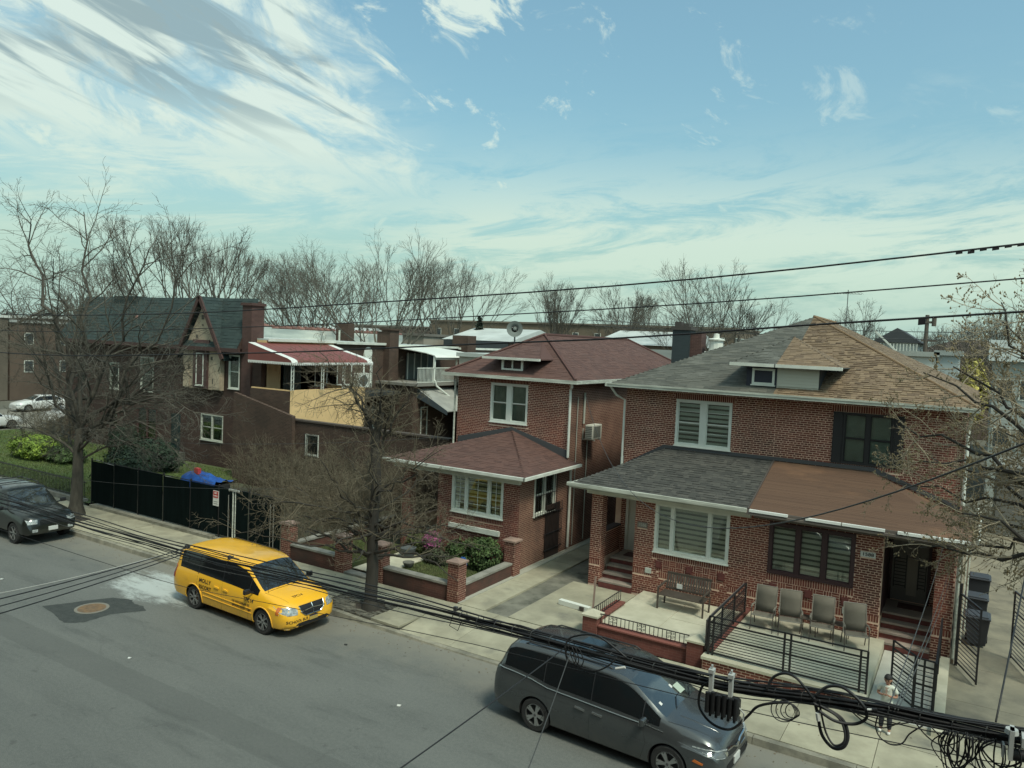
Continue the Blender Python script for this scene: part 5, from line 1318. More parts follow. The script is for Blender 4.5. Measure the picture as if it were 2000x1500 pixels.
# utility pole behind
up_ = thing('utility_pole', 'wooden utility pole behind the white stair house', 'utility pole', (-3.2, 62, 0))
q = MB(); q.cyl((-3.2, 62, 0), (-3.2, 62, 11.2), .17, 10, .13); q.build('pole', mat('pole_wood', (0.10, .085, .068), .9), up_)
q = MB(); q.box(-3.5, -2.5, 61.9, 62.1, 9.3, 9.45); q.box(-3.3, -2.7, 61.85, 62.15, 10.6, 10.75); q.cyl((-2.75, 61.9, 10.4), (-2.75, 61.9, 11.1), .15, 10); q.build('crossarm', mat('pole_wood', (0.10, .085, .068), .9), up_)
# far houses hidden behind the left trees
FH('pale house across the avenue behind the left trees', -98, -86, 2, 16, 7.0, (0.10, .095, .075), 'gable_y', 2.4, (.16, .15, .14), 3)
FH('brick house beyond the corner at the far left', -104, -94, 30, 44, 8.2, (0.09, .06, .045), 'flat', 0, (.3, .3, .28), 4)
for k in range(16):
    x0 = -150 + k * 19
    FH('distant block on the horizon %s' % ['far left', 'left', 'behind the left trees', 'behind the corner roof', 'above the awning', 'left of the tall tree', 'behind the tall tree', 'right of the tall tree', 'above the canopy', 'above the maroon roof', 'over the maroon ridge', 'between the roofs', 'above the grey roof', 'behind the tan ridge', 'right of the ridge', 'far right'][k],
       x0, x0 + rf.uniform(12, 18), 150 + rf.uniform(0, 40), 200, 7.5 + rf.uniform(0, 3.5), rf.choice([(0.2, .17, .14), (.28, .26, .22), (.15, .12, .1)]), 'flat', 0, (.3, .3, .28), 5, 'distant blocks on the horizon', 'building', 'distant_building')
# ================================================================== garden walls, patios, fences
CAPM = mat('grey_coping', (0.27, 0.26, 0.225), .9, (0.18, .175, .15), 3, 1, bump=.3)
CAPR = mat('pinkish_coping', (0.30, 0.205, 0.165), .9, (0.2, .14, .115), 4, 1, bump=.3)
GW = [(0.095, 0.035, 0.026), (0.14, 0.048, 0.035), (0.17, 0.058, 0.042), (0.115, 0.04, 0.03)]
DARKW = brick_tex('street_side_brick', (0.085, 0.036, 0.027), (0.12, 0.046, 0.034), (0.13, 0.08, 0.06), dirt=(0.045, 0.03, 0.024), dlo=.4, dhi=.65)
gwall = thing('garden_wall', 'low red brick garden wall with square pillars before the maroon roofed house', 'garden wall', (-16.5, 18.5, 0))
def gpillar(x, y, s=.40, z=1.30, budget=40, par=None, cap=CAPR):
    par = par or gwall
    q = MB(); q.box(x - s / 2, x + s / 2, y - s / 2, y + s / 2, 0, z); p_ = q.build('pillar', MORTAR2, par)
    W1 = Wall('Y', y - s / 2); emit_bricks(brick_layout(x - s / 2 + .003, x + s / 2 - .003, .08, z), W1.O, W1.U, W1.N, p_, cols=GW, cname='garden_brick', budget=budget, seed=int(x * 10) % 97)
    W2 = Wall('X', x + s / 2); emit_bricks(brick_layout(y - s / 2 + .003, y + s / 2 - .003, .08, z), W2.O, W2.U, W2.N, p_, cols=GW, cname='garden_brick', budget=budget // 2, seed=int(x * 10) % 89)
    q = MB(); e = .05; q.box(x - s / 2 - e, x + s / 2 + e, y - s / 2 - e, y + s / 2 + e, z + .001, z + .06); q.add([(x - s / 2 - e, y - s / 2 - e, z + .06), (x + s / 2 + e, y - s / 2 - e, z + .06), (x + s / 2 + e, y + s / 2 + e, z + .06), (x - s / 2 - e, y + s / 2 + e, z + .06), (x, y, z + .12)], [(0, 1, 4), (1, 2, 4), (2, 3, 4), (3, 0, 4)]); q.build('pillar_cap', cap, par)
for (x, y) in ((-20.15, 18.5), (-17.55, 18.5), (-15.92, 18.5), (-12.92, 18.5), (-12.92, 21.7)): gpillar(x, y)
def lwall(a, b, y, z=.58):
    q = MB(); q.box(a, b, y - .12, y + .12, 0, z); q.build('low_wall', DARKW, gwall)
    n = max(1, int((b - a) / .62)); w = (b - a) / n
    for k in range(n):
        q = MB(); q.box(a + k * w + .003, a + (k + 1) * w - .003, y - .15, y + .15, z + .001, z + .065); q.build('coping_stone', CAPM, gwall)
lwall(-19.94, -17.76, 18.5); lwall(-15.71, -13.13, 18.5)
def lwallx(y0, y1, x, z=.55):
    q = MB(); q.box(x - .12, x + .12, y0, y1, 0, z); q.build('low_wall', DARKW, gwall)
    n = max(1, int((y1 - y0) / .62)); w = (y1 - y0) / n
    for k in range(n):
        q = MB(); q.box(x - .15, x + .15, y0 + k * w + .003, y0 + (k + 1) * w - .003, z + .001, z + .065); q.build('coping_stone', CAPM, gwall)
lwallx(18.71, 21.49, -12.92); lwallx(18.71, 24.5, -20.15)
q = MB(); q.box(-17.32, -16.14, 18.28, 18.75, .02, .20); q.build('entrance_step', CAPM, gwall)
q = MB(); q.box(-12.86, -12.66, 18.3, 38, .06, .165); tag(q.build('driveway_edge', mat('pale_plinth', (0.34, .335, .28), .9)), kind='structure')
path = MB(); path.box(-17.35, -16.1, 18.74, 22.1, .0, .225); tag(path.build('garden_path', CONCI), kind='structure')
# urn planter and pot, security sign
urn = thing('planter', 'grey stone urn planter on the garden path', 'planter', (-15.95, 19.95, .2))
q = MB(); q.lathe([(.09, 0), (.15, .06), (.19, .15), (.20, .18), (.17, .18), (.12, .14)], (-15.95, 19.95, .225), 18); q.build('bowl', mat('stone_grey', (0.13, .125, .105), .9), urn, smooth=True)
urn2 = thing('planter', 'dark grey pot behind the garden pillar by the path', 'planter', (-16.9, 21.4, .2))
q = MB(); q.lathe([(.16, 0), (.24, .08), (.28, .30), (.30, .34), (.24, .34), (.2, .28)], (-16.75, 20.9, .22), 16); q.build('bowl', mat('dark_stone_pot', (0.075, .085, .088), .8), urn2, smooth=True)
sg = thing('security_sign', 'blue octagonal security sign on a thin stake in the garden', 'sign', (-13.40, 19.45, .2))
q = MB(); q.bar((-13.55, 19.42, .2), (-13.38, 19.45, .95), .025, .012); q.build('stake', mat('yellow_stake', (0.42, .36, .22), .7), sg)
q = MB(); R_ = .17; oc = [(-13.36 + R_ * cos(pi / 8 + k * pi / 4) * .85, 19.43 + R_ * cos(pi / 8 + k * pi / 4) * .25, 1.0 + R_ * 1.1 * sin(pi / 8 + k * pi / 4)) for k in range(8)]; q.prism(oc, (.006, -.02, 0)); s_ = q.build('panel', mat('sign_blue', (0.03, .12, .42), .4), sg)
q = MB()
for (u_, v_, w_, h_) in ((-.07, .03, .05, .07), (-.01, .06, .05, .05), (.04, .0, .05, .08), (-.04, -.06, .08, .03)):
    c_ = Vector((-13.355, 19.405, 1.0)) + Vector((.96, .28, 0)) * u_ + Vector((0, 0, v_)); q.obb(c_, Vector((.96, .28, 0)) * w_ / 2, (.0014, -.005, 0), (0, 0, h_ / 2))
q.build('emblem', WHBG, s_)

# --- front patios of the paired houses
ZL, ZR = .30, .40
q = MB(); q.box(-8.52, -5.42, 18.86, 22.54, 0, ZL); tag(q.build('left_patio', CONCI), kind='structure')
for (a, b, c, d) in ((-8.50, -7.0, 18.88, 22.52), (-6.98, -5.44, 18.88, 20.7), (-6.98, -5.44, 20.72, 22.52)):
    q = MB(); q.box(a, b, c, d, ZL, ZL + .012); q.build('slab', CONCI, bpy.data.objects['left_patio'])
q = MB(); q.box(-5.18, -1.62, 18.6, 22.54, 0, ZR); tag(q.build('right_patio', CONCI), kind='structure')
q = MB(); q.box(-1.60, -.30, 18.25, 22.5, 0, .15); tag(q.build('entrance_path', mat('pale_path', (0.46, .46, .41), .85, (.38, .38, .33), 1, 1)), kind='structure')
q = MB(); q.box(-.30, -.08, 17.9, 22.55, 0, .30); q.build('path_edge', CONCI, bpy.data.objects['entrance_path'])
pw1 = thing('patio_wall', 'low brick wall with capped pillars round the left patio', 'patio wall', (-7, 18.75, 0))
PWB = brick_tex('patio_brick', (0.14, 0.045, 0.034), (0.19, 0.06, 0.045), (0.22, 0.11, 0.085), dirt=(0.10, .04, .032))
q = MB(); q.box(-8.28, -5.76, 18.64, 18.86, 0, .38); q.build('low_wall', PWB, pw1)
q = MB(); q.box(-8.28, -5.76, 18.60, 18.90, .381, .42); q.build('coping', mat('red_coping', (0.20, .07, .055), .8), pw1)
q = MB(); q.box(-8.72, -8.52, 19.0, 20.9, 0, .36)
for k in range(10): q.box(-8.74, -8.44, 19.0 + k * .19, 19.17 + k * .19, .361, .42)
q.build('side_wall', PWB, pw1)
for x in (-8.51, -5.58):
    q = MB(); q.box(x - .21, x + .21, 18.56, 18.96, 0, .62); q.build('pillar', PWB, pw1)
    q = MB(); q.add([(x - .25, 18.52, .621), (x + .25, 18.52, .621), (x + .25, 19.0, .621), (x - .25, 19.0, .621), (x - .25, 18.52, .67), (x + .25, 18.52, .67), (x + .25, 19.0, .67), (x - .25, 19.0, .67), (x, 18.76, .80)], [(3, 2, 1, 0), (0, 1, 5, 4), (1, 2, 6, 5), (2, 3, 7, 6), (3, 0, 4, 7), (4, 5, 8), (5, 6, 8), (6, 7, 8), (7, 4, 8)]); q.build('pillar_cap', CONCI, pw1)
def scroll(m_, x, y, z, s, ax, flip=1):
    pts = []
    for k in range(17):
        t = k / 16; a = t * 2.2 * pi; r = .035 * s * (1 - .55 * t)
        pts.append((x + flip * r * cos(a), y, z + .05 * s - .02 + r * sin(a)) if ax == 'x' else (x, y + flip * r * cos(a), z + .05 * s - .02 + r * sin(a)))
    m_.tube(pts, .005, 4)
lr = thing('low_railing', 'ornate low iron railing with scrolls on the left patio wall', 'railing', (-7, 18.75, .42))
q = MB(); q.box(-8.28, -5.79, 18.735, 18.765, .695, .715); q.box(-8.28, -5.79, 18.74, 18.76, .45, .465); q.build('rail', IRON, lr)
mb_ = MB(); mb_.box(-.008, .008, -.008, .008, 0, .235); bal = mb_.build('baluster', IRON, mesh_only=True)
n = 22
for k in range(n): place(bal, 'baluster', lr, (-8.26 + 2.45 * k / (n - 1), 18.75, .462))
q = MB()
for i in (2, 3, 9, 10, 16, 17):
    xc = -8.26 + 2.45 * (i + .5) / (n - 1)
    for z_ in (.50, .60): scroll(q, xc - .02, 18.75, z_, 1, 'x', 1); scroll(q, xc + .02, 18.75, z_ + .03, .8, 'x', -1)
q.build('scrollwork', IRON, lr)
lr2 = thing('low_railing', 'short iron railing on the driveway side of the left patio', 'railing', (-8.6, 20, .42))
q = MB(); q.box(-8.61, -8.59, 19.0, 20.9, .72, .74); q.box(-8.61, -8.59, 19.0, 20.9, .45, .465); q.build('rail', IRON, lr2)
for k in range(14): place(bal, 'baluster', lr2, (-8.6, 19.02 + k * .143, .47), scale=(1, 1, 1.1))
ps = thing('leaning_post', 'rusty metal post leaning beside the left patio pillar', 'post', (-8.7, 19.2, .2))
q = MB(); q.bar((-8.62, 18.95, .25), (-8.75, 19.35, 1.50), .05); q.build('post', mat('rusty_post', (0.16, .11, .085), .8), ps)
wb = thing('wooden_block', 'white painted beam lying on the driveway', 'beam', (-9.7, 20.2, .15))
q = MB(); q.obb((-9.75, 20.15, .22), (.52, -.05, 0), (.01, .08, 0), (0, 0, .07)); q.build('beam', WHITE2, wb)
q = MB(); q.obb((-9.45, 20.08, .225), (.07, -.007, 0), (.011, .0815, 0), (0, 0, .05)); q.build('dark_stain', mat('dark_stain', (0.06, .05, .04), .9), wb)
# right patio wall and black bar fence
pw2 = thing('patio_wall', 'low brick wall with pale coping under the black fence of the right patio', 'patio wall', (-3.4, 18.5, 0))
q = MB(); q.box(-5.30, -1.62, 18.32, 18.58, 0, .38); pf = q.build('low_wall', MORTAR, pw2)
WB = Wall('Y', 18.32); emit_bricks(brick_layout(-5.29, -1.63, .04, .38), WB.O, WB.U, WB.N, pf, budget=90, seed=61)
q = MB(); q.box(-5.33, -1.60, 18.27, 18.62, .381, .45); q.build('coping', CONCI, pw2)
q = MB(); q.box(-5.36, -5.19, 18.62, 22.56, 0, .46); q.build('party_curb', PWB, pw2)
def bar_fence(label, p, q_, z0, z1, zr, posts, nb=8, thickn=(3,), name='bar_fence', cat='fence', stand=True, fr=.045):
    """flat horizontal bars between posts; upper handrail above an open band"""
    f = thing(name, label, cat, (p[0], p[1], z0)); P = Vector((p[0], p[1], 0)); Q = Vector((q_[0], q_[1], 0)); d = Q - P
    for t in posts:
        m_ = MB(); a = P + d * t; m_.box(a.x - fr / 2, a.x + fr / 2, a.y - fr / 2, a.y + fr / 2, z0, z1); m_.build('post', BLACK, f)
    m_ = MB(); m_.bar(P + Vector((0, 0, z1)), Q + Vector((0, 0, z1)), .045, .025); m_.build('handrail', BLACK, f)
    zs = [zr - (zr - z0 - .06) * k / nb for k in range(nb + 1)]
    for k, z in enumerate(zs):
        hh = .042 if (k == 0 or k == nb or k in thickn) else .014
        m_ = MB(); m_.bar(P + Vector((0, 0, z)), Q + Vector((0, 0, z)), .016, hh); m_.build('bar', BLACK, f)
    return f
bar_fence('black horizontal bar fence along the front of the right patio', (-5.22, 18.5), (-1.63, 18.5), .45, 1.42, 1.27, (0.0, .03, .50, .54, .96, 1.0), nb=11, thickn=(5,))
bf = bar_fence('black bar fence between the two front patios', (-5.26, 18.6), (-5.26, 22.15), .45, 1.32, 1.17, (0.0, .33, .66, 1.0), nb=11, thickn=(5,))
q = MB(); q.tube([(-5.32, 18.62, .5), (-5.34, 18.7, 1.22), (-5.30, 19.0, 1.30), (-5.30, 22.1, 1.30)], .03, 8); q.build('bent_handrail', mat('dull_handrail', (0.10, .085, .08), .5), bf)
g1 = bar_fence('open black bar gate leaf behind the standing child', (-1.22, 19.75), (-.72, 19.02), .18, 1.38, 1.20, (0, 1.0), nb=11, thickn=(4, 8), name='bar_gate', cat='gate')
g2 = bar_fence('small fixed black grid panel right of the open gate leaf', (-.70, 19.0), (-.33, 18.95), .2, 1.36, 1.20, (0, .45, 1.0), nb=9, thickn=(4,), name='grid_panel', cat='fence')
g3 = bar_fence('black side railing beside the steps of the right porch', (-.31, 18.9), (-.31, 22.4), .3, 1.34, 1.2, (0, .33, .66, 1.0), nb=9, thickn=(4,), name='side_railing', cat='railing')
g4 = bar_fence('open black driveway gate leaf close to the house corner', (.05, 22.55), (.50, 21.35), .2, 2.05, 2.03, (0, 1.0), nb=17, thickn=(5, 11), name='driveway_gate', cat='gate')
g5 = bar_fence('open black driveway gate leaf at the right edge', (1.28, 23.9), (1.75, 22.2), .2, 2.0, 1.98, (0, 1.0), nb=17, thickn=(5, 11), name='driveway_gate', cat='gate')
q = MB(); q.box(.02, .09, 22.5, 22.57, .1, 2.3); q.build('gate_post', IRON, g4)

# --- patio furniture
SLING = mat('taupe_sling', (0.165, 0.145, 0.112), .85, (0.14, .125, .098), 3, 1, bump=.15, bscale=120)
CHF = mat('chair_frame', (0.085, .07, .058), .5); CHL = mat('chair_arm', (0.20, .185, .155), .5)
def make_chair():
    t = thing('patio_chair', 'x', 'chair', (0, 0, 0))
    # faces -y; seat 0.42 high, tall reclining back
    m_ = MB(); W2_ = .26
    prof = [(-.24, .42), (-.10, .405), (.06, .40), (.16, .405)]
    m_.add([(s * W2_, y, z) for y, z in prof for s in (-1, 1)] + [(s * W2_, y, z - .012) for y, z in prof for s in (-1, 1)],
           [(2 * i, 2 * i + 1, 2 * i + 3, 2 * i + 2) for i in range(3)] + [(8 + 2 * i + 2, 8 + 2 * i + 3, 8 + 2 * i + 1, 8 + 2 * i) for i in range(3)] + [(0, 8, 9, 1), (6, 7, 15, 14)])
    m_.build('seat', SLING, t, smooth='full')
    m_ = MB(); prof = [(.17, .41), (.23, .60), (.30, .85), (.36, 1.08)]
    m_.add([(s * W2_, y, z) for y, z in prof for s in (-1, 1)] + [(s * W2_, y + .012, z - .004) for y, z in prof for s in (-1, 1)],
           [(2 * i, 2 * i + 1, 2 * i + 3, 2 * i + 2) for i in range(3)] + [(8 + 2 * i + 2, 8 + 2 * i + 3, 8 + 2 * i + 1, 8 + 2 * i) for i in range(3)] + [(0, 8, 9, 1), (6, 7, 15, 14), (0, 2, 10, 8), (2, 4, 12, 10), (4, 6, 14, 12)])
    m_.build('backrest', SLING, t, smooth='full')
    m_ = MB()
    for s in (-1, 1): m_.tube([(s * .275, -.26, .41), (s * .275, .0, .39), (s * .275, .17, .40), (s * .275, .37, 1.09)], .014, 6)
    m_.tube([(-.275, .37, 1.09), (.275, .37, 1.09)], .014, 6); m_.tube([(-.275, -.26, .41), (.275, -.26, .41)], .014, 6)
    m_.build('frame', CHL, t)
    for s in (-1, 1):
        m_ = MB(); m_.tube([(s * .29, -.30, .0), (s * .29, -.24, .42), (s * .29, -.22, .62)], .013, 6); m_.build('leg', CHF, t)
        m_ = MB(); m_.tube([(s * .29, .34, .0), (s * .29, .18, .40)], .013, 6); m_.build('leg', CHF, t)
        m_ = MB(); m_.tube([(s * .29, -.24, .62), (s * .30, -.05, .635), (s * .29, .20, .60)], .022, 6); m_.build('armrest', CHL, t)
    return t
ch0 = make_chair(); chs = []
lbl = ['taupe sling patio chair nearest the fence between the patios', 'taupe sling patio chair second from the divider fence', 'taupe sling patio chair third from the divider fence', 'taupe sling patio chair nearest the porch steps']
for i, (x, y, rz) in enumerate([(-4.55, 21.35, .04), (-3.86, 21.40, .22), (-3.05, 21.45, .12), (-2.22, 21.38, .26)]):
    c = ch0 if i == 0 else copy_tree(ch0)
    c.location = (x, y, ZR); c.rotation_euler = (0, 0, rz); c['label'] = lbl[i]; c['group'] = 'taupe sling chairs on the right patio'; c['category'] = 'chair'
def make_table():
    t = thing('side_table', 'x', 'side table', (0, 0, 0))
    m_ = MB(); m_.box(-.2, .2, -.2, .2, .42, .44); m_.build('table_top', CHF, t)
    for sx in (-1, 1):
        for sy in (-1, 1): m_ = MB(); m_.tube([(sx * .18, sy * .18, .42), (sx * .2, sy * .2, 0)], .012, 6); m_.build('leg', CHF, t)
    return t
t0 = make_table()
for i, (x, y, l) in enumerate([(-3.42, 21.75, 'small dark side table between the second and third chair'), (-2.65, 21.8, 'small dark side table next to the chair by the steps')]):
    c = t0 if i == 0 else copy_tree(t0)
    c.location = (x, y, ZR); c['label'] = l; c['group'] = 'dark side tables between the chairs'
# bench
bn = thing('patio_bench', 'dark brown metal garden bench against the left patio wall', 'bench', (-6.95, 21.7, ZL + .012))
BNM = mat('bench_brown', (0.052, .042, .034), .55, (.07, .056, .045), 6, 1); z0 = ZL + .012
bx0, bx1 = -7.58, -6.22
for (x, y) in ((bx0, 21.25), (bx1, 21.25), (bx0, 21.85), (bx1, 21.85)):
    q = MB(); q.bar((x, y, z0), (x, y + (.05 if y > 21.5 else 0), z0 + (.42 if y > 21.5 else .62)), .045); q.build('leg', BNM, bn)
q = MB()
for k in range(7): y = 21.26 + k * .085; q.obb(((bx0 + bx1) / 2, y, z0 + .43), ((bx1 - bx0) / 2, 0, 0), (0, .036, 0), (0, 0, .012))
q.build('seat', BNM, bn)
q = MB()
for k in range(17):
    x = bx0 + .04 + (bx1 - bx0 - .08) * k / 16; q.bar((x, 21.89, z0 + .45), (x, 22.03, z0 + .88), .055, .018)
q.bar((bx0, 22.04, z0 + .90), (bx1, 22.04, z0 + .90), .05, .07); q.bar((bx0, 21.9, z0 + .48), (bx1, 21.9, z0 + .48), .04, .05); q.build('backrest', BNM, bn)
for x in (bx0, bx1):
    q = MB(); q.bar((x, 21.23, z0 + .63), (x, 21.95, z0 + .66), .055, .03); q.build('armrest', BNM, bn)
q = MB(); q.box(-7.22, -7.05, 21.84, 21.86, z0 + .52, z0 + .66); q.build('paper_tag', WHBG, bn)
# bins and junk in the side yard
def bin_(x, y, z, label, lean=0, h=1.0, col=(0.028, .032, .038)):
    t = thing('trash_bin', label, 'trash bin', (x, y, z), 'dark wheeled bins in the side yard')
    MB_ = mat('bin_plastic', col, .5)
    m_ = MB(); m_.add([(x - .22, y - .25, z + .06), (x + .22, y - .25, z + .06), (x + .22, y + .25, z + .06), (x - .22, y + .25, z + .06), (x - .29, y - .31, z + h), (x + .29, y - .31, z + h), (x + .29, y + .33, z + h), (x - .29, y + .33, z + h)], [(3, 2, 1, 0), (0, 1, 5, 4), (1, 2, 6, 5), (2, 3, 7, 6), (3, 0, 4, 7), (4, 5, 6, 7)]); m_.build('bin_body', MB_, t, bevel=.02)
    m_ = MB(); m_.box(x - .31, x + .31, y - .35, y + .36, z + h + .001, z + h + .05); m_.box(x - .26, x + .26, y - .30, y + .30, z + h + .05, z + h + .085); m_.build('lid', mat('bin_lid', (0.045, .05, .058), .45), t, bevel=.02)
    m_ = MB(); m_.cyl((x - .27, y + .27, z + .1), (x - .22, y + .27, z + .1), .1, 12); m_.cyl((x + .22, y + .27, z + .1), (x + .27, y + .27, z + .1), .1, 12); m_.build('wheels', BLACK, t)
    return t
bin_(.52, 27.4, .15, 'tall dark bin with ribbed lid at the house corner', h=1.2)
bin_(.46, 26.0, .15, 'dark bin in front of the tall one beside the side wall', h=.95)
bin_(.50, 24.6, .15, 'low dark bin behind the open gate leaf', h=.8, col=(0.02, .022, .024))
jr = thing('white_drain_pipe', 'short white pipe leaning at the porch roof corner', 'pipe', (.3, 25, 2))
q = MB(); q.tube([(.34, 22.3, 3.45), (.36, 23.2, 3.55), (.36, 24.2, 3.75), (.34, 24.5, 3.95)], .05, 8); q.build('pipe', WHITE2, jr)

# --- black screened fence, railings at the left
sf = thing('screened_fence', 'tall black screened fence along the sidewalk', 'fence', (-26, 18.4, .15))
SCR = mat('black_screen', (0.003, .006, .006), .95, (0.005, .010, .010), 2, 1, stretch=(3, 1, .4), spec=.05)
xa = -32.3; n = 7; w = (-20.45 + 32.3) / n
for k in range(n):
    q = MB(); q.box(xa + k * w + .05, xa + (k + 1) * w - .05, 18.38, 18.40, .32, 2.08 + .02 * (k % 3)); q.build('screen_panel', SCR, sf)
    q = MB(); q.cyl((xa + k * w, 18.42, .1), (xa + k * w, 18.42, 2.2), .035, 8); q.build('post', IRON, sf)
q = MB(); q.cyl((xa, 18.42, 2.12), (-20.45, 18.42, 2.12), .02, 6); q.build('top_rail', IRON, sf)
q = MB(); q.box(xa + .3, -24.0, 18.15, 18.5, 0, .26); q.box(-24.0, -20.4, 18.25, 18.5, 0, .2); q.build('rough_kerb', mat('rough_concrete', (0.26, .25, .20), .95, (.14, .13, .1), 2.5, 1, bump=1, bscale=8), sf)
for x in (-20.95, -20.78, -23.2):
    q = MB(); q.cyl((x, 18.33, .3), (x, 18.33, 1.9), .014, 8); q.build('white_pole', mat('dull_pole', (0.2, .2, .18), .6), sf)
ns = thing('no_parking_sign', 'small red and white notice hung on the black screen', 'sign', (-23.95, 18.36, 1.4))
q = MB(); q.box(-24.12, -23.80, 18.355, 18.37, 1.38, 1.95); pn = q.build('plate', WHBG, ns)
q = MB(); q.box(-24.10, -23.82, 18.349, 18.3545, 1.68, 1.93); q.build('red_panel', mat('sign_red', (0.42, .05, .045), .5), pn)
text_part('NO', .10, pn, (-23.96, 18.3475, 1.86), (1, 0, 0), (0, 0, 1), WHBG, bold=.002); text_part('PARKING', .055, pn, (-23.96, 18.3475, 1.75), (1, 0, 0), (0, 0, 1), WHBG, bold=.001)
q = MB(); q.box(-24.08, -23.84, 18.351, 18.3545, 1.45, 1.465); q.box(-24.08, -23.84, 18.351, 18.3545, 1.53, 1.545); q.build('print_line', BLACK, pn)
sp_ = thing('street_sign_post', 'galvanised double sign post behind the yellow van', 'sign post', (-21.7, 17.4, .15))
q = MB(); q.cyl((-21.78, 17.4, .15), (-21.78, 17.4, 2.42), .025, 8); q.build('post', GUT, sp_)
q = MB(); q.cyl((-21.66, 17.4, .15), (-21.66, 17.4, 2.42), .018, 8); q.build('post', GUT, sp_)
q = MB(); q.box(-21.98, -21.46, 17.36, 17.42, 2.38, 2.44); q.build('sign_edge', mat('grey_sign', (0.33, .34, .31), .5), sp_)
tp = thing('tarpaulin', 'bright blue tarpaulin heap above the black screened fence', 'tarpaulin', (-25.6, 19.2, 1.5))
m_ = MB(); rr3 = random.Random(5); nx, ny = 22, 9; vs = []; fs = []
for j in range(ny):
    for i in range(nx):
        u = i / (nx - 1); v = j / (ny - 1); x = -26.75 + 2.1 * u; y = 18.75 + .95 * v
        z = 2.02 + .30 * sin(pi * min(1, v * 1.1)) * (0.5 + .5 * sin(u * 3.1 + .5)) - .28 * (v < .05) + .12 * mnoise.noise(Vector((x * 2.2, y * 3, 1))) + .05 * mnoise.noise(Vector((x * 7, y * 7, 4)))
        vs.append((x, y, z))
        if i and j: a = j * nx + i; fs.append((a - nx - 1, a - nx, a, a - 1))
m_.add(vs, fs); m_.build('sheet', mat('tarp_blue', (0.012, .085, .34), .55, (0.008, .05, .22), 4, 1, bump=.5, bscale=12), tp, smooth='full')
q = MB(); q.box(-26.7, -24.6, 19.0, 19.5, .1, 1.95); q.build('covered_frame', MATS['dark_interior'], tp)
q = MB(); q.box(-26.1, -25.85, 18.95, 19.1, 2.25, 2.48); q.build('red_object', mat('sign_red', (0.42, .05, .045), .5), tp)
fr = thing('iron_railing', 'dark vertical bar railing on a stone kerb round the corner lawn', 'railing', (-45, 18.5, .2))
q = MB(); q.box(-58, -32.9, 18.38, 18.62, 0, .30); q.build('stone_kerb', CAPM, fr)
q = MB(); q.box(-58, -32.9, 18.48, 18.52, 1.02, 1.06); q.box(-58, -32.9, 18.48, 18.52, .38, .41); q.build('rail', IRON, fr)
mb_ = MB(); mb_.box(-.009, .009, -.009, .009, 0, .78); pk = mb_.build('picket', IRON, mesh_only=True)
for k in range(210): place(pk, 'picket', fr, (-58 + 25 * k / 209.0, 18.5, .32))
# things at the avenue corner and stoop
st_ = thing('front_stoop', 'dark stone stoop before the deep green door', 'stoop', (-40.4, 27, 0))
for k in range(4):
    q = MB(); q.box(-41.3, -39.4, 26.4 + k * .32, 27.98, .02 + k * .16, .18 + k * .16); q.build('step', mat('dark_step', (0.07, .07, .06), .9), st_)
# ================================================================== vehicles
def pchip(pts):
    xs = [p[0] for p in pts]; ys = [p[1] for p in pts]; n = len(xs)
    d = [(ys[i + 1] - ys[i]) / (xs[i + 1] - xs[i]) for i in range(n - 1)]
    m = [d[0]] + [0 if d[i - 1] * d[i] <= 0 else 2 * d[i - 1] * d[i] / (d[i - 1] + d[i]) for i in range(1, n - 1)] + [d[-1]]
    def f(x):
        if x <= xs[0]: return ys[0]
        if x >= xs[-1]: return ys[-1]
        i = 0
        while xs[i + 1] < x: i += 1
        h = xs[i + 1] - xs[i]; t = (x - xs[i]) / h
        return (2 * t**3 - 3 * t**2 + 1) * ys[i] + (t**3 - 2 * t**2 + t) * h * m[i] + (-2 * t**3 + 3 * t**2) * ys[i + 1] + (t**3 - t**2) * h * m[i + 1]
    return f

def paint(name, col, rough=.32, metallic=0.0, coat=.6, dust=(.3, .29, .25), dustamt=.12):
    m = bpy.data.materials.new(name); m.use_nodes = True
    T = NT(m.node_tree); b = T.n['Principled BSDF']
    P = T.new('ShaderNodeTexCoord').outputs['Object']
    n = T.ramp(T.noise(P, 2.2, 6, .65), .35, .8, 0, dustamt)
    x, y, z = T.sep(P)
    low = T.m('MULTIPLY', T.ramp(z, .75, .2), T.ramp(T.noise(P, 5, 5, .7), .3, .7, .1, .45))
    c = T.mix(T.m('MAXIMUM', n, low), tuple(col) + (1,), tuple(dust) + (1,))
    T.put(b.inputs['Base Color'], c); b.inputs['Metallic'].default_value = metallic
    T.put(b.inputs['Roughness'], T.m('ADD', T.m('MULTIPLY', low, .5), rough))
    b.inputs['Coat Weight'].default_value = coat; b.inputs['Coat Roughness'].default_value = .08
    return m
TYRE = mat('tyre_rubber', (0.018, .018, .018), .85, (0.035, .034, .032), 9, .6, bump=.2, coord='O')
ALLOY = mat('alloy_rim', (0.42, .43, .42), .35, metallic=.8, coord='O')
WELL = mat('wheel_well', (0.006, .006, .006), .95)
CHROME = mat('chrome', (0.62, .63, .62), .15, metallic=1.0)
LENS = mat('clear_lens', (0.42, .45, .44), .08, (0.16, .18, .18), 14, 1, coat=1.0, coord='O')
REDL = mat('red_lens', (0.30, .012, .014), .12, coat=1.0)
AMB = mat('amber_lens', (0.50, .13, .02), .15, coat=1.0)
def car_glass(name, tint, spec=.8):
    if name in MATS: return MATS[name]
    m = mat(name, tint, .06, spec=.45, coat=.25); return m
PRIV = car_glass('privacy_glass', (0.008, .010, .011))
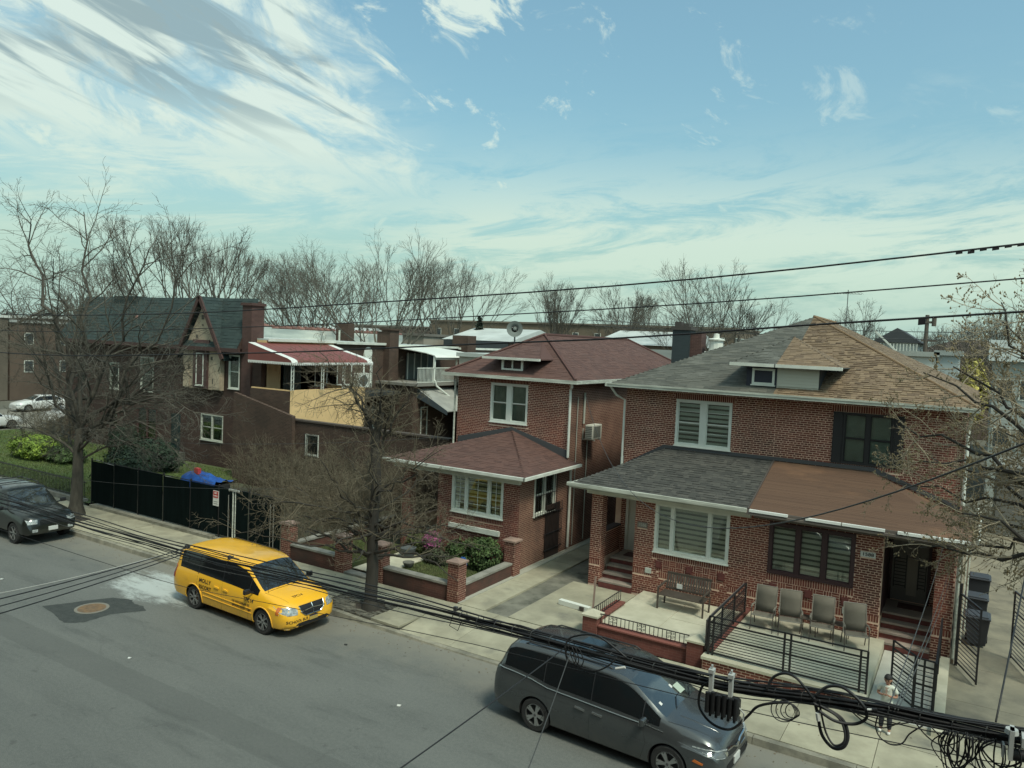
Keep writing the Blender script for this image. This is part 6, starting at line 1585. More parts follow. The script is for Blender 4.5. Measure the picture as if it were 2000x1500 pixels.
def wind_mat():
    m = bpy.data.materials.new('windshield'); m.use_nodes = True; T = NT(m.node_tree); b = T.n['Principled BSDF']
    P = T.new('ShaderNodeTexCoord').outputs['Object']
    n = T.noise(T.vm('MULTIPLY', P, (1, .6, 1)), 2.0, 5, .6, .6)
    T.put(b.inputs['Base Color'], T.mix(T.ramp(n, .42, .62), (0.018, .022, .022, 1), (0.060, .070, .066, 1)))  # pale streaky mottling, reflections put into the glass base colour
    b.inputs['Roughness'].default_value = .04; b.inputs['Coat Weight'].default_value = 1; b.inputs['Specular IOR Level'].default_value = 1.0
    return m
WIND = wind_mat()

def build_car(name, label, cat, S, group=None):
    car = thing(name, label, cat, (0, 0, 0), group)
    top, zbelt, zedge = pchip(S['top']), pchip(S['belt']), pchip(S['edge'])
    yb, ye, z0 = pchip(S['yb']), pchip(S['ye']), pchip(S['z0'])
    ym = pchip(S['ym'])
    fx, rx = S['fx'], S['rx']
    keys = sorted(set([round(p[0], 4) for p in S['top']] + [round(v, 4) for v in S['cuts']]))
    xs = []
    for i in range(len(keys) - 1):
        a, b = keys[i], keys[i + 1]; k = max(1, int((b - a) / .11 + .5))
        xs += [a + (b - a) * j / k for j in range(k)]
    xs.append(keys[-1])
    NR = 15
    rows = []
    for x in xs:
        zt = top(x); zb = min(zbelt(x), zt - .05); zz = z0(x); m_ = ym(x); b_ = min(yb(x), m_ - .005); e_ = min(ye(x), b_)
        ze = max(min(zedge(x), zt - .012), zb + .012)
        L = lambda t, a, b: a + (b - a) * t
        cr = S.get('crease', .0)
        rows.append([(0, zz), (m_ * .84, zz), (m_ * .962, zz + min(.07, (zb - zz) * .2)), (m_ * .993, L(.28, zz, zb)), (m_ * (1.0 - cr), L(.52, zz, zb)), (m_ * .996, L(.78, zz, zb)),
                     (b_ + .012, zb - min(.035, (zb - zz) * .15)), (b_, zb), (L(.07, b_, e_), L(.07, zb, ze)), (L(.5, b_, e_) + .014, L(.5, zb, ze)), (L(.93, b_, e_) + .004, L(.93, zb, ze)), (e_, ze),
                     (e_ * .93, L(.5, ze, zt)), (e_ * .60, L(.88, ze, zt)), (0, zt)])
    vs = []; idx = []
    for i, x in enumerate(xs):
        row = []
        bow = S.get('bow', 0)
        for j, (y, z) in enumerate(rows[i]):
            row.append(len(vs)); vs.append((x, y, z))
        left = row[:]
        right = [row[0]]
        for j in range(1, NR - 1): right.append(len(vs)); vs.append((x, -rows[i][j][0], rows[i][j][1]))
        right.append(row[-1])
        idx.append((left, right))
    fs = []; mi = []
    def region(x0, x1, j):
        xm = (x0 + x1) / 2
        for (a, b) in S['side_glass']:
            if j in (8, 9) and a < xm < b: return 1
        if j in (12, 13):
            if S['wind'][0] < xm < S['wind'][1]: return 2
            if S['rear'][0] < xm < S['rear'][1]: return 3
        return 0
    for i in range(len(xs) - 1):
        for side in (0, 1):
            A = idx[i][side]; B = idx[i + 1][side]
            for j in range(NR - 1):
                f = (A[j], B[j], B[j + 1], A[j + 1]) if side == 1 else (A[j], A[j + 1], B[j + 1], B[j])
                fs.append(f); mi.append(region(xs[i], xs[i + 1], j))
    for e, (l, r) in ((0, idx[0]), (1, idx[-1])):
        loop = l + r[1:-1][::-1]
        fs.append(tuple(loop) if e == 0 else tuple(loop[::-1])); mi.append(0)
    me = bpy.data.meshes.new('body'); me.from_pydata(vs, [], fs); 
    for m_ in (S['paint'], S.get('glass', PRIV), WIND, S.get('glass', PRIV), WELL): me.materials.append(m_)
    me.polygons.foreach_set('material_index', mi)
    bm = bmesh.new(); bm.from_mesh(me); bmesh.ops.remove_doubles(bm, verts=bm.verts, dist=1e-5); bmesh.ops.recalc_face_normals(bm, faces=bm.faces); bm.to_mesh(me); bm.free()
    bvh = BVHTree.FromPolygons([v.co.copy() for v in me.vertices], [tuple(p.vertices) for p in me.polygons])
    body = bpy.data.objects.new('body', me); COL.objects.link(body)
    # wheel arches
    AR = S['wr'] + .045; cut = MB()
    for wx in (fx, rx):
        for s in (-1, 1): cut.lathe([(AR, 0), (AR, .62)] if s > 0 else [(AR, -.62), (AR, 0)], (wx, s * .42, S['wr'] + .005), 40, 'Y')
    co = cut.build('cutter', WELL); 
    while len(co.data.materials) < 5: co.data.materials.append(WELL)
    for p in co.data.polygons: p.material_index = 4
    bm = bmesh.new(); bm.from_mesh(co.data); bmesh.ops.recalc_face_normals(bm, faces=bm.faces); bm.to_mesh(co.data); bm.free()
    md = body.modifiers.new('arches', 'BOOLEAN'); md.operation = 'DIFFERENCE'; md.solver = 'EXACT'; md.object = co
    dg = bpy.context.evaluated_depsgraph_get(); dg.update()
    me2 = bpy.data.meshes.new_from_object(body.evaluated_get(dg)); body.modifiers.clear()
    bpy.data.objects.remove(co)
    # split the glass from the body
    bm = bmesh.new(); bm.from_mesh(me2)
    names = {0: 'body', 1: 'side_glass', 2: 'windshield', 3: 'rear_window', 4: 'wheel_well'}
    bpy.data.objects.remove(body)
    for k, nm in names.items():
        b2 = bm.copy(); bmesh.ops.delete(b2, geom=[f for f in b2.faces if f.material_index != k], context='FACES')
        groups = [None]
        if k == 1: groups = [1, -1]
        for g in groups:
            b3 = b2.copy()
            if g: bmesh.ops.delete(b3, geom=[f for f in b3.faces if f.calc_center_median().y * g < 0], context='FACES')
            m3 = bpy.data.meshes.new(nm)
            for f in b3.faces: f.material_index = 0; f.smooth = True
            b3.to_mesh(m3); b3.free()
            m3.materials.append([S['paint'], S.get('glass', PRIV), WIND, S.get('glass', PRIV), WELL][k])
            try: m3.set_sharp_from_angle(angle=radians(32))
            except Exception: pass
            o = bpy.data.objects.new(nm, m3); COL.objects.link(o); o.parent = car; ORG[o] = Vector((0, 0, 0))
        b2.free()
    bm.free()
    DIRS = {'R': Vector((0, 1, 0)), 'L': Vector((0, -1, 0)), 'F': Vector((-1, 0, 0)), 'B': Vector((1, 0, 0)), 'T': Vector((0, 0, -1))}
    def hit(u, v, d, off=.004):
        D_ = DIRS[d]
        o = Vector((u, -3, v)) if d == 'R' else Vector((u, 3, v)) if d == 'L' else Vector((4, u, v)) if d == 'F' else Vector((-4, u, v)) if d == 'B' else Vector((u, v, 4))
        loc, nrm, _, _ = bvh.ray_cast(o, D_)
        if loc is None: return None
        return loc - D_ * off
    def patch(nm, pts, d, mt, off=.006, rings=4, par=None, label=None, sub=3):
        P2 = []
        for i in range(len(pts)):
            a = pts[i]; b = pts[(i + 1) % len(pts)]
            for k in range(sub): P2.append((a[0] + (b[0] - a[0]) * k / sub, a[1] + (b[1] - a[1]) * k / sub))
        c = (sum(p[0] for p in pts) / len(pts), sum(p[1] for p in pts) / len(pts)); vs = []; n = len(P2)
        for r in range(rings):
            t = 1 - r / rings
            for p in P2:
                h = hit(c[0] + (p[0] - c[0]) * t, c[1] + (p[1] - c[1]) * t, d, off)
                if h is None: return None
                vs.append(h)
        h = hit(c[0], c[1], d, off); vs.append(h)
        fs = []
        for r in range(rings - 1):
            for k in range(n): fs.append((r * n + k, r * n + (k + 1) % n, (r + 1) * n + (k + 1) % n, (r + 1) * n + k))
        for k in range(n): fs.append(((rings - 1) * n + k, (rings - 1) * n + (k + 1) % n, rings * n))
        q = MB(); q.add(vs, fs)
        # rim skirt down into the body so that the part has thickness
        D_ = DIRS[d]; b0 = len(q.v); sk = [Vector(v) + D_ * (off + .01) for v in vs[:n]]
        q.v.extend([tuple(v) for v in sk])
        for k in range(n): q.f.append([k, (k + 1) % n, b0 + (k + 1) % n, b0 + k]); q.mi.append(0)
        return q.build(nm, mt, par or car, smooth=True, label=label)
    def line(nm, pts, d, mt, r=.004, off=.0, n=5, par=None, q=None, sub=8):
        P3 = []
        for i in range(len(pts) - 1):
            for k in range(sub + (i == len(pts) - 2)):
                t = k / sub; h = hit(pts[i][0] + (pts[i + 1][0] - pts[i][0]) * t, pts[i][1] + (pts[i + 1][1] - pts[i][1]) * t, d, off)
                if h: P3.append(h)
        if len(P3) < 2: return
        if q is not None: q.tube(P3, r, n); return
        q = MB(); q.tube(P3, r, n); return q.build(nm, mt, par or car, smooth=True)
    def text_on(txt, size, u, v, d, mt, sx=1.0, bold=.001, name_='lettering'):
        me = text_mesh(txt, size, 0.0, bold); vs = []
        for vv in me.vertices:
            a, b = vv.co.x * sx, vv.co.y
            h = hit(u + a, v + b, d, .008) if d in ('R',) else hit(u + a, v + b, 'F', .008)
            vs.append(h if h else Vector((0, 0, 0)))
        for i, vv in enumerate(me.vertices): vv.co = vs[i]
        me.materials.clear(); me.materials.append(mt); me.update()
        o = bpy.data.objects.new(name_, me); COL.objects.link(o); o.parent = car; return o
    # wheels
    WHEEL = S['wheel']
    proto = None
    for wx in (fx, rx):
        for s in (-1, 1):
            w = wheel(car, S['wr'], WHEEL, .225) if proto is None else copy_tree(proto, car)
            if proto is None: proto = w
            w.location = (wx, s * (ym(wx) - .135), S['wr']); w.rotation_euler = (0, random.uniform(0, 1), 0 if s < 0 else pi)
    return car, hit, patch, line, text_on

def wheel(car, R, kind, width):
    m_ = MB(); h = width / 2; rim = R * .66
    m_.lathe([(rim, -h), (R - .03, -h - .004), (R - .004, -h + .02), (R, -h + .05), (R, h - .05), (R - .004, h - .02), (R - .03, h), (rim, h)], (0, 0, 0), 36, 'Y', False)
    t = m_.build('wheel', TYRE, car, smooth=True)
    m_ = MB(); m_.lathe([(rim + .002, -h - .004), (rim + .004, -h + .012), (rim - .012, -h + .03), (rim - .02, h)], (0, 0, 0), 36, 'Y', False); m_.lathe([(rim - .01, h - .12), (.01, h - .11)], (0, 0, 0), 36, 'Y')
    m_.build('rim_barrel', mat('rim_dark', (0.05, .05, .05), .5, coord='O'), t, smooth=True)
    m_ = MB(); ns = {'ten': 5, 'five': 5, 'six': 6}[kind]
    for k in range(ns):
        w = 2 * pi * k / ns
        offs = (-.13, .13) if kind in ('ten', 'five') else (0,)
        for o_ in offs:
            a1 = w + o_ * (.6 if kind == 'five' else .5); a2 = w + o_ * (1.7 if kind == 'ten' else 1.1)
            p = Vector((.05 * cos(w), -h + .02, .05 * sin(w))); q = Vector(((rim - .005) * cos(a2), -h + .012, (rim - .005) * sin(a2)))
            m_.bar(p, q, .03 if kind == 'ten' else .045, .02, up=(0, 1, 0))
    m_.lathe([(.062, -h + .008), (.062, -h + .04)], (0, 0, 0), 16, 'Y'); m_.lathe([(rim + .006, -h - .006), (rim + .006, -h + .012), (rim - .016, -h + .014), (rim - .016, -h + .0)], (0, 0, 0), 36, 'Y', False)
    m_.build('rim', ALLOY, t, smooth=True)
    m_ = MB(); m_.lathe([(.03, -h + .002), (.03, -h + .012)], (0, 0, 0), 12, 'Y'); m_.build('hub_cap', mat('hub_dark', (0.08, .08, .08), .4, coord='O'), t)
    return t

def mirror(car, x, z, s, y, mt, arm=.16):
    q = MB(); q.tube([(x, s * y, z - .03), (x + .0, s * (y + arm), z)], .028, 6); b = q.build('mirror_arm', BLACK, car)
    q = MB(); c = Vector((x, s * (y + arm + .05), z + .03))
    n = 10; vs = []; 
    q.obb(c, (.045, 0, 0), (0, .10, 0), (0, 0, .075)); m = q.build('mirror', mt, car, bevel=.035)
    q = MB(); q.obb(c + Vector((-.05, 0, 0)), (.003, 0, 0), (0, .085, 0), (0, 0, .06)); q.build('mirror_glass', CHROME, m)

# ---- yellow school van
YP = paint('school_yellow', (0.82, 0.43, 0.018), .35, dustamt=.06, dust=(.45, .28, .08))
S = dict(fx=1.63, rx=-1.45, wr=.345, wheel='ten', paint=YP,
         top=[(-2.575, .72), (-2.555, .98), (-2.50, 1.12), (-2.40, 1.44), (-2.30, 1.66), (-2.16, 1.725), (-1.2, 1.765), (0.0, 1.755), (.55, 1.71), (.72, 1.66), (1.10, 1.40), (1.50, 1.145), (1.60, 1.115), (2.0, 1.055), (2.30, .965), (2.44, .88), (2.53, .76), (2.575, .62)],
         edge=[(-2.575, .70), (-2.40, 1.36), (-2.25, 1.60), (-2.0, 1.655), (-1, 1.69), (.3, 1.67), (.72, 1.56), (1.10, 1.33), (1.50, 1.09), (2.0, 1.0), (2.44, .84), (2.575, .60)],
         belt=[(-2.575, .66), (-2.5, 1.02), (-2.3, 1.085), (-1, 1.06), (.5, 1.02), (1.2, .99), (1.5, .985), (2.0, .93), (2.4, .80), (2.575, .56)],
         yb=[(-2.575, .80), (-2.45, .88), (-2.2, .915), (-1, .935), (.5, .93), (1.3, .91), (1.9, .86), (2.3, .80), (2.5, .70), (2.575, .60)],
         ye=[(-2.575, .76), (-2.4, .80), (-2.2, .78), (-1, .79), (.3, .775), (.72, .75), (1.2, .80), (1.5, .83), (2.0, .76), (2.3, .72), (2.575, .50)],
         ym=[(-2.575, .86), (-2.5, .93), (-2.2, .965), (-1, .975), (1, .975), (1.9, .965), (2.2, .945), (2.4, .88), (2.52, .76), (2.575, .64)],
         z0=[(-2.575, .40), (-2.4, .25), (-1, .20), (1, .20), (2.2, .22), (2.575, .30)],
         cuts=[-2.28, -2.2, -1.32, -1.26, -.18, -.10, .98, 1.04, 1.38], side_glass=[(-2.2, 1.38)], wind=(.72, 1.50), rear=(-2.50, -2.33))
van, hit, patch, line, text_on = build_car('school_van', 'yellow school bus minivan with black lettering parked at the kerb', 'van', S)
BLKTX = mat('black_lettering', (0.02, .016, .012), .6)
text_on('MOLLY', .15, -.92, .93, 'R', BLKTX, 1.15, .003); text_on('ESCORT', .15, -.90, .745, 'R', BLKTX, 1.05, .003)
text_on('TPC14', .15, 1.05, .83, 'R', BLKTX, 1.0, .003); text_on('150 WOODRUFF ST', .088, .72, .68, 'R', BLKTX, 1.0, .002); text_on('BROOKLYN NY 11226', .088, .76, .56, 'R', BLKTX, .92, .002)
text_on('SCHOOL BUS', .105, -.50, .475, 'F', BLKTX, 1.05, .002)
me = text_mesh('TPC14', .12, .0, .002); me.materials.append(BLKTX)
for v in me.vertices:
    h = hit(2.18 - v.co.y * -1 * -1, -.22 - (-v.co.x) * -1 * -1, 'T', .006)
    v.co = h
o_ = bpy.data.objects.new('lettering', me); COL.objects.link(o_); o_.parent = van
for k, z in enumerate((.61, .49)): line('side_moulding', [(-1.0, z + .02), (1.2, z - .0)], 'R', YP, .013, .004)
sm = MB()
for pts in ([(-1.30, .28), (-1.30, 1.02)], [(-.14, .27), (-.14, 1.03)], [(1.02, .30), (1.10, .70), (1.02, .99)], [(-1.30, .27), (1.02, .27)]): line('', pts, 'R', None, .005, -.002, q=sm)
line('', [(1.55, .80), (2.30, .62)], 'T', None, .005, -.002, q=sm); line('', [(1.55, -.80), (2.30, -.62)], 'T', None, .005, -.002, q=sm); line('', [(1.56, -.8), (1.56, .8)], 'T', None, .008, 0, q=sm)
sm.build('door_seams', mat('seam_dark', (0.10, .045, .01), .7), van)
for x in (-.36, .05): patch('door_handle', [(x - .10, .865), (x + .10, .855), (x + .10, .895), (x - .10, .905)], 'R', YP, .03, 2)
for d, s in (('R', 1),): patch('filler', [(-1.9, .80), (-1.72, .80), (-1.72, .97), (-1.9, .97)], 'R', YP, .003, 2)
# pillars across the dark side glass
pl = MB()
for x in (-1.29, -.14, 1.0): line('', [(x, 1.08), (x, 1.63 if x < .5 else 1.40)], 'R', None, .016, -.006, q=pl)
pl.build('window_pillars', BLACK, van)
hl = patch('headlight', [(-.93, .66), (-.52, .64), (-.50, .76), (-.56, .83), (-.90, .85)], 'F', LENS, .012, 3)
hl2 = patch('headlight', [(.93, .66), (.52, .64), (.50, .76), (.56, .83), (.90, .85)], 'F', LENS, .012, 3)
patch('turn_signal', [(2.17, .665), (2.255, .665), (2.255, .845), (2.15, .845)], 'R', AMB, .012, 2)
gr = patch('grille', [(-.43, .84), (.43, .84), (.38, .66), (.25, .575), (-.25, .575), (-.38, .66)], 'F', mat('grille_black', (0.012, .012, .013), .5), .012, 4)
line('chrome_trim', [(-.43, .70), (-.1, .72), (0, .735), (.1, .72), (.43, .70)], 'F', CHROME, .013, .022, par=gr); line('chrome_trim', [(0, .84), (0, .575)], 'F', CHROME, .013, .022, par=gr)
line('chrome_trim', [(-.43, .84), (-.38, .66), (-.25, .575), (.25, .575), (.38, .66), (.43, .84)], 'F', CHROME, .012, .014, par=gr)
patch('lower_grille', [(-.66, .33), (-.50, .41), (.50, .41), (.66, .33), (.5, .29), (-.5, .29)], 'F', mat('grille_black', (0.012, .012, .013), .5), .010, 3)
line('bumper_lip', [(-.80, .265), (-.4, .255), (.4, .255), (.80, .265)], 'F', YP, .022, .015)
pp = patch('number_plate', [(-.13, .405), (.15, .405), (.15, .53), (-.13, .53)], 'F', mat('plate_gold', (0.42, .30, .08), .5), .03, 2)
patch('plate_band', [(-.13, .505), (.15, .505), (.15, .53), (-.13, .53)], 'F', mat('plate_navy', (0.03, .03, .08), .5), .033, 1, par=None)
text_on('TPC 14', .055, .01, .455, 'F', BLKTX, 1.0, .001)
tl = patch('tail_light', [(-2.50, .78), (-2.42, .76), (-2.36, 1.10), (-2.43, 1.20), (-2.475, 1.12)], 'R', REDL, .012, 2)
mirror(van, 1.16, 1.08, -1, .90, BLACK); mirror(van, 1.16, 1.08, 1, .90, BLACK)
q = MB()
for s in (-1, 1): q.tube([hit(-1.9, s * .70, 'T', .0), hit(-1.8, s * .70, 'T', .035), hit(.2, s * .68, 'T', .035), hit(.3, s * .68, 'T', 0)], .014, 6)
q.build('roof_rail', mat('rail_dark', (0.06, .045, .02), .5), van)
q = MB(); q.tube([hit(1.62, -.74, 'T', -.01), hit(1.62, -.74, 'T', .0) + Vector((-.05, -.02, .42))], .005, 5); q.build('aerial', BLACK, van)
q = MB()
for y in (-.35, .3): q.tube([hit(1.53, y, 'T', .02), hit(1.38, y + .30, 'T', .02), hit(1.36, y + .5, 'T', .02)], .008, 5)
q.build('wiper', BLACK, van)
for wx in (1.63, -1.45):
    q = MB()
    P_ = []
    for k in range(25):
        a = pi * (-.08 + 1.16 * k / 24); h = hit(wx + .405 * cos(a), .35 + .405 * sin(a), 'R', .004)
        if h: P_.append(h)
    q.tube(P_, .018, 6); q.build('arch_lip', YP, van, smooth=True)
van.scale = (.965, .97, .97); van.location = (-17.15, 14.45, 0); van.rotation_euler = (0, 0, -.034)

# ---- grey minivan
GP = paint('gunmetal_paint', (0.075, 0.082, 0.084), .26, metallic=.55, coat=.8, dust=(.16, .16, .145), dustamt=.16)
S = dict(fx=1.58, rx=-1.42, wr=.355, wheel='five', paint=GP,
         top=[(-2.58, .74), (-2.56, 1.0), (-2.50, 1.16), (-2.38, 1.45), (-2.24, 1.67), (-2.10, 1.725), (-1.2, 1.765), (0.0, 1.755), (.45, 1.715), (.62, 1.67), (1.05, 1.42), (1.45, 1.195), (1.56, 1.16), (1.95, 1.11), (2.28, 1.03), (2.42, .96), (2.52, .86), (2.58, .66)],
         edge=[(-2.58, .72), (-2.40, 1.33), (-2.20, 1.59), (-2.0, 1.635), (-1, 1.68), (.2, 1.66), (.62, 1.56), (1.05, 1.34), (1.45, 1.12), (1.95, 1.05), (2.42, .91), (2.58, .64)],
         belt=[(-2.58, .68), (-2.5, 1.12), (-2.3, 1.17), (-1.5, 1.115), (-1.1, 1.04), (-.6, 1.03), (.5, 1.005), (1.2, .985), (1.45, .985), (2.0, .96), (2.4, .87), (2.58, .60)],
         yb=[(-2.58, .80), (-2.45, .88), (-2.2, .92), (-1, .945), (.5, .945), (1.3, .925), (1.9, .87), (2.3, .82), (2.5, .74), (2.58, .66)],
         ye=[(-2.58, .72), (-2.4, .76), (-2.2, .74), (-1, .76), (.2, .76), (.62, .735), (1.1, .80), (1.45, .84), (2.0, .77), (2.3, .74), (2.58, .56)],
         ym=[(-2.58, .86), (-2.5, .94), (-2.2, .985), (-1, .998), (1, .998), (1.9, .985), (2.2, .965), (2.4, .90), (2.53, .80), (2.58, .70)],
         z0=[(-2.58, .38), (-2.4, .24), (-1, .19), (1, .19), (2.2, .20), (2.58, .28)],
         cuts=[-2.36, -2.28, -1.30, -1.22, -.16, -.08, .98, 1.04, 1.36], side_glass=[(-2.28, 1.36)], wind=(.62, 1.45), rear=(-2.50, -2.30), crease=.004)
gv, hit, patch, line, text_on = build_car('minivan', 'dark grey minivan parked in front of the left patio', 'minivan', S)
STRIP = mat('satin_strip', (0.45, .47, .46), .25, metallic=.9)
line('belt_strip', [(-2.44, 1.145), (-2.0, 1.135), (-1.55, 1.10), (-1.15, 1.022), (-.6, 1.008), (.3, .985), (1.2, .965)], 'R', STRIP, .013, .006, sub=10)
line('fender_strip', [(1.22, .955), (1.46, .935)], 'R', STRIP, .010, .006)
sm = MB()
for pts in ([(-1.28, .30), (-1.10, .60), (-1.20, 1.02)], [(-.12, .27), (-.12, .98)], [(1.02, .30), (1.12, .62), (1.05, .95)], [(-1.28, .27), (1.02, .27)], [(-1.9, .83), (-.14, .87)]): line('', pts, 'R', None, .004, -.002, q=sm)
line('', [(1.50, .83), (2.30, .64)], 'T', None, .006, -.002, q=sm); line('', [(1.50, -.83), (2.30, -.64)], 'T', None, .006, -.002, q=sm)
sm.build('door_seams', mat('seam_black', (0.006, .006, .006), .8), gv)
q = MB()
for s in (-1, 1): line('', [(1.62, s * .50), (2.05, s * .46), (2.36, s * .36)], 'T', None, .022, -.012, q=q)
q.build('hood_crease', GP, gv, smooth='full')
for x in (-.34, .06):
    patch('door_handle', [(x - .11, .85), (x + .12, .835), (x + .12, .865), (x - .11, .88)], 'R', STRIP, .035, 2)
pl = MB()
for x in (-1.26, -.12, 1.0): line('', [(x, 1.10 if x < -1 else 1.03), (x, 1.60 if x < .5 else 1.36)], 'R', None, .014, -.006, q=pl)
pl.build('window_pillars', BLACK, gv)
for s in (-1, 1):
    hl = patch('headlight', [(s * .95, .86), (s * .50, .80), (s * .46, .71), (s * .60, .665), (s * .86, .70), (s * .95, .79)], 'F', mat('smoked_lens', (0.10, .11, .115), .06, coat=1.0), .012, 3)
    if hl:
        line('light_strip', [(s * .93, .85), (s * .50, .79)], 'F', LENS, .014, .02, par=hl); line('light_strip', [(s * .93, .80), (s * .84, .71), (s * .62, .685)], 'F', LENS, .008, .02, par=hl)
        patch('lamp_unit', [(s * .60, .77), (s * .52, .76), (s * .50, .70), (s * .57, .69)], 'F', CHROME, .024, 2, par=hl)
    patch('fog_recess', [(s * .82, .50), (s * .58, .44), (s * .56, .36), (s * .78, .38)], 'F', WELL, .010, 2)
gr = patch('grille', [(-.50, .80), (.50, .80), (.46, .66), (.30, .60), (-.30, .60), (-.46, .66)], 'F', mat('grille_black', (0.012, .012, .013), .5), .010, 4)
line('chrome_wing', [(-.50, .775), (-.2, .745), (-.09, .70), (.09, .70), (.2, .745), (.50, .775)], 'F', CHROME, .022, .02, par=gr)
line('grille_bar', [(-.46, .65), (-.2, .62), (.2, .62), (.46, .65)], 'F', CHROME, .007, .018, par=gr)
q = MB(); h = hit(0, .71, 'F', .04); q.obb(h, (.006, 0, 0), (0, .055, 0), (0, 0, .05)); q.build('emblem', CHROME, gr, bevel=.01)
patch('lower_grille', [(-.52, .50), (.52, .50), (.60, .34), (-.60, .34)], 'F', WELL, .008, 3)
pn = patch('number_plate', [(-.16, .38), (.16, .38), (.16, .52), (-.16, .52)], 'F', mat('plate_white', (0.52, .53, .50), .5), .03, 2)
text_on('JKR 4917', .055, 0, .45, 'F', BLKTX, 1.0, .001)
patch('tail_light', [(-2.52, .90), (-2.20, .985), (-2.13, 1.02), (-2.30, 1.09), (-2.515, 1.13)], 'R', REDL, .014, 3)
patch('side_marker', [(2.06, .60), (2.26, .565), (2.27, .60), (2.10, .645)], 'R', AMB, .012, 2)
mirror(gv, 1.12, 1.07, -1, .92, GP); mirror(gv, 1.12, 1.07, 1, .92, GP)
q = MB()
for s in (-1, 1): q.tube([hit(-1.9, s * .66, 'T', 0), hit(-1.8, s * .66, 'T', .035), hit(.1, s * .65, 'T', .035), hit(.2, s * .65, 'T', 0)], .016, 6)
q.build('roof_rail', mat('rail_black', (0.02, .02, .022), .4), gv)
q = MB()
for (a, b) in ((-.1, .55), (-.95, -.25)): 
    P4 = [hit(x, y, 'T', .004) for x, y in ((a, -.42), (b, -.42), (b, .42), (a, .42))]
    if all(P4): q.prism(P4, (0, 0, .004))
q.build('sunroof', PRIV, gv)
q = MB()
for y in (-.35, .3): q.tube([hit(1.48, y, 'T', .02), hit(1.33, y + .30, 'T', .02), hit(1.31, y + .5, 'T', .02)], .008, 5)
q.build('wiper', BLACK, gv)
q = MB()
for (y0, y1, x0, x1) in ((.18, .42, 1.15, 1.33), ): 
    P4 = [hit(x, y, 'T', .004) for x, y in ((x0, y0), (x1, y0), (x1, y1), (x0, y1))]; q.poly(P4)
q.build('dash_paper', mat('paper_green', (0.36, .42, .34), .6), gv)
q = MB(); P4 = [hit(x, y, 'T', .004) for x, y in ((1.20, -.62), (1.26, -.62), (1.26, -.55), (1.20, -.55))]; q.poly(P4); P4 = [hit(x, y, 'T', .004) for x, y in ((1.10, .08), (1.17, .08), (1.17, .15), (1.10, .15))]; q.poly(P4); q.build('sticker', WHBG, gv)
q = MB(); q.tube([hit(-1.95, 0, 'T', -.01), hit(-2.05, 0, 'T', .04), hit(-2.10, 0, 'T', .03)], [.03, .02, .004], 6); q.build('shark_fin', BLACK, gv)
gv.scale = (.97, .97, .97); gv.location = (-5.85, 14.27, 0); gv.rotation_euler = (0, 0, -.055)

# ---- dark off-roader at the left edge
DG = paint('dark_olive_paint', (0.008, 0.010, 0.007), .3, coat=.6, dust=(.06, .055, .04), dustamt=.1)
S = dict(fx=1.42, rx=-1.38, wr=.375, wheel='six', paint=DG,
         top=[(-2.30, .80), (-2.28, 1.1), (-2.20, 1.45), (-2.08, 1.76), (-1.9, 1.80), (-1, 1.83), (0.0, 1.81), (.30, 1.77), (.42, 1.72), (.75, 1.45), (1.02, 1.22), (1.12, 1.19), (1.6, 1.15), (2.10, 1.06), (2.24, .98), (2.30, .82), (2.34, .62)],
         edge=[(-2.30, .78), (-2.1, 1.64), (-1.9, 1.72), (-1, 1.75), (.2, 1.73), (.42, 1.62), (.75, 1.38), (1.02, 1.16), (1.6, 1.10), (2.2, .98), (2.34, .60)],
         belt=[(-2.30, .74), (-2.2, 1.12), (-1, 1.12), (.5, 1.10), (1.02, 1.08), (1.6, 1.05), (2.2, .92), (2.34, .56)],
         yb=[(-2.30, .82), (-2.1, .88), (-1, .90), (.5, .90), (1.3, .88), (2.0, .84), (2.25, .76), (2.34, .68)],
         ye=[(-2.30, .74), (-2.1, .74), (-1, .75), (.2, .745), (.42, .73), (.8, .80), (1.02, .83), (2.0, .78), (2.34, .60)],
         ym=[(-2.30, .88), (-2.1, .93), (-1, .94), (1, .94), (2.0, .92), (2.2, .87), (2.34, .76)],
         z0=[(-2.30, .48), (-2.0, .36), (-1, .34), (1, .34), (2.0, .34), (2.34, .42)],
         cuts=[-2.0, -1.9, -1.05, -.98, -.05, .02, .86], side_glass=[(-1.9, .86)], wind=(.42, 1.02), rear=(-2.2, -2.10))
sv, hit, patch, line, text_on = build_car('off_roader', 'dark olive off-road car parked at the left edge', 'car', S)
for s in (-1, 1):
    patch('headlight', [(s * .84, .93), (s * .50, .93), (s * .52, .78), (s * .82, .78)], 'F', LENS, .014, 3)
    patch('fog_lamp', [(s * .70, .60), (s * .52, .60), (s * .52, .50), (s * .70, .50)], 'F', LENS, .012, 2)
gr = patch('grille', [(-.44, .92), (.44, .92), (.42, .74), (-.42, .74)], 'F', mat('grille_black', (0.012, .012, .013), .5), .010, 3)
for z in (.78, .83, .88): line('grille_bar', [(-.42, z), (.42, z)], 'F', DG, .010, .018, par=gr)
pn = patch('number_plate', [(-.16, .50), (.16, .50), (.16, .64), (-.16, .64)], 'F', MATS['plate_white'], .03, 2)
text_on('HDT 3062', .055, 0, .57, 'F', BLKTX, 1.0, .001)
mirror(sv, .90, 1.2, -1, .88, BLACK); mirror(sv, .90, 1.2, 1, .88, BLACK)
q = MB()
for s in (-1, 1): q.tube([hit(-1.7, s * .66, 'T', 0), hit(-1.6, s * .66, 'T', .06), hit(-.1, s * .65, 'T', .06), hit(0, s * .65, 'T', 0)], .018, 6)
for x in (-1.3, -.5): q.tube([hit(x, -.66, 'T', .06), hit(x, .66, 'T', .08)], .018, 6)
q.build('roof_rack', mat('rail_black', (0.02, .02, .022), .4), sv)
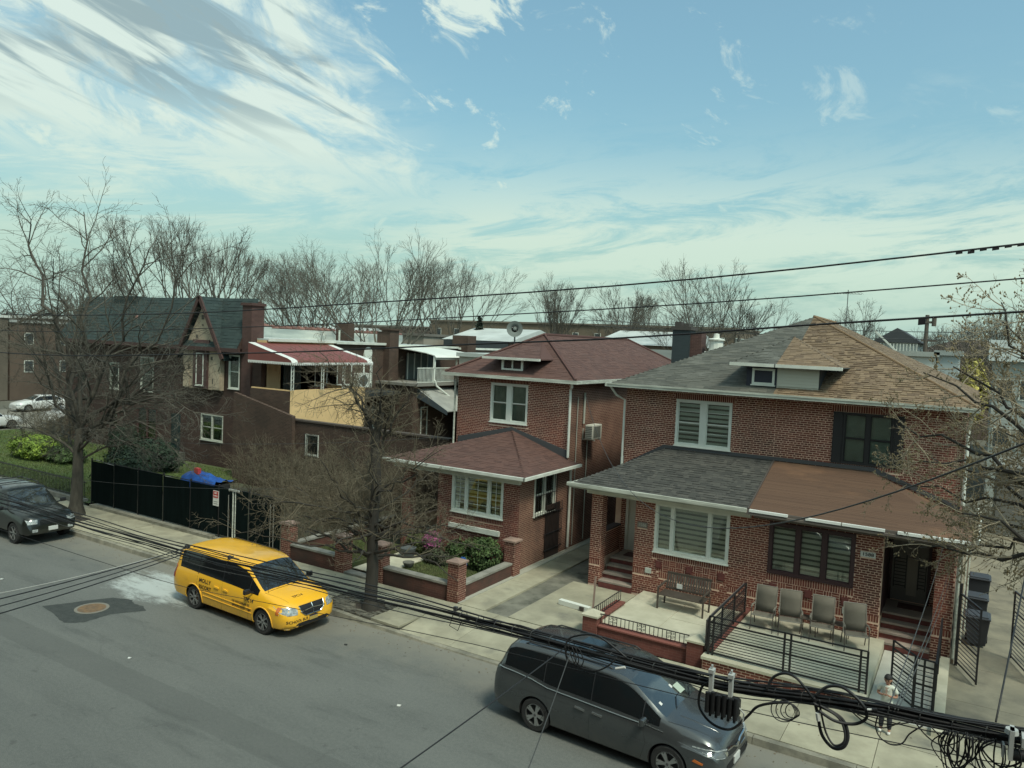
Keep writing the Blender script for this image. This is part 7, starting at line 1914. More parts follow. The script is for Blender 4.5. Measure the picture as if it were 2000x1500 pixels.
sv.location = (-30.45, 14.66, 0); sv.rotation_euler = (0, 0, -.01)

# ---- cars parked on the avenue behind the trees: simpler pale sedans
WPNT = paint('white_car_paint', (0.62, .63, .61), .3); SPNT = paint('silver_car_paint', (0.32, .34, .34), .3, metallic=.5)
S = dict(fx=1.40, rx=-1.35, wr=.32, wheel='six', paint=WPNT,
         top=[(-2.35, .70), (-2.3, .98), (-1.9, 1.06), (-1.6, 1.10), (-1.0, 1.38), (-.5, 1.44), (.1, 1.43), (.35, 1.38), (1.0, 1.02), (1.6, .93), (2.1, .80), (2.3, .62)],
         edge=[(-2.35, .68), (-1.6, 1.05), (-1.0, 1.32), (-.5, 1.37), (.1, 1.36), (.35, 1.31), (1.0, .98), (2.3, .60)],
         belt=[(-2.35, .66), (-1.9, .95), (-1, .96), (1.0, .91), (2.1, .74), (2.3, .56)],
         yb=[(-2.35, .72), (-1.9, .82), (0, .86), (1.3, .83), (2.1, .70), (2.3, .55)], ye=[(-2.35, .66), (-1.6, .70), (-1, .60), (.3, .60), (1.0, .75), (2.3, .50)],
         ym=[(-2.35, .78), (-2, .87), (0, .91), (1.8, .88), (2.3, .62)], z0=[(-2.35, .36), (-1.5, .22), (1.5, .22), (2.3, .28)],
         cuts=[-1.5, -1.4, -.3, -.24, .8], side_glass=[(-1.4, .8)], wind=(.35, 1.0), rear=(-1.6, -1.0))
sed, hit, patch, line, text_on = build_car('parked_car', 'white sedan glimpsed on the avenue behind the left trees', 'car', S, 'cars on the avenue behind the trees')
for s in (-1, 1): patch('headlight', [(s * .78, .66), (s * .5, .66), (s * .5, .58), (s * .78, .58)], 'F', LENS, .012, 2)
sed.location = (-61.2, 27.0, 0); sed.rotation_euler = (0, 0, pi / 2)
for i, (x, y, l) in enumerate([(-61.3, 33.5, 'white sedan second in the avenue row behind the trees'), (-71.5, 36.0, 'white sedan on the far side of the avenue'), (-71.6, 29.0, 'nearer white sedan on the far side of the avenue'), (-61.3, 40.2, 'white sedan farthest up the avenue behind the trees')]):
    c = copy_tree(sed); c.location = (x, y, 0); c['label'] = l; c.rotation_euler = (0, 0, pi / 2 if x > -65 else -pi / 2)
# ================================================================== trees and plants
BARK = mat('bark', (0.085, 0.075, 0.058), .95, (0.045, .040, .032), 6, 1, bump=.8, bscale=18, stretch=(1, 1, .3))
BARKD = mat('dark_bark', (0.050, 0.044, 0.036), .95, (0.030, .027, .022), 6, 1, bump=.6, bscale=18, stretch=(1, 1, .3))
TWIG = mat('twig_brown', (0.095, 0.078, 0.052), .95, (0.14, .118, .078), 2, 1)
TWIGG = mat('twig_grey', (0.105, 0.095, 0.072), .95, (0.075, .07, .058), .3, 1)
TWIGT = mat('twig_tan', (0.36, 0.30, 0.21), .95, (0.22, .185, .13), 1.5, 1)
class TreeMB:
    def __init__(s): s.v = []; s.f = []; s.n = 0
    def tube(s, pts, rs, n):
        base = len(s.v); m = len(pts); prev = None
        for i in range(m):
            p = pts[i]; t = (pts[i + 1] if i < m - 1 else p) - (pts[i - 1] if i else p)
            if t.length < 1e-9: t = Vector((0, 0, 1))
            t.normalize()
            a = (prev - t * prev.dot(t)) if prev is not None else t.orthogonal()
            if a.length < 1e-6: a = t.orthogonal()
            a.normalize(); prev = a; b = t.cross(a); r = rs[i]
            for k in range(n):
                w = 6.2831853 * k / n; ca, sa = cos(w) * r, sin(w) * r
                s.v.append((p.x + a.x * ca + b.x * sa, p.y + a.y * ca + b.y * sa, p.z + a.z * ca + b.z * sa))
        for i in range(m - 1):
            for k in range(n):
                k2 = (k + 1) % n; o = base + i * n
                s.f.append((o + k, o + k2, o + n + k2, o + n + k))
    def build(s, name, mt, parent, kind=None, smooth=True):
        me = bpy.data.meshes.new(name); o0 = ORG[parent]
        me.from_pydata([(x - o0.x, y - o0.y, z - o0.z) for x, y, z in s.v], [], s.f); me.materials.append(mt)
        if smooth: me.polygons.foreach_set('use_smooth', [True] * len(me.polygons))
        o = bpy.data.objects.new(name, me); COL.objects.link(o); o.parent = parent; ORG[o] = o0.copy()
        if kind: o['kind'] = kind
        return o

def rand_perp(d, rg):
    a = d.orthogonal().normalized(); b = d.cross(a); w = rg.uniform(0, 2 * pi)
    return a * cos(w) + b * sin(w)

def branch_path(p, d, L, rg, wob, trop, nseg):
    pts = [p.copy()]; d = d.normalized(); st = L / nseg
    for i in range(nseg):
        d = (d + Vector((rg.gauss(0, wob), rg.gauss(0, wob), rg.gauss(0, wob) + trop))).normalized()
        p = p + d * st; pts.append(p.copy())
    return pts

def bare_tree(name, label, base, limbs, trunk_pts, trunk_r, levels, seed, bark=BARK, twig=TWIG, group=None, cat='tree', buds=None, rmin=.004, clip=None):
    """trunk_pts polyline; limbs = list of (t on trunk, end vector, radius) ; levels = list of dict(n,ratio,ang,wob,trop,seg)"""
    rg = random.Random(seed)
    t = thing(name, label, cat, base, group); B = Vector(base)
    tp = [B + Vector(p) for p in trunk_pts]
    m_ = TreeMB(); n = len(tp)
    rs = [trunk_r * (1.35 if i == 0 else 1 - .5 * i / (n - 1)) for i in range(n)]
    m_.tube(tp, rs, 10); m_.build('trunk', bark, t)
    tw = TreeMB(); bd = MB()
    def on_trunk(s):
        f = s * (n - 1); i = min(int(f), n - 2); return tp[i].lerp(tp[i + 1], f - i), rs[i] + (rs[i + 1] - rs[i]) * (f - i)
    def rec(pts, r0, L, lv):
        if lv >= len(levels): return
        S = levels[lv]; k = S['n']; m = len(pts) - 1
        for i in range(k):
            s = S.get('t0', .2) + (1 - S.get('t0', .2)) * (i + rg.random()) / k
            f = min(s * m, m - 1e-3); j = int(f); p = pts[j].lerp(pts[j + 1], f - j)
            d = (pts[j + 1] - pts[j]).normalized()
            ang = radians(rg.gauss(S['ang'], 10)); d2 = d * cos(ang) + rand_perp(d, rg) * sin(ang)
            L2 = L * S['ratio'] * rg.uniform(.6, 1.15) * (1.15 - .55 * s)
            r2 = max(rmin, r0 * (1 - .6 * s) * S.get('rr', .6))
            ns = S['seg']
            P_ = branch_path(p, d2, L2, rg, S['wob'], S['trop'], ns)
            R_ = [max(rmin * .7, r2 * (1 - .75 * q / ns)) for q in range(ns + 1)]
            if clip and clip(P_[-1]): continue
            tw.tube(P_, R_, 5 if lv == 0 else (4 if r2 > .012 else 3))
            rec(P_, r2, L2, lv + 1)
            if buds and lv >= len(levels) - 1 and rg.random() < buds[0]:
                for q in range(1, ns + 1):
                    c = P_[q]; s_ = buds[1] * rg.uniform(.6, 1.3)
                    if rg.random() < .75: bd.add([c + Vector((s_, 0, 0)), c + Vector((-s_, 0, 0)), c + Vector((0, s_, 0)), c + Vector((0, -s_, 0)), c + Vector((0, 0, s_ * 1.7)), c + Vector((0, 0, -s_ * 1.3))], [(0, 2, 4), (2, 1, 4), (1, 3, 4), (3, 0, 4), (2, 0, 5), (1, 2, 5), (3, 1, 5), (0, 3, 5)])
    for (s, vec, r, *more) in limbs:
        p, pr = on_trunk(s); vec = Vector(vec); L = vec.length
        ns = 9; mid = more[0] if more else .12
        pts = []; d = vec.normalized(); bow = Vector((0, 0, L * mid))
        for i in range(ns + 1):
            q = i / ns; w = p + vec * q + bow * (4 * q * (1 - q)) * .5
            if 0 < i: w = w + Vector((rg.gauss(0, .022), rg.gauss(0, .022), rg.gauss(0, .018))) * L
            pts.append(w)
        lm = TreeMB(); lm.tube(pts, [max(rmin, r * (1 - .82 * i / ns)) for i in range(ns + 1)], 7); lm.build('limb', bark, t)
        rec(pts, r, L, 0)
    tw.build('crown', twig, t, kind='stuff')
    if bd.f: bd.build('buds', buds[2], t, kind='stuff')
    return t

# centre street tree: upright leader, long low dense laterals
rg = random.Random(11)
limbs = []
for k in range(19):          # low dense skirt
    a = 2 * pi * k / 19 + rg.uniform(-.2, .2); L = rg.uniform(2.6, 3.6) * (1.3 if cos(a) < -.2 else .95)
    limbs.append((rg.uniform(.36, .52), (cos(a) * L, sin(a) * L * .8, rg.uniform(-.25, .9)), rg.uniform(.035, .055), rg.uniform(.0, .22)))
for k in range(9):
    a = 2 * pi * k / 9 + rg.uniform(-.3, .3); L = rg.uniform(1.6, 2.6)
    limbs.append((rg.uniform(.42, .65), (cos(a) * L, sin(a) * L * .9, rg.uniform(.9, 2.2)), rg.uniform(.03, .05), -.05))
for k, (dx_, dy_, dz_) in enumerate([(.35, .3, 2.6), (-.6, -.2, 2.5), (1.2, .2, 2.0), (-1.5, .3, 2.2), (.7, -.7, 2.0), (-2.4, 0, 2.1)]):
    limbs.append((.72 + .04 * k, (dx_, dy_, dz_), .05, .0))
LV = [dict(n=14, ratio=.52, ang=48, wob=.16, trop=-.01, seg=5, rr=.5, t0=.12), dict(n=8, ratio=.52, ang=46, wob=.22, trop=.01, seg=4, rr=.55, t0=.1), dict(n=4, ratio=.55, ang=42, wob=.25, trop=0, seg=3, rr=.6, t0=.1)]
bare_tree('street_tree', 'bare street tree with dense low brown twigs in the paved bed by the yellow van', (-14.5, 16.45, .12), limbs,
          [(0, 0, 0), (.0, 0, .25), (.02, .02, 1.2), (-.02, .0, 2.3), (.04, .05, 3.6), (-.02, .0, 4.8), (.10, .05, 5.7)], .205, LV, 5, BARKD, TWIG, rmin=.0048, clip=lambda p, c=random.Random(3): p.z < 2.25 + .25 * mnoise.noise(p) or (p.x > -14.3 and c.random() < .28))
# left street tree: big spreading limbs
limbs = [(.98, (-3.6, -.5, 8.0), .11, .1), (.98, (-1.2, .8, 8.6), .10, .05), (.95, (3.2, .8, 7.2), .105, -.12), (.92, (5.6, 1.2, 7.0), .09, -.2), (.85, (-5.0, .5, 4.8), .08, .1), (.9, (1.4, -2.0, 6.6), .08, 0), (.8, (4.6, 1.5, 3.2), .09, .15), (.75, (-3.6, 2.2, 3.0), .09, .1), (.8, (2.2, 3.2, 4.0), .10, .1),
         (.7, (3.4, -1.2, 1.2), .06, .3), (.66, (-2.8, -1.2, 1.0), .06, .3), (.72, (5.6, .6, .4), .06, .45), (.78, (6.6, 1.0, 1.6), .07, .35), (.6, (-4.2, 1.2, .3), .05, .4), (.9, (-4.4, 2.4, 6.2), .075, 0), (.6, (2.4, 2.2, .2), .05, .5), (.85, (-2.2, -2.0, 6.0), .07, 0)]
LV2 = [dict(n=14, ratio=.46, ang=42, wob=.13, trop=.02, seg=5, rr=.5, t0=.18), dict(n=8, ratio=.5, ang=42, wob=.18, trop=.0, seg=4, rr=.5, t0=.12), dict(n=5, ratio=.52, ang=40, wob=.22, trop=-.02, seg=3, rr=.55, t0=.1)]
bare_tree('street_tree', 'tall bare street tree with thick grey trunk beside the dark parked car', (-31.1, 17.1, .1), limbs,
          [(0, 0, 0), (0, 0, .5), (.06, .02, 1.6), (.02, .05, 2.8), (.15, .05, 4.0)], .29, LV2, 6, BARK, TWIGG, rmin=.0065)
# right tree with buds, trunk beyond the picture's edge
limbs = []
for v in [(-2.3, 0, 4.6), (-1.7, -.3, 5.2), (-2.9, .4, 3.4), (-1.0, .3, 4.6), (-2.0, .6, 3.6), (-3.2, .6, 2.6), (-3.8, 1.2, 1.5), (-3.4, 2.4, 1.2), (-3.9, 1.8, .5), (-3.2, .2, .6), (-2.6, 2.6, .3), (-3.4, 1.0, -.3), (-2.2, 1.6, 2.6), (-1.4, -.8, 3.4), (-2.8, 1.6, -.6), (.6, .5, 4.0), (1.8, 1, 2.6), (1.5, -1, 2.0), (-2.4, 3.2, 1.6), (-3.0, -.3, 1.5)]:
    limbs.append((rg.uniform(.62, 1.0), v, rg.uniform(.05, .075), rg.uniform(.0, .2)))
LV3 = [dict(n=10, ratio=.44, ang=45, wob=.16, trop=.03, seg=5, rr=.45, t0=.25), dict(n=8, ratio=.45, ang=44, wob=.2, trop=.04, seg=4, rr=.5, t0=.15), dict(n=4, ratio=.5, ang=44, wob=.2, trop=.04, seg=3, rr=.55, t0=.1)]
bare_tree('budding_tree', 'budding tree reaching in from the right edge over the tan roof', (2.75, 17.4, .1), limbs,
          [(0, 0, 0), (0, 0, .4), (-.05, 0, 2.0), (-.1, .05, 4.0), (-.3, .1, 5.2)], .2, LV3, 9, BARKD, TWIGT, buds=(.6, .016, mat('bud_brown', (0.20, .155, .085), .9)), rmin=.0045)
# bare trees farther back
far_specs = [(-56.9, 38.5, 15.0, 3.8), (-62.6, 44.6, 17.3, 3.8), (-81.1, 62.7, 18.3, 3.8), (-89.8, 74.8, 15.5, 3.0), (-56.1, 54.3, 15.1, 4.9), (-41.6, 47.9, 15.9, 4.6), (-47.6, 65.3, 15.0, 3.7), (-40.5, 75.4, 14.1, 2.3), (-54.2, 96.4, 14.3, 3.0), (-41.9, 86.3, 14.3, 3.2), (-35.1, 82.3, 15.2, 4.5), (-36.0, 95.8, 14.4, 3.7), (-17.2, 60.2, 13.6, 4.3), (-10.3, 87.8, 12.6, 3.4), (-2.3, 86.8, 11.3, 3.5), (1.6, 71.6, 11.4, 2.8), (-76.4, 35.8, 11.6, 3.8), (-82.1, 43.9, 10.6, 4.3), (-74.1, 43.1, 12.7, 3.6), (-93.7, 84.1, 15.1, 4.0), (-81.9, 103.0, 14.1, 5.3), (-65.9, 100.9, 13.3, 4.0), (-22.7, 68.5, 12.0, 3.4), (-9.0, 135.5, 13.3, 4.5), (-62, 30, 11.5, 3.4), (-68, 24, 12.5, 4.0), (4.5, 62, 11.6, 3.6), (-28.5, 78, 13.5, 4.2)]
skip = {0, 3, 8, 9, 11, 16, 17, 19, 20, 21, 23, 24, 27}
fl = ['tall bare tree over the corner roof, left one', 'broad dark bare tree right of the tall one', 'pale fine twigged tree far behind the corner roof', 'low bare tree just left of the brick chimney', 'dense vase shaped bare tree above the awning', 'tallest spreading bare tree above the middle row', 'wide bare tree right of the tallest one', 'thin bare tree left of the maroon ridge', 'faint slim bare tree behind the long block', 'bare tree over the left end of the maroon ridge', 'broad bare tree behind the maroon roof', 'bare tree right of the broad one behind the maroon roof', 'rounded bare tree over the gap between the houses', 'low bare tree right of the tan ridge', 'low bare tree by the utility pole', 'bare tree at the right above the sheds', 'bare tree across the avenue, low one', 'wide low bare tree across the avenue', 'middle bare tree across the avenue', 'faraway bare tree left of the awning', 'wide faint tree far behind the awning', 'faint tree left of the long block', 'bare tree beside the rounded one', 'distant wide tree behind the ridge', 'bare tree on the avenue kerb behind the lawn', 'large bare tree on the far avenue kerb', 'bare tree at the right edge behind the houses', 'bare tree between the maroon and grey roofs']
def fork_tree(name, label, base, h, spread, depth, seed, bark, twig, group, rmin, nmain=5, cat='tree'):
    rg = random.Random(seed); t = thing(name, label, cat, base, group); B = Vector(base); tr = h * rg.uniform(.20, .27); r0 = .017 * h
    m_ = TreeMB(); top = B + Vector((rg.uniform(-.2, .2), rg.uniform(-.2, .2), tr)); m_.tube([B, B + Vector((0, 0, tr * .5)), top], [r0 * 1.3, r0, r0 * .85], 7); m_.build('trunk', bark, t)
    H = h - tr; q = .80; L0 = H * (1 - q) / (1 - q ** depth) * 1.12; tw = TreeMB()
    def rec(p, d, L, r, lv):
        bend = Vector((rg.gauss(0, .10), rg.gauss(0, .10), rg.gauss(0, .06) + .03)); mid = p + d * L * .5; d1 = (d + bend).normalized(); e = mid + d1 * L * .5
        tw.tube([p, mid, e] if lv < depth - 3 else [p, e], [r, r * .85, r * .7] if lv < depth - 3 else [r, r * .7], 4 if lv < 2 else 3)
        if lv >= 2:
            for _ in range(2 if lv < depth - 1 else 3):
                d2 = (d1 + rand_perp(d1, rg) * rg.uniform(.5, 1.1)).normalized(); b = p.lerp(e, rg.uniform(.2, 1)); l2 = L * rg.uniform(.35, .8); tw.tube([b, b + d2 * l2], [max(rmin, r * .4), rmin * .6], 3)
        if lv >= depth: return
        az0 = rand_perp(d1, rg); f = spread
        for k, an in enumerate((rg.uniform(.10, .30), rg.uniform(.42, .68)) if rg.random() < .88 or lv > 5 else (.25, .5, .55)):
            ax = az0 if k == 0 else -az0 if k == 1 else az0.cross(d1)
            d2 = (d1 * cos(an * f) + ax * sin(an * f)); d2 = (d2 + Vector((0, 0, .05))).normalized()
            rec(e, d2, L * q * rg.uniform(.82, 1.12), max(rmin, r * (.74 if k == 0 else .62)), lv + 1)
    for k in range(nmain):
        a = 2 * pi * k / nmain + rg.uniform(-.35, .35); an = rg.uniform(.35, .85) * spread if k else .08
        rec(top - Vector((0, 0, rg.uniform(0, tr * .25))), Vector((sin(an) * cos(a), sin(an) * sin(a), cos(an))), L0 * rg.uniform(.9, 1.1), r0 * .62, 0)
    tw.build('crown', twig, t, kind='stuff'); return t
for i, (x, y, h, r) in enumerate(far_specs):
    if i in skip: continue
    d = sqrt(x * x + y * y)
    fork_tree('bare_tree', fl[i], (x, y, 0), h * .93, max(.5, min(1.0, r / h * 2.6)), 7 if d < 95 else 6, 200 + i, BARKD, TWIGG, 'bare trees behind the houses', .00008 * d + .0015, 5 if i != 4 else 8)
# evergreen tip between far trees
eg = thing('evergreen_tree', 'small dark evergreen among the bare trees above the long block', 'tree', (-44.5, 66, 0))
q = MB(); q.cyl((-44.5, 66, 0), (-44.5, 66, 8), .2, 6); q.build('trunk', BARKD, eg)
def leaf_cloud(parent, name, mt, c, rad, n, size, seed, flat=.0, shell=.55, noise_s=1.3, kind='stuff', cone=False, up=0.3):
    rg = random.Random(seed); vs = []; fs = []; c = Vector(c)
    k = 0
    while k < n:
        d = Vector((rg.gauss(0, 1), rg.gauss(0, 1), rg.gauss(0, 1))).normalized()
        rr_ = shell + (1 - shell) * rg.random() ** .5
        w = 1 + .28 * mnoise.noise(Vector(d) * noise_s * 2 + Vector((seed, 0, 0)))
        p = Vector((d.x * rad[0], d.y * rad[1], d.z * rad[2])) * rr_ * w
        if cone:
            t = (p.z / rad[2] + 1) / 2; p.x *= (1.15 - t); p.y *= (1.15 - t)
        if mnoise.noise((p + c) * 2.3) < -.35: continue
        p = p + c; nn = (d + Vector((rg.gauss(0, .6), rg.gauss(0, .6), rg.gauss(0, .6) + up))).normalized()
        a = nn.orthogonal().normalized(); b = nn.cross(a); an = rg.uniform(0, 6.28); a, b = a * cos(an) + b * sin(an), b * cos(an) - a * sin(an)
        s = size * rg.uniform(.6, 1.4); o = len(vs)
        vs += [p - a * s, p + b * s * .5, p + a * s, p - b * s * .5]; fs.append((o, o + 1, o + 2, o + 3)); k += 1
    q = MB(); q.v = [tuple(v) for v in vs]; q.f = [list(f) for f in fs]; q.mi = [0] * len(fs)
    return q.build(name, mt, parent, kind=kind)
def leafm(name, a, b, amt=.45): return mat(name, a, .8, b, 3.0, 1, rnd='island', rndamt=amt)
leaf_cloud(eg, 'crown', leafm('far_conifer', (0.025, .04, .028), (0.035, .05, .035)), (-44.5, 66, 6.6), (1.7, 1.7, 3.6), 1400, .35, 3, cone=True)
DGREEN = leafm('hedge_green', (0.040, .075, .022), (0.065, .105, .03)); LIME = leafm('lime_green', (0.19, .27, .03), (0.10, .17, .03)); EVG = leafm('evergreen', (0.012, .030, .016), (0.02, .042, .022))
def bush(name, label, c, rad, n, size, mt, seed, group=None, cone=False, cat='bush', core=True, stems=8):
    t = thing(name, label, cat, (c[0], c[1], 0.1), group)
    rg = random.Random(seed); q = TreeMB()
    for k in range(stems):
        a = 2 * pi * k / stems; e = Vector((c[0] + cos(a) * rad[0] * .6, c[1] + sin(a) * rad[1] * .6, c[2] + rad[2] * .4))
        q.tube([Vector((c[0] + cos(a) * .05, c[1] + sin(a) * .05, .1)), Vector((c[0] + cos(a) * rad[0] * .3, c[1] + sin(a) * rad[1] * .3, c[2])), e], [.02, .015, .006], 4)
    q.build('stems', BARKD, t)
    leaf_cloud(t, 'foliage', mt, c, rad, n, size, seed, cone=cone)
    return t
bush('hedge_bush', 'clipped dark green bush under the wide window nearest the driveway', (-13.85, 21.35, .72), (.68, .45, .66), 5200, .045, DGREEN, 31)
bush('hedge_bush', 'dark green bush left of the one nearest the driveway', (-14.95, 21.5, .60), (.50, .38, .50), 3600, .045, DGREEN, 32)
az_ = bush('azalea', 'purple pink azalea bush flowering before the front wall', (-16.0, 21.35, .70), (.42, .35, .50), 1500, .04, leafm('azalea_leaf', (0.07, .07, .035), (0.09, .08, .05)), 33)
leaf_cloud(az_, 'blossoms', leafm('azalea_pink', (0.36, .09, .22), (0.26, .07, .19), .35), (-16.0, 21.3, .85), (.36, .30, .36), 900, .045, 34)
bush('hedge_bush', 'rounded olive bush left of the azalea by the porch', (-16.75, 21.5, .60), (.50, .4, .48), 3200, .045, leafm('olive_leaf', (0.085, .10, .03), (0.06, .08, .025)), 35)
bush('hedge_bush', 'low dark bush below the azalea in the garden', (-15.45, 20.9, .42), (.55, .30, .32), 2200, .045, leafm('dark_twiggy', (0.05, .045, .03), (0.04, .055, .025)), 36)
bush('lime_hedge', 'bright lime green hedge on the corner lawn', (-45.4, 22.6, .85), (1.9, 1.1, .72), 8000, .07, LIME, 37, cat='hedge')
bush('lime_hedge', 'dull green lower hedge right of the lime one', (-42.9, 23.0, .65), (1.3, .9, .55), 4000, .07, DGREEN, 38, cat='hedge')
bush('evergreen_shrub', 'rounded dark evergreen shrub left of the green door', (-42.6, 26.2, 1.05), (1.25, .8, 1.05), 7000, .06, EVG, 39, cat='shrub')
bush('evergreen_shrub', 'dark shrub behind the screened fence below the door', (-38.0, 25.0, .9), (2.2, .9, .95), 7000, .07, EVG, 40, cat='shrub')
bush('evergreen_shrub', 'tall dark shrub mass behind the screened fence at its left end', (-33.4, 20.6, 1.05), (1.8, 1.0, 1.1), 6000, .07, EVG, 41, cat='shrub')
fo = bush('yellow_tree', 'tall bright yellow leaved tree beside the blue grey shed', (-.10, 40.4, 6.6), (.62, .6, 1.45), 4200, .09, leafm('yellow_leaf', (0.42, .38, .10), (0.28, .26, .08)), 42, cat='tree')
# tangled brush in the yard behind the garden wall
def thicket(name, label, cx_, cy_, rx_, ry_, h, n, seed, mt=TWIG, cat='bush'):
    t = thing(name, label, cat, (cx_, cy_, 0)); rg = random.Random(seed); q = TreeMB()
    for k in range(n):
        a = rg.uniform(0, 2 * pi); r = sqrt(rg.random()); p = Vector((cx_ + cos(a) * rx_ * r, cy_ + sin(a) * ry_ * r, .02))
        d = Vector((rg.gauss(0, .35), rg.gauss(0, .35), 1)).normalized(); L = h * rg.uniform(.6, 1.05)
        P_ = branch_path(p, d, L, rg, .13, .0, 6); q.tube(P_, [.014 * (1 - .1 * i) for i in range(7)], 4)
        for j in range(11):
            f = rg.uniform(.25, 1) * 5.9; i = int(f); b = P_[i].lerp(P_[i + 1], f - i); d2 = ((P_[i + 1] - P_[i]).normalized() + rand_perp(Vector((0, 0, 1)), rg) * .9).normalized()
            Q_ = branch_path(b, d2, L * rg.uniform(.12, .3), rg, .22, -.02, 3); q.tube(Q_, [.007, .006, .005, .004], 3)
            for _ in range(3):
                e = Q_[rg.randint(1, 3)]; d3 = (d2 + rand_perp(d2, rg) * .9).normalized(); q.tube([e, e + d3 * L * .07, e + d3 * L * .11 + Vector((0, 0, -.02))], [.005, .0045, .004], 3)
    q.build('stems', mt, t, kind='stuff'); return t
thicket('thicket', 'brown bare thicket behind the low garden wall by the fence', -21.6, 22.0, 1.9, 2.2, 3.2, 110, 51)
thicket('thicket', 'bare brush against the long brown yard wall', -26.5, 24.6, 4.0, 1.4, 2.9, 130, 52)
thicket('thicket', 'bare climbing brush at the porch side of the maroon roofed house', -19.4, 24.6, 1.0, 1.8, 3.0, 70, 53)
thicket('thicket', 'dry brush along the far side of the corner house', -50.5, 26.0, 3.2, 1.2, 3.0, 60, 54)
# far-off wood behind everything
wd = TreeMB(); rg = random.Random(77)
ORG[None] = Vector((0, 0, 0))
for k in range(620):
    a = radians(rg.uniform(-72, 16)); D_ = rg.uniform(112, 190); x, y = D_ * sin(a), D_ * cos(a); h = rg.uniform(7.2, 9.6) + 1.2 * mnoise.noise(Vector((a * 9, 0, 0)))
    P_ = [Vector((x, y, 0)), Vector((x + rg.uniform(-.4, .4), y, h * .45)), Vector((x + rg.uniform(-.8, .8), y, h))]
    wd.tube(P_, [.3, .2, .05], 3)
    for j in range(16):
        f = rg.uniform(.3, 1); b = Vector((x, y, h * f)); an = rg.uniform(0, 6.28); L = h * .33 * (1.2 - f)
        e = b + Vector((cos(an) * L, sin(an) * L, L * rg.uniform(.6, 1.3))); wd.tube([b, b.lerp(e, .5) + Vector((0, 0, .3)), e], [.09, .06, .03], 3)
        for _ in range(3):
            e2 = b.lerp(e, rg.uniform(.4, 1)); d_ = Vector((rg.gauss(0, .8), rg.gauss(0, .8), rg.uniform(0, 1.2))); wd.tube([e2, e2 + d_ * 1.1], [.05, .03], 3)
me = bpy.data.meshes.new('distant_woods'); me.from_pydata(wd.v, [], wd.f); me.materials.append(mat('far_twigs', (0.12, .105, .085), .95, (0.09, .082, .07), .05, 1))
o = bpy.data.objects.new('distant_woods', me); COL.objects.link(o)
tag(o, 'grey brown line of far-off bare woods along the horizon', 'woods', kind='stuff')
# grass on the lawns
def grass(name, label, regions, n, h, mt, seed):
    rg = random.Random(seed); vs = []; fs = []
    A = [(b - a) * (d - c) for a, b, c, d, z in regions]; T_ = sum(A)
    for (a, b, c, d, z), ar in zip(regions, A):
        for k in range(int(n * ar / T_)):
            x, y = rg.uniform(a, b), rg.uniform(c, d); w = rg.uniform(0, 6.28); s = h * .16; hh = h * rg.uniform(.5, 1.2); o = len(vs)
            vs += [(x + s * cos(w), y + s * sin(w), z), (x - s * cos(w), y - s * sin(w), z), (x + rg.uniform(-.5, .5) * h, y + rg.uniform(-.5, .5) * h, z + hh)]; fs.append((o, o + 1, o + 2))
    me = bpy.data.meshes.new(name); me.from_pydata(vs, [], fs); me.materials.append(mt); o = bpy.data.objects.new(name, me); COL.objects.link(o); tag(o, label, 'grass', kind='stuff')
grass('garden_grass', 'patchy short grass inside the brick garden wall', [(-16.05, -13.1, 18.7, 21.0, .2), (-19.9, -17.8, 18.7, 21.9, .2)], 26000, .06, leafm('grass_blades', (0.075, .11, .03), (0.11, .12, .05), .5), 61)
grass('corner_grass', 'green grass of the corner lawn behind the iron railing', [(-58, -32.6, 18.7, 27.5, .2)], 42000, .09, leafm('lawn_blades', (0.07, .12, .025), (0.10, .13, .035), .5), 62)
# dead leaves and litter on road and pavement
q = MB(); rg = random.Random(91)
for k in range(420):
    x = rg.uniform(-30, 0); y = rg.choice([rg.uniform(15.1, 15.6), rg.uniform(15.8, 18.2), rg.uniform(14.8, 15.6)]); z = .006 if y < 15.6 else .160
    if -15.9 < x < -13.9 and y > 15.7: z = .19
    if -13.6 < x < -7.9 and y > 15.6: continue
    s = rg.uniform(.008, .022); w = rg.uniform(0, 3.1); q.obb((x, y, z), (s * cos(w), s * sin(w), 0), (-s * .6 * sin(w), s * .6 * cos(w), 0), (0, 0, .002))
tag(q.build('leaf_litter', leafm('dead_leaf', (0.10, .07, .04), (0.16, .13, .08), .5)), 'scattered dead leaves and grit along the kerb', 'litter', kind='stuff')
for i, (x, y, s, c, l) in enumerate([(-16.9, 10.6, .035, (.6, .62, .6), 'white scrap of paper on the road in front of the yellow van'), (-25.2, 11.6, .05, (.5, .52, .5), 'pale scrap of paper on the road near the dark car'), (-10.2, 12.6, .04, (.6, .6, .56), 'crumpled white wrapper between the two vans'), (-13.4, 14.3, .04, (.02, .02, .02), 'small black lump on the road before the kerb ramp')]):
    t = thing('litter_scrap', l, 'litter', (x, y, 0)); q = MB(); q.obb((x, y, .012), (s, .01, .004), (-.01, s * .5, .006), (0, 0, .006)); q.obb((x + s * .8, y + .01, .014), (s * .4, .02, .01), (-.01, s * .3, -.006), (0, 0, .004)); q.build('scrap', mat('scrap_%d' % i, c, .8), t)
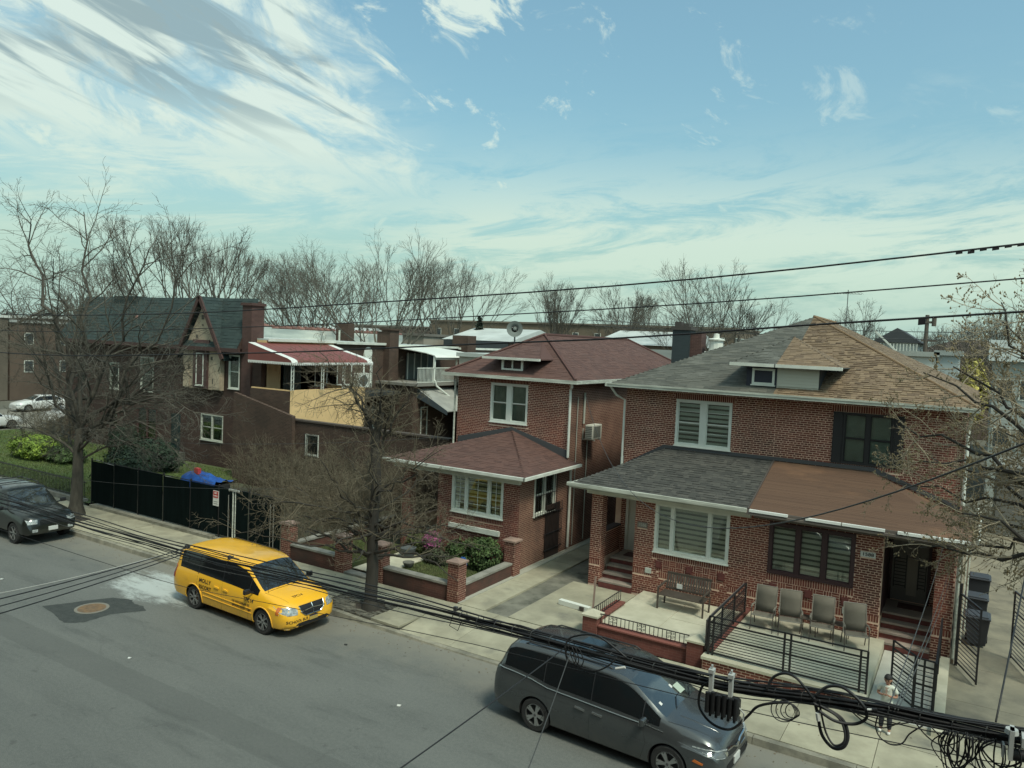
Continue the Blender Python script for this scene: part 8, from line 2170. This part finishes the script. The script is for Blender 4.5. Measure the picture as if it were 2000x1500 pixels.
# street front behind the viewer, the side the picture is taken from
nb = thing('near_row', 'unseen brick apartment row on the near side of the street behind the viewpoint', 'building', (0, -4, 0))  # unseen row, added for the light and reflections from this side
q = MB(); q.box(-38, 26, -12, -.5, 0, 11.0); q.build('wall', brick_tex('near_brick', (0.15, 0.07, 0.05), (0.2, 0.09, 0.065), (0.28, .2, .16)), nb)
q = MB(); q.box(-38.2, 26.2, -12.2, -.3, 11.002, 11.35); q.build('parapet', CAPM, nb)
for r_ in range(3):
    for k in range(14):
        x = -36 + k * 4.5; q = MB(); q.box(x - .7, x + .7, -.499, -.46, 1.4 + r_ * 3.2, 3.1 + r_ * 3.2)
        if abs(x) > 1.2: q.build('window', mat('near_window', (0.05, .06, .06), .2), nb)
# ================================================================== overhead lines
CABLE = mat('cable_black', (0.011, .011, .012), .55); CABLEG = mat('cable_grey', (0.05, .052, .052), .6); CLAMP = mat('clamp_grey', (0.38, .39, .37), .45)
def cat(p0, p1, sag, n=28):
    p0 = Vector(p0); p1 = Vector(p1)
    return [p0.lerp(p1, i / n) - Vector((0, 0, 4 * sag * (i / n) * (1 - i / n))) for i in range(n + 1)]
def wire(name, label, pts, r, mt=CABLE, n=6, category='wire', group=None):
    q = MB(); q.tube(pts, r, n); o = q.build(name, mt, smooth='full'); tag(o, label, category, group); return o
PW = 5.8
def curve3(P, z0=0):
    f = pchip([(p[0], p[1]) for p in P]); a, b = P[0][0], P[-1][0]; return [(a + (b - a) * i / 48, f(a + (b - a) * i / 48)) for i in range(49)]
wire('power_line', 'highest black power line crossing the sky', [(x, PW + .25, z) for x, z in curve3([(-34, 8.35), (-12.7, 8.09), (-8.9, 8.17), (-5.4, 8.35), (-2.4, 8.54), (.21, 8.79), (4.5, 9.35)])], .0066)
wire('power_line', 'middle black power line across the sky', [(x, PW, z) for x, z in curve3([(-34, 8.1), (-12.7, 7.84), (-6.8, 8.05), (-3.8, 8.23), (-1.73, 8.37), (.22, 8.54), (4.5, 8.95)])], .0048)
wire('power_line', 'lowest thick power line passing in front of the tan roof', [(x, PW, z) for x, z in curve3([(-34, 7.8), (-12.7, 7.50), (-6.9, 7.75), (-4.0, 7.96), (-2.47, 8.07), (-.98, 8.22), (.24, 8.33), (4.5, 8.75)])], .0075)
# irregular lashings on the power lines near the right
q = MB(); rg = random.Random(14)
f1 = pchip([(-.6, 8.68), (.21, 8.79), (1.2, 8.93)])
for k in range(9): x = -.15 + k * .07; q.obb((x, PW + .25, f1(x) - rg.uniform(.0, .012)), (.02, 0, .003), (0, .007, 0), (0, 0, rg.uniform(.005, .009)))
tag(q.build('line_splice', CABLE), 'knotted splice on the highest power line at the right', 'cable splice')
q = MB(); q.obb((-.33, PW, 8.255), (.022, 0, .003), (0, .014, 0), (0, 0, .022)); tag(q.build('line_tag', CABLE), 'small dark clip on the lowest power line', 'cable clip')

# main bundle of communication cables: each a thing of its own
base = pchip([(-40, 5.75), (-25, 5.42), (-12.66, 5.24), (-8.09, 5.25), (-5.72, 5.34), (-3.99, 5.385), (-2.9, 5.40), (-1.55, 5.425), (-.81, 5.51), (-.16, 5.57), (.42, 5.60), (4.5, 5.95)])
def spread(x):   # bundle tightens to the right
    return max(.35, min(1.0, (-2.2 - x) / 5 + .35)) if x < -2.2 else .42
strands = [(.095, .02, .014), (.055, -.03, .011), (.01, .0, .020), (-.02, .05, .016), (-.055, .0, .013), (-.095, -.02, .010), (-.075, .05, .012), (.03, .06, .012), (-.01, -.05, .015)]
lab = ['topmost', 'second highest', 'thickest central', 'rear central', 'lower', 'lowest thin', 'lower rear', 'upper rear', 'front central']
for i, (oz, oy, r) in enumerate(strands):
    rg = random.Random(300 + i); pts = []
    for k in range(120):
        x = -40 + 44.5 * k / 119; s = spread(x)
        pts.append((x, PW + oy * s + .012 * sin(x * 1.7 + i), base(x) + oz * s * 1.0 + .010 * sin(x * 2.3 + i * 1.9) + rg.uniform(-.003, .003)))
    wire('cable', '%s cable of the thick black bundle over the street' % lab[i], pts, [r * (.46 + .42 * max(0, min(1, (p[0] + 4.5) / 3))) for p in pts], CABLE if i != 5 else CABLEG, 7, 'cable', 'cables of the thick bundle')
# many small drops lashed to the bundle at the right half
q = MB(); rg = random.Random(15)
for i in range(13):
    x0 = rg.uniform(-4.0, -1.0); x1 = rg.uniform(.2, 4.2); ph = rg.uniform(0, 6); oz = rg.uniform(-.055, .06); oy = rg.uniform(-.06, .05); pts = []
    for k in range(40):
        x = x0 + (x1 - x0) * k / 39; e = min(1, k / 5.0)
        pts.append((x, PW + oy * e + .012 * sin(x * 4 + ph), base(x) + oz * e + .014 * sin(x * 5.1 + ph) - (.03 * max(0, sin(x * 3 + ph * 2)) if i % 3 == 0 else 0)))
    q.tube(pts, rg.uniform(.004, .008), 5)
tag(q.build('lashed_drops', CABLE, smooth='full'), 'many thin drop cables lashed along the right part of the bundle', 'cables', kind='stuff')
q = MB()
for k in range(60):
    x = -7.0 + k * .19; z = base(x); s = spread(x); q.tube([(x + .01 * cos(a), PW + .065 * s * 1.2 * cos(a), z + (.085 * s) * sin(a) * 1.1) for a in [2 * pi * j / 10 for j in range(10)]], .0035, 4, closed=True) if x > -4 else None
tag(q.build('lashing_rings', CABLEG), 'thin lashing rings round the cable bundle', 'cable lashing', kind='stuff')
# spacers and small hooks to the left
for i, (x, l) in enumerate([(-8.1, 'small cable clamp above the rear of the yellow van'), (-7.3, 'second cable clamp above the yellow van roof'), (-4.05, 'cable clamp on the bundle left of the grey van')]):
    t = thing('cable_clamp', l, 'cable clamp', (x, PW, base(x))); q = MB(); q.obb((x, PW, base(x) + .07), (.018, 0, 0), (0, .015, 0), (0, 0, .02)); q.obb((x + .05, PW, base(x) + .08), (.012, 0, .005), (0, .01, 0), (0, 0, .014)); q.build('clamp', CABLEG, t)
    q = MB(); q.tube([(x - .02, PW, base(x) + .03), (x - .05, PW - .02, base(x) - .1), (x + .04, PW - .01, base(x) - .13), (x + .08, PW, base(x) - .02)], .004, 5); q.build('loop_wire', CABLE, t)
def loop(label, pts, r, y=5.74, mt=CABLE, closed=False, wob=.02, cat_='cable loop', group='cable loops hanging from the bundle'):
    # smooth with Catmull-Rom
    P_ = [Vector((a, y + wob * sin(i * 1.3), b)) for i, (a, b) in enumerate(pts)]; out = []
    m = len(P_)
    for i in range(m - 1):
        a, b, c, d = P_[max(i - 1, 0)], P_[i], P_[i + 1], P_[min(i + 2, m - 1)]
        for k in range(6):
            t = k / 6; out.append(.5 * ((2 * b) + (c - a) * t + (2 * a - 5 * b + 4 * c - d) * t * t + (3 * b - a - 3 * c + d) * t ** 3))
    out.append(P_[-1])
    wire('cable_loop', label, out, r, mt, 6, cat_, group)
loop('black loop rising above the bundle over the grey van roof', [(-2.85, 5.41), (-2.82, 5.48), (-2.71, 5.54), (-2.57, 5.58), (-2.45, 5.55), (-2.28, 5.45)], .008)
loop('black loop sagging below the bundle over the grey van roof', [(-2.85, 5.41), (-2.83, 5.29), (-2.72, 5.26), (-2.55, 5.28), (-2.44, 5.35), (-2.37, 5.43)], .007)
for k, (dx_, w) in enumerate([(0, .05), (.035, .04), (.07, .05)]):
    loop(['narrow hanging loop left of three over the grey van', 'narrow hanging loop in the middle of three', 'narrow hanging loop right of three over the grey van'][k], [(-2.80 + dx_, 5.43), (-2.80 + dx_ - w, 5.34), (-2.78 + dx_, 5.27), (-2.78 + dx_ + w, 5.34), (-2.77 + dx_, 5.43)], .0045, wob=.03)
loop('wide loop swinging round the black terminal box', [(-1.6, 5.44), (-1.66, 5.37), (-1.67, 5.24), (-1.6, 5.16), (-1.5, 5.12), (-1.4, 5.13), (-1.3, 5.25), (-1.23, 5.35), (-1.12, 5.42), (-1.0, 5.46)], .010)
loop('thick loop hanging low right of the terminal box', [(-.84, 5.54), (-.81, 5.42), (-.77, 5.28), (-.69, 5.22), (-.62, 5.25), (-.60, 5.33), (-.64, 5.42), (-.73, 5.47), (-.84, 5.5)], .013)
loop('second thick strand of the low hanging loop', [(-.80, 5.54), (-.78, 5.43), (-.74, 5.31), (-.68, 5.25), (-.62, 5.29), (-.62, 5.36), (-.67, 5.44), (-.80, 5.5)], .008, 5.72)
loop('black arc rising above the bundle right of the box', [(-1.17, 5.50), (-1.13, 5.60), (-1.05, 5.655), (-.97, 5.655), (-.90, 5.60), (-.84, 5.52)], .010)
loop('large arc curling over the patio fence', [(-.83, 5.55), (-.76, 5.63), (-.66, 5.66), (-.56, 5.62), (-.50, 5.56), (-.49, 5.49), (-.54, 5.43), (-.61, 5.41), (-.70, 5.42), (-.80, 5.46)], .011)
loop('thin loop below the standing child', [(-.42, 5.53), (-.43, 5.44), (-.40, 5.38), (-.33, 5.36), (-.26, 5.39), (-.22, 5.46), (-.14, 5.54)], .005)
for k in range(4):
    r = .085 - .012 * k; cx_ = -1.04 + .02 * k
    loop(['outermost thin coil left of the low loop', 'second thin coil left of the low loop', 'third thin coil left of the low loop', 'innermost thin coil left of the low loop'][k], [(cx_ + r * cos(a), 5.385 + r * sin(a)) for a in [pi / 2 + 2 * pi * j / 10 for j in range(11)]], .0038, 5.73 + .01 * k, wob=.012)
rg = random.Random(18)
for k in range(16):
    x0 = rg.uniform(-.05, .30); w = rg.uniform(.04, .14); dpt = rg.uniform(.14, .34); z0_ = base(x0) - .01
    loop('thin black wire loop %s in the hanging tangle at the lower right' % ['left end', 'beside the left end', 'wide left', 'narrow left', 'crossing left', 'inner left', 'short inner', 'long inner', 'middle', 'crossing middle', 'inner right', 'narrow right', 'short right', 'wide right', 'beside the right end', 'right end'][k], [(x0, z0_), (x0 + w * rg.uniform(-.6, .1), z0_ - dpt * .5), (x0 + w * .3, z0_ - dpt), (x0 + w * rg.uniform(.8, 1.2), z0_ - dpt * .55), (x0 + w, z0_ + .01)], rg.uniform(.0035, .0065), 5.70 + rg.uniform(-.03, .05), wob=.03)
for k, P_ in enumerate([[(-.2, 5.56), (-.12, 5.47), (-.03, 5.44), (.06, 5.50), (.1, 5.58)], [(-.6, 5.52), (-.5, 5.45), (-.38, 5.45), (-.28, 5.53)], [(-.1, 5.55), (.05, 5.42), (.2, 5.34), (.38, 5.28)], [(-.55, 5.50), (-.42, 5.47), (-.3, 5.50), (-.2, 5.56)]]):
    loop(['slack thin wire right of the child', 'slack thin wire left of the child', 'straying wire falling to the lower right corner', 'short slack wire under the bundle at the child'][k], P_, .0045)
# terminal box with ribs, hung by two clamps
tb = thing('terminal_box', 'ribbed black cable terminal box hanging under the bundle', 'terminal box', (-1.46, 5.72, 5.34))
q = MB(); q.box(-1.595, -1.345, 5.66, 5.74, 5.26, 5.385); q.build('box_body', CABLE, tb, bevel=.01)
for k in range(6): q = MB(); q.cyl((-1.58 + k * .043, 5.655, 5.245), (-1.58 + k * .043, 5.655, 5.40 + .012 * (k % 2)), .017, 10); q.build('port', CABLE, tb)
for k in range(5): q = MB(); q.cyl((-1.56 + k * .046, 5.68, 5.21), (-1.56 + k * .046, 5.68, 5.262), .011, 8); q.build('stub', CABLE, tb)
for x in (-1.575, -1.425): q = MB(); q.box(x - .014, x + .014, 5.70, 5.745, 5.38, 5.545); q.box(x - .02, x + .02, 5.69, 5.75, 5.53, 5.56); q.box(x - .006, x + .006, 5.71, 5.73, 5.56, 5.59); q.build('hanger', CLAMP, tb)
q = MB(); q.tube([(-1.35, 5.69, 5.33), (-1.31, 5.70, 5.29), (-1.32, 5.70, 5.22)], .006, 6); q.build('brass_tail', CLAMP, tb)
ws = thing('white_connector', 'white connector sleeve on the bundle over the grey van windscreen', 'connector', (-2.33, 5.74, 5.37))
q = MB(); q.tube([(-2.37, 5.73, 5.345), (-2.29, 5.735, 5.375)], .011, 8); q.build('sleeve', WHBG, ws)
ws = thing('white_connector', 'white connector on the thick low loop', 'connector', (-.80, 5.73, 5.4))
q = MB(); q.tube([(-.805, 5.725, 5.44), (-.795, 5.728, 5.385)], .0155, 8); q.build('sleeve', WHBG, ws)
ws = thing('white_connector', 'white and black coupling beside the child', 'connector', (-.46, 5.72, 5.6))
q = MB(); q.tube([(-.485, 5.71, 5.565), (-.455, 5.712, 5.572)], .008, 8); q.build('sleeve', WHBG, ws)
q = MB(); q.tube([(-.455, 5.712, 5.572), (-.425, 5.714, 5.58)], .012, 8); q.build('boot', CABLE, ws)
cl = thing('splice_closure', 'grey splice closure with pale brackets at the right edge', 'splice closure', (.38, 5.7, 5.58))
q = MB(); q.box(.335, .36, 5.66, 5.76, 5.50, 5.69); q.lathe([(.001, .69 - .02), (.035, .67), (.04, .64)], (.345, 5.7, 5.02), 12); q.build('bracket', CLAMP, cl)
q = MB(); q.tube([(.36, 5.72, 5.52), (.62, 5.72, 5.55)], .038, 12); q.build('barrel', CABLE, cl, smooth=True)
q = MB(); q.box(.40, .43, 5.66, 5.78, 5.60, 5.66); q.box(.30, .315, 5.68, 5.74, 5.50, 5.58); q.build('plate', CLAMP, cl)
# long thin line under the bundle
wire('thin_line', 'long thin line running below the cable bundle', [(x, 5.75, z) for x, z in curve3([(-30, 4.75), (-8.68, 4.82), (-6.27, 4.99), (-3.6, 5.2), (-1.94, 5.26), (-.79, 5.33), (.15, 5.41), (4, 5.75)])], .0035)
# service drops
wire('service_drop', 'slack service drop from the right to the side of the maroon roofed house', cat((.3, 5.8, 7.5), (-12.8, 26.5, 6.1), 2.3, 50), .0075, CABLEG)
wire('service_drop', 'pale thin drop from the bundle to the right porch pillar', cat((-.36, 5.75, 5.60), (-.40, 22.2, 3.35), .15), .0045, CABLEG)
wire('service_drop', 'second pale thin drop close to the right porch pillar', cat((-.32, 5.75, 5.60), (-.25, 22.2, 2.6), .12), .0045, CABLEG)
wire('service_drop', 'third thin drop leading to the right porch steps', cat((-.30, 5.75, 5.60), (-.22, 22.0, 2.4), .10), .004, CABLEG)
wire('service_drop', 'short thick drop leaving the bundle at the right edge', cat((.262, 5.8, 5.668), (1.4, 15.5, 9.5), .1), .006)
wire('service_drop', 'drop falling from the grey van loops toward the lower left', cat((-2.85, 5.8, 5.40), (-3.35, 1.6, 4.95), .05), .006)
wire('service_drop', 'thin pale drop falling past the grey van rear wheel', cat((-2.80, 5.76, 5.38), (-1.95, 2.4, 4.70), .12), .004, CABLEG)
for k in range(3):
    wire('service_drop', ['uppermost of three lines running off the left edge over the road', 'middle of three lines running off the left edge over the road', 'lowest of three lines running off the left edge over the road'][k], cat((-8.12 + .03 * k, 5.8, 5.30 - .02 * k), (-6.1, 1.4, 5.95 - .085 * k), .05), .0055 - .001 * (k == 1))
wire('rope_drop', 'pale twisted drop beside the three left lines', cat((-8.1, 5.8, 5.30), (-9.3, 4.1, 4.9), .03), .004, CLAMP)
wire('washing_line', 'pale rope above the black screened fence', cat((-32.8, 18.9, 2.0), (-26.9, 18.9, 1.98), .12), .012, CLAMP)
wire('yard_line', 'upper thin grey line over the screened fence', cat((-33, 18.0, 3.1), (-18.0, 24, 4.1), .3), .008, CABLEG)
wire('yard_line', 'lower thin grey line over the screened fence', cat((-33.6, 17.0, 1.5), (-20.0, 18.2, 2.6), .2), .007, CABLEG)
wire('far_line', 'thin distant line behind the tan roof', cat((-30, 60, 10.2), (20, 60, 10.6), .5), .025, CABLEG)
wire('far_line', 'second thin distant line behind the tan roof', cat((-30, 60, 9.75), (20, 60, 10.0), .5), .025, CABLEG)
# ================================================================== the child at the gate
def skin_mesh(name, joints, edges, mt, parent, root=0, sub=2, mats=None, matf=None):
    me = bpy.data.meshes.new(name); me.from_pydata([j[0] for j in joints], edges, [])
    o = bpy.data.objects.new(name, me); COL.objects.link(o)
    o.modifiers.new('skin', 'SKIN')
    for i, j in enumerate(joints):
        sv_ = me.skin_vertices[0].data[i]; r = j[1]; sv_.radius = (r, r) if not isinstance(r, tuple) else r; sv_.use_root = (i == root)
    s = o.modifiers.new('sub', 'SUBSURF'); s.levels = sub; s.render_levels = sub
    dg = bpy.context.evaluated_depsgraph_get(); dg.update()
    m2 = bpy.data.meshes.new_from_object(o.evaluated_get(dg)); bpy.data.objects.remove(o)
    m2.materials.clear()
    for m_ in (mats or [mt]): m2.materials.append(m_)
    for p in m2.polygons:
        p.use_smooth = True
        if matf: p.material_index = matf(p.center)
    r = bpy.data.objects.new(name, m2); COL.objects.link(r); r.parent = parent; ORG[r] = Vector((0, 0, 0)); return r
kid = thing('person', 'child with short black hair in open white shirt and dark trousers standing at the gate', 'person', (0, 0, 0))
SKIN = mat('skin', (0.36, .19, .125), .6, (0.30, .15, .10), 5, 1, coord='O'); HAIR = mat('black_hair', (0.012, .010, .009), .6, coord='O', bump=.6, bscale=60)
SHIRT = mat('white_shirt', (0.58, .60, .52), .85, (0.46, .48, .42), 6, 1, coord='O', bump=.3, bscale=14); PANTS = mat('dark_trousers', (0.018, .020, .028), .8, coord='O'); SHOE = mat('white_trainers', (0.62, .62, .58), .7, coord='O')
H_ = 1.34
# body: faces -y, forearms raised to the chest, hands together
J = [((0, 0, .72), (.095, .075)), ((0, 0, .84), (.09, .07)), ((0, .0, .98), (.105, .075)), ((0, .005, 1.06), (.075, .055)), ((0, .0, 1.115), .038), ((0, -.01, 1.16), .042),
     ((-.07, 0, .66), .066), ((-.085, -.015, .38), .046), ((-.09, .0, .09), .032), ((-.09, -.05, .055), .03),
     ((.07, 0, .66), .066), ((.085, -.03, .38), .046), ((.095, -.04, .09), .032), ((.095, -.09, .055), .03),
     ((-.14, .0, 1.045), .042), ((-.20, .0, .87), .032), ((-.10, -.13, .90), .024), ((-.045, -.165, .925), .020),
     ((.14, .0, 1.045), .042), ((.20, .0, .87), .032), ((.10, -.13, .90), .024), ((.045, -.165, .93), .020)]
E_ = [(0, 1), (1, 2), (2, 3), (3, 4), (4, 5), (0, 6), (6, 7), (7, 8), (8, 9), (0, 10), (10, 11), (11, 12), (12, 13), (3, 14), (14, 15), (15, 16), (16, 17), (3, 18), (18, 19), (19, 20), (20, 21)]
skin_mesh('body', J, E_, SKIN, kid, 0, 2)
# head with face
bm = bmesh.new(); bmesh.ops.create_uvsphere(bm, u_segments=28, v_segments=20, radius=1)
for v in bm.verts:
    x, y, z = v.co; w = 1 - .22 * max(0, -z) ** 1.3
    v.co = Vector((x * .076 * w, y * .092 * (1 - .08 * max(0, -z)), z * .108))
    if y < -.3:
        n_ = math.exp(-((x / .16) ** 2 + ((z + .10) / .20) ** 2)); v.co.y -= .016 * n_
        for s in (-1, 1): v.co.y += .008 * math.exp(-(((x - s * .38) / .17) ** 2 + ((z - .08) / .11) ** 2))
        v.co.y -= .005 * math.exp(-((x / .3) ** 2 + ((z + .48) / .08) ** 2)); v.co.y -= .007 * math.exp(-((x / .3) ** 2 + ((z + .80) / .15) ** 2))
hm = bpy.data.meshes.new('head'); bm.to_mesh(hm); bm.free(); hm.materials.append(SKIN)
for p in hm.polygons: p.use_smooth = True
tilt = Matrix.Rotation(radians(14), 4, 'X')
hm.transform(Matrix.Translation((0, -.022, 1.235)) @ tilt); hd = bpy.data.objects.new('head', hm); COL.objects.link(hd); hd.parent = kid; ORG[hd] = Vector((0, 0, 0))
q = MB()
for s in (-1, 1): q.lathe([(.001, -.006), (.010, -.003), (.011, .002), (.001, .005)], (s * .029, -.108, 1.222), 10, 'Y')
q.build('eyes', mat('eye_dark', (0.02, .015, .012), .3), hd)
q = MB(); q.obb((0, -.119, 1.166), (.020, 0, 0), (0, .004, 0), (0, 0, .005)); q.build('mouth', mat('lips', (0.24, .09, .075), .6), hd)
for s in (-1, 1): q = MB(); q.obb((s * .077, -.012, 1.222), (.007, 0, 0), (0, .014, .004), (0, -.004, .022)); q.build('ear', SKIN, hd, bevel=.006)
for s in (-1, 1): q = MB(); q.obb((s * .03, -.112, 1.243), (.016, 0, .001), (0, .003, 0), (0, 0, .003)); q.build('eyebrow', HAIR, hd)
bm = bmesh.new(); bmesh.ops.create_uvsphere(bm, u_segments=26, v_segments=18, radius=1)
bmesh.ops.delete(bm, geom=[v for v in bm.verts if v.co.z < (.30 if v.co.y < -.35 else (-.25 if v.co.y > .1 else .05))], context='VERTS')
for v in bm.verts:
    k = 1 + .05 * mnoise.noise(v.co * 6); v.co = Vector((v.co.x * .086 * k, v.co.y * .103 * k, v.co.z * .122 * k))
bmesh.ops.solidify(bm, geom=bm.faces[:], thickness=.012)
hm = bpy.data.meshes.new('hair'); bm.to_mesh(hm); bm.free(); hm.materials.append(HAIR)
for p in hm.polygons: p.use_smooth = True
hm.transform(Matrix.Translation((0, -.017, 1.238)) @ tilt); ho = bpy.data.objects.new('hair', hm); COL.objects.link(ho); ho.parent = hd
# hands with fingers
for s in (-1, 1):
    W0 = Vector((s * .045, -.165, .928)); jt = [((W0.x, W0.y, W0.z), .014), ((W0.x - s * .018, W0.y - .016, W0.z + .008), (.019, .011))]; ed = [(0, 1)]
    for k in range(4):
        b = Vector((W0.x - s * .020, W0.y - .018, W0.z - .012 + k * .0105)); L = (.026, .032, .034, .028)[k]
        i = len(jt); jt += [((b.x - s * L * .5, b.y - .010, b.z + .002), .0062), ((b.x - s * L * .8, b.y - .002, b.z), .0055), ((b.x - s * L * .85, b.y + .010, b.z - .001), .0048)]; ed += [(1, i), (i, i + 1), (i + 1, i + 2)]
    i = len(jt); jt += [((W0.x - s * .010, W0.y - .020, W0.z + .030), .0068), ((W0.x - s * .022, W0.y - .026, W0.z + .038), .0058)]; ed += [(0, i), (i, i + 1)]
    skin_mesh('hand', jt, ed, SKIN, kid, 0, 1)
# shirt: loose, open at the neck, short sleeves
Js = [((0, .0, .60), (.155, .105)), ((0, 0, .72), (.135, .098)), ((0, 0, .86), (.125, .092)), ((0, 0, 1.0), (.13, .088)), ((0, .005, 1.075), (.085, .06)), ((-.145, 0, 1.05), .056), ((-.195, -.0, .93), .052), ((.145, 0, 1.05), .056), ((.195, 0, .93), .052)]
skin_mesh('shirt', Js, [(0, 1), (1, 2), (2, 3), (3, 4), (4, 5), (5, 6), (4, 7), (7, 8)], SHIRT, kid, 0, 2)
q = MB(); q.prism([(-.035, -.098, 1.075), (.035, -.098, 1.075), (.006, -.108, .90), (-.006, -.108, .90)], (0, -.004, 0)); q.build('shirt_opening', mat('inner_shirt', (0.42, .30, .24), .8), kid)
for s in (-1, 1): q = MB(); q.prism([(s * .012, -.104, 1.03), (s * .05, -.080, 1.095), (s * .075, -.06, 1.08), (s * .04, -.1, 1.0)], (0, -.008, 0)); q.build('collar', SHIRT, kid)
for s, fy in ((-1, 0), (1, -.04)):
    skin_mesh('trouser_leg', [((s * .065, 0, .66), .080), ((s * .085, -.01 + fy * .4, .40), .062), ((s * .092, fy, .10), .050)], [(0, 1), (1, 2)], PANTS, kid, 0, 2)
    skin_mesh('shoe', [((s * .093, .03 + fy, .045), .036), ((s * .095, -.03 + fy, .045), .040), ((s * .098, -.095 + fy, .038), .034)], [(0, 1), (1, 2)], SHOE, kid, 0, 2)
kid.location = (-1.13, 17.5, .15); kid.rotation_euler = (0, 0, radians(-8)); kid.scale = (.93, .93, .93)
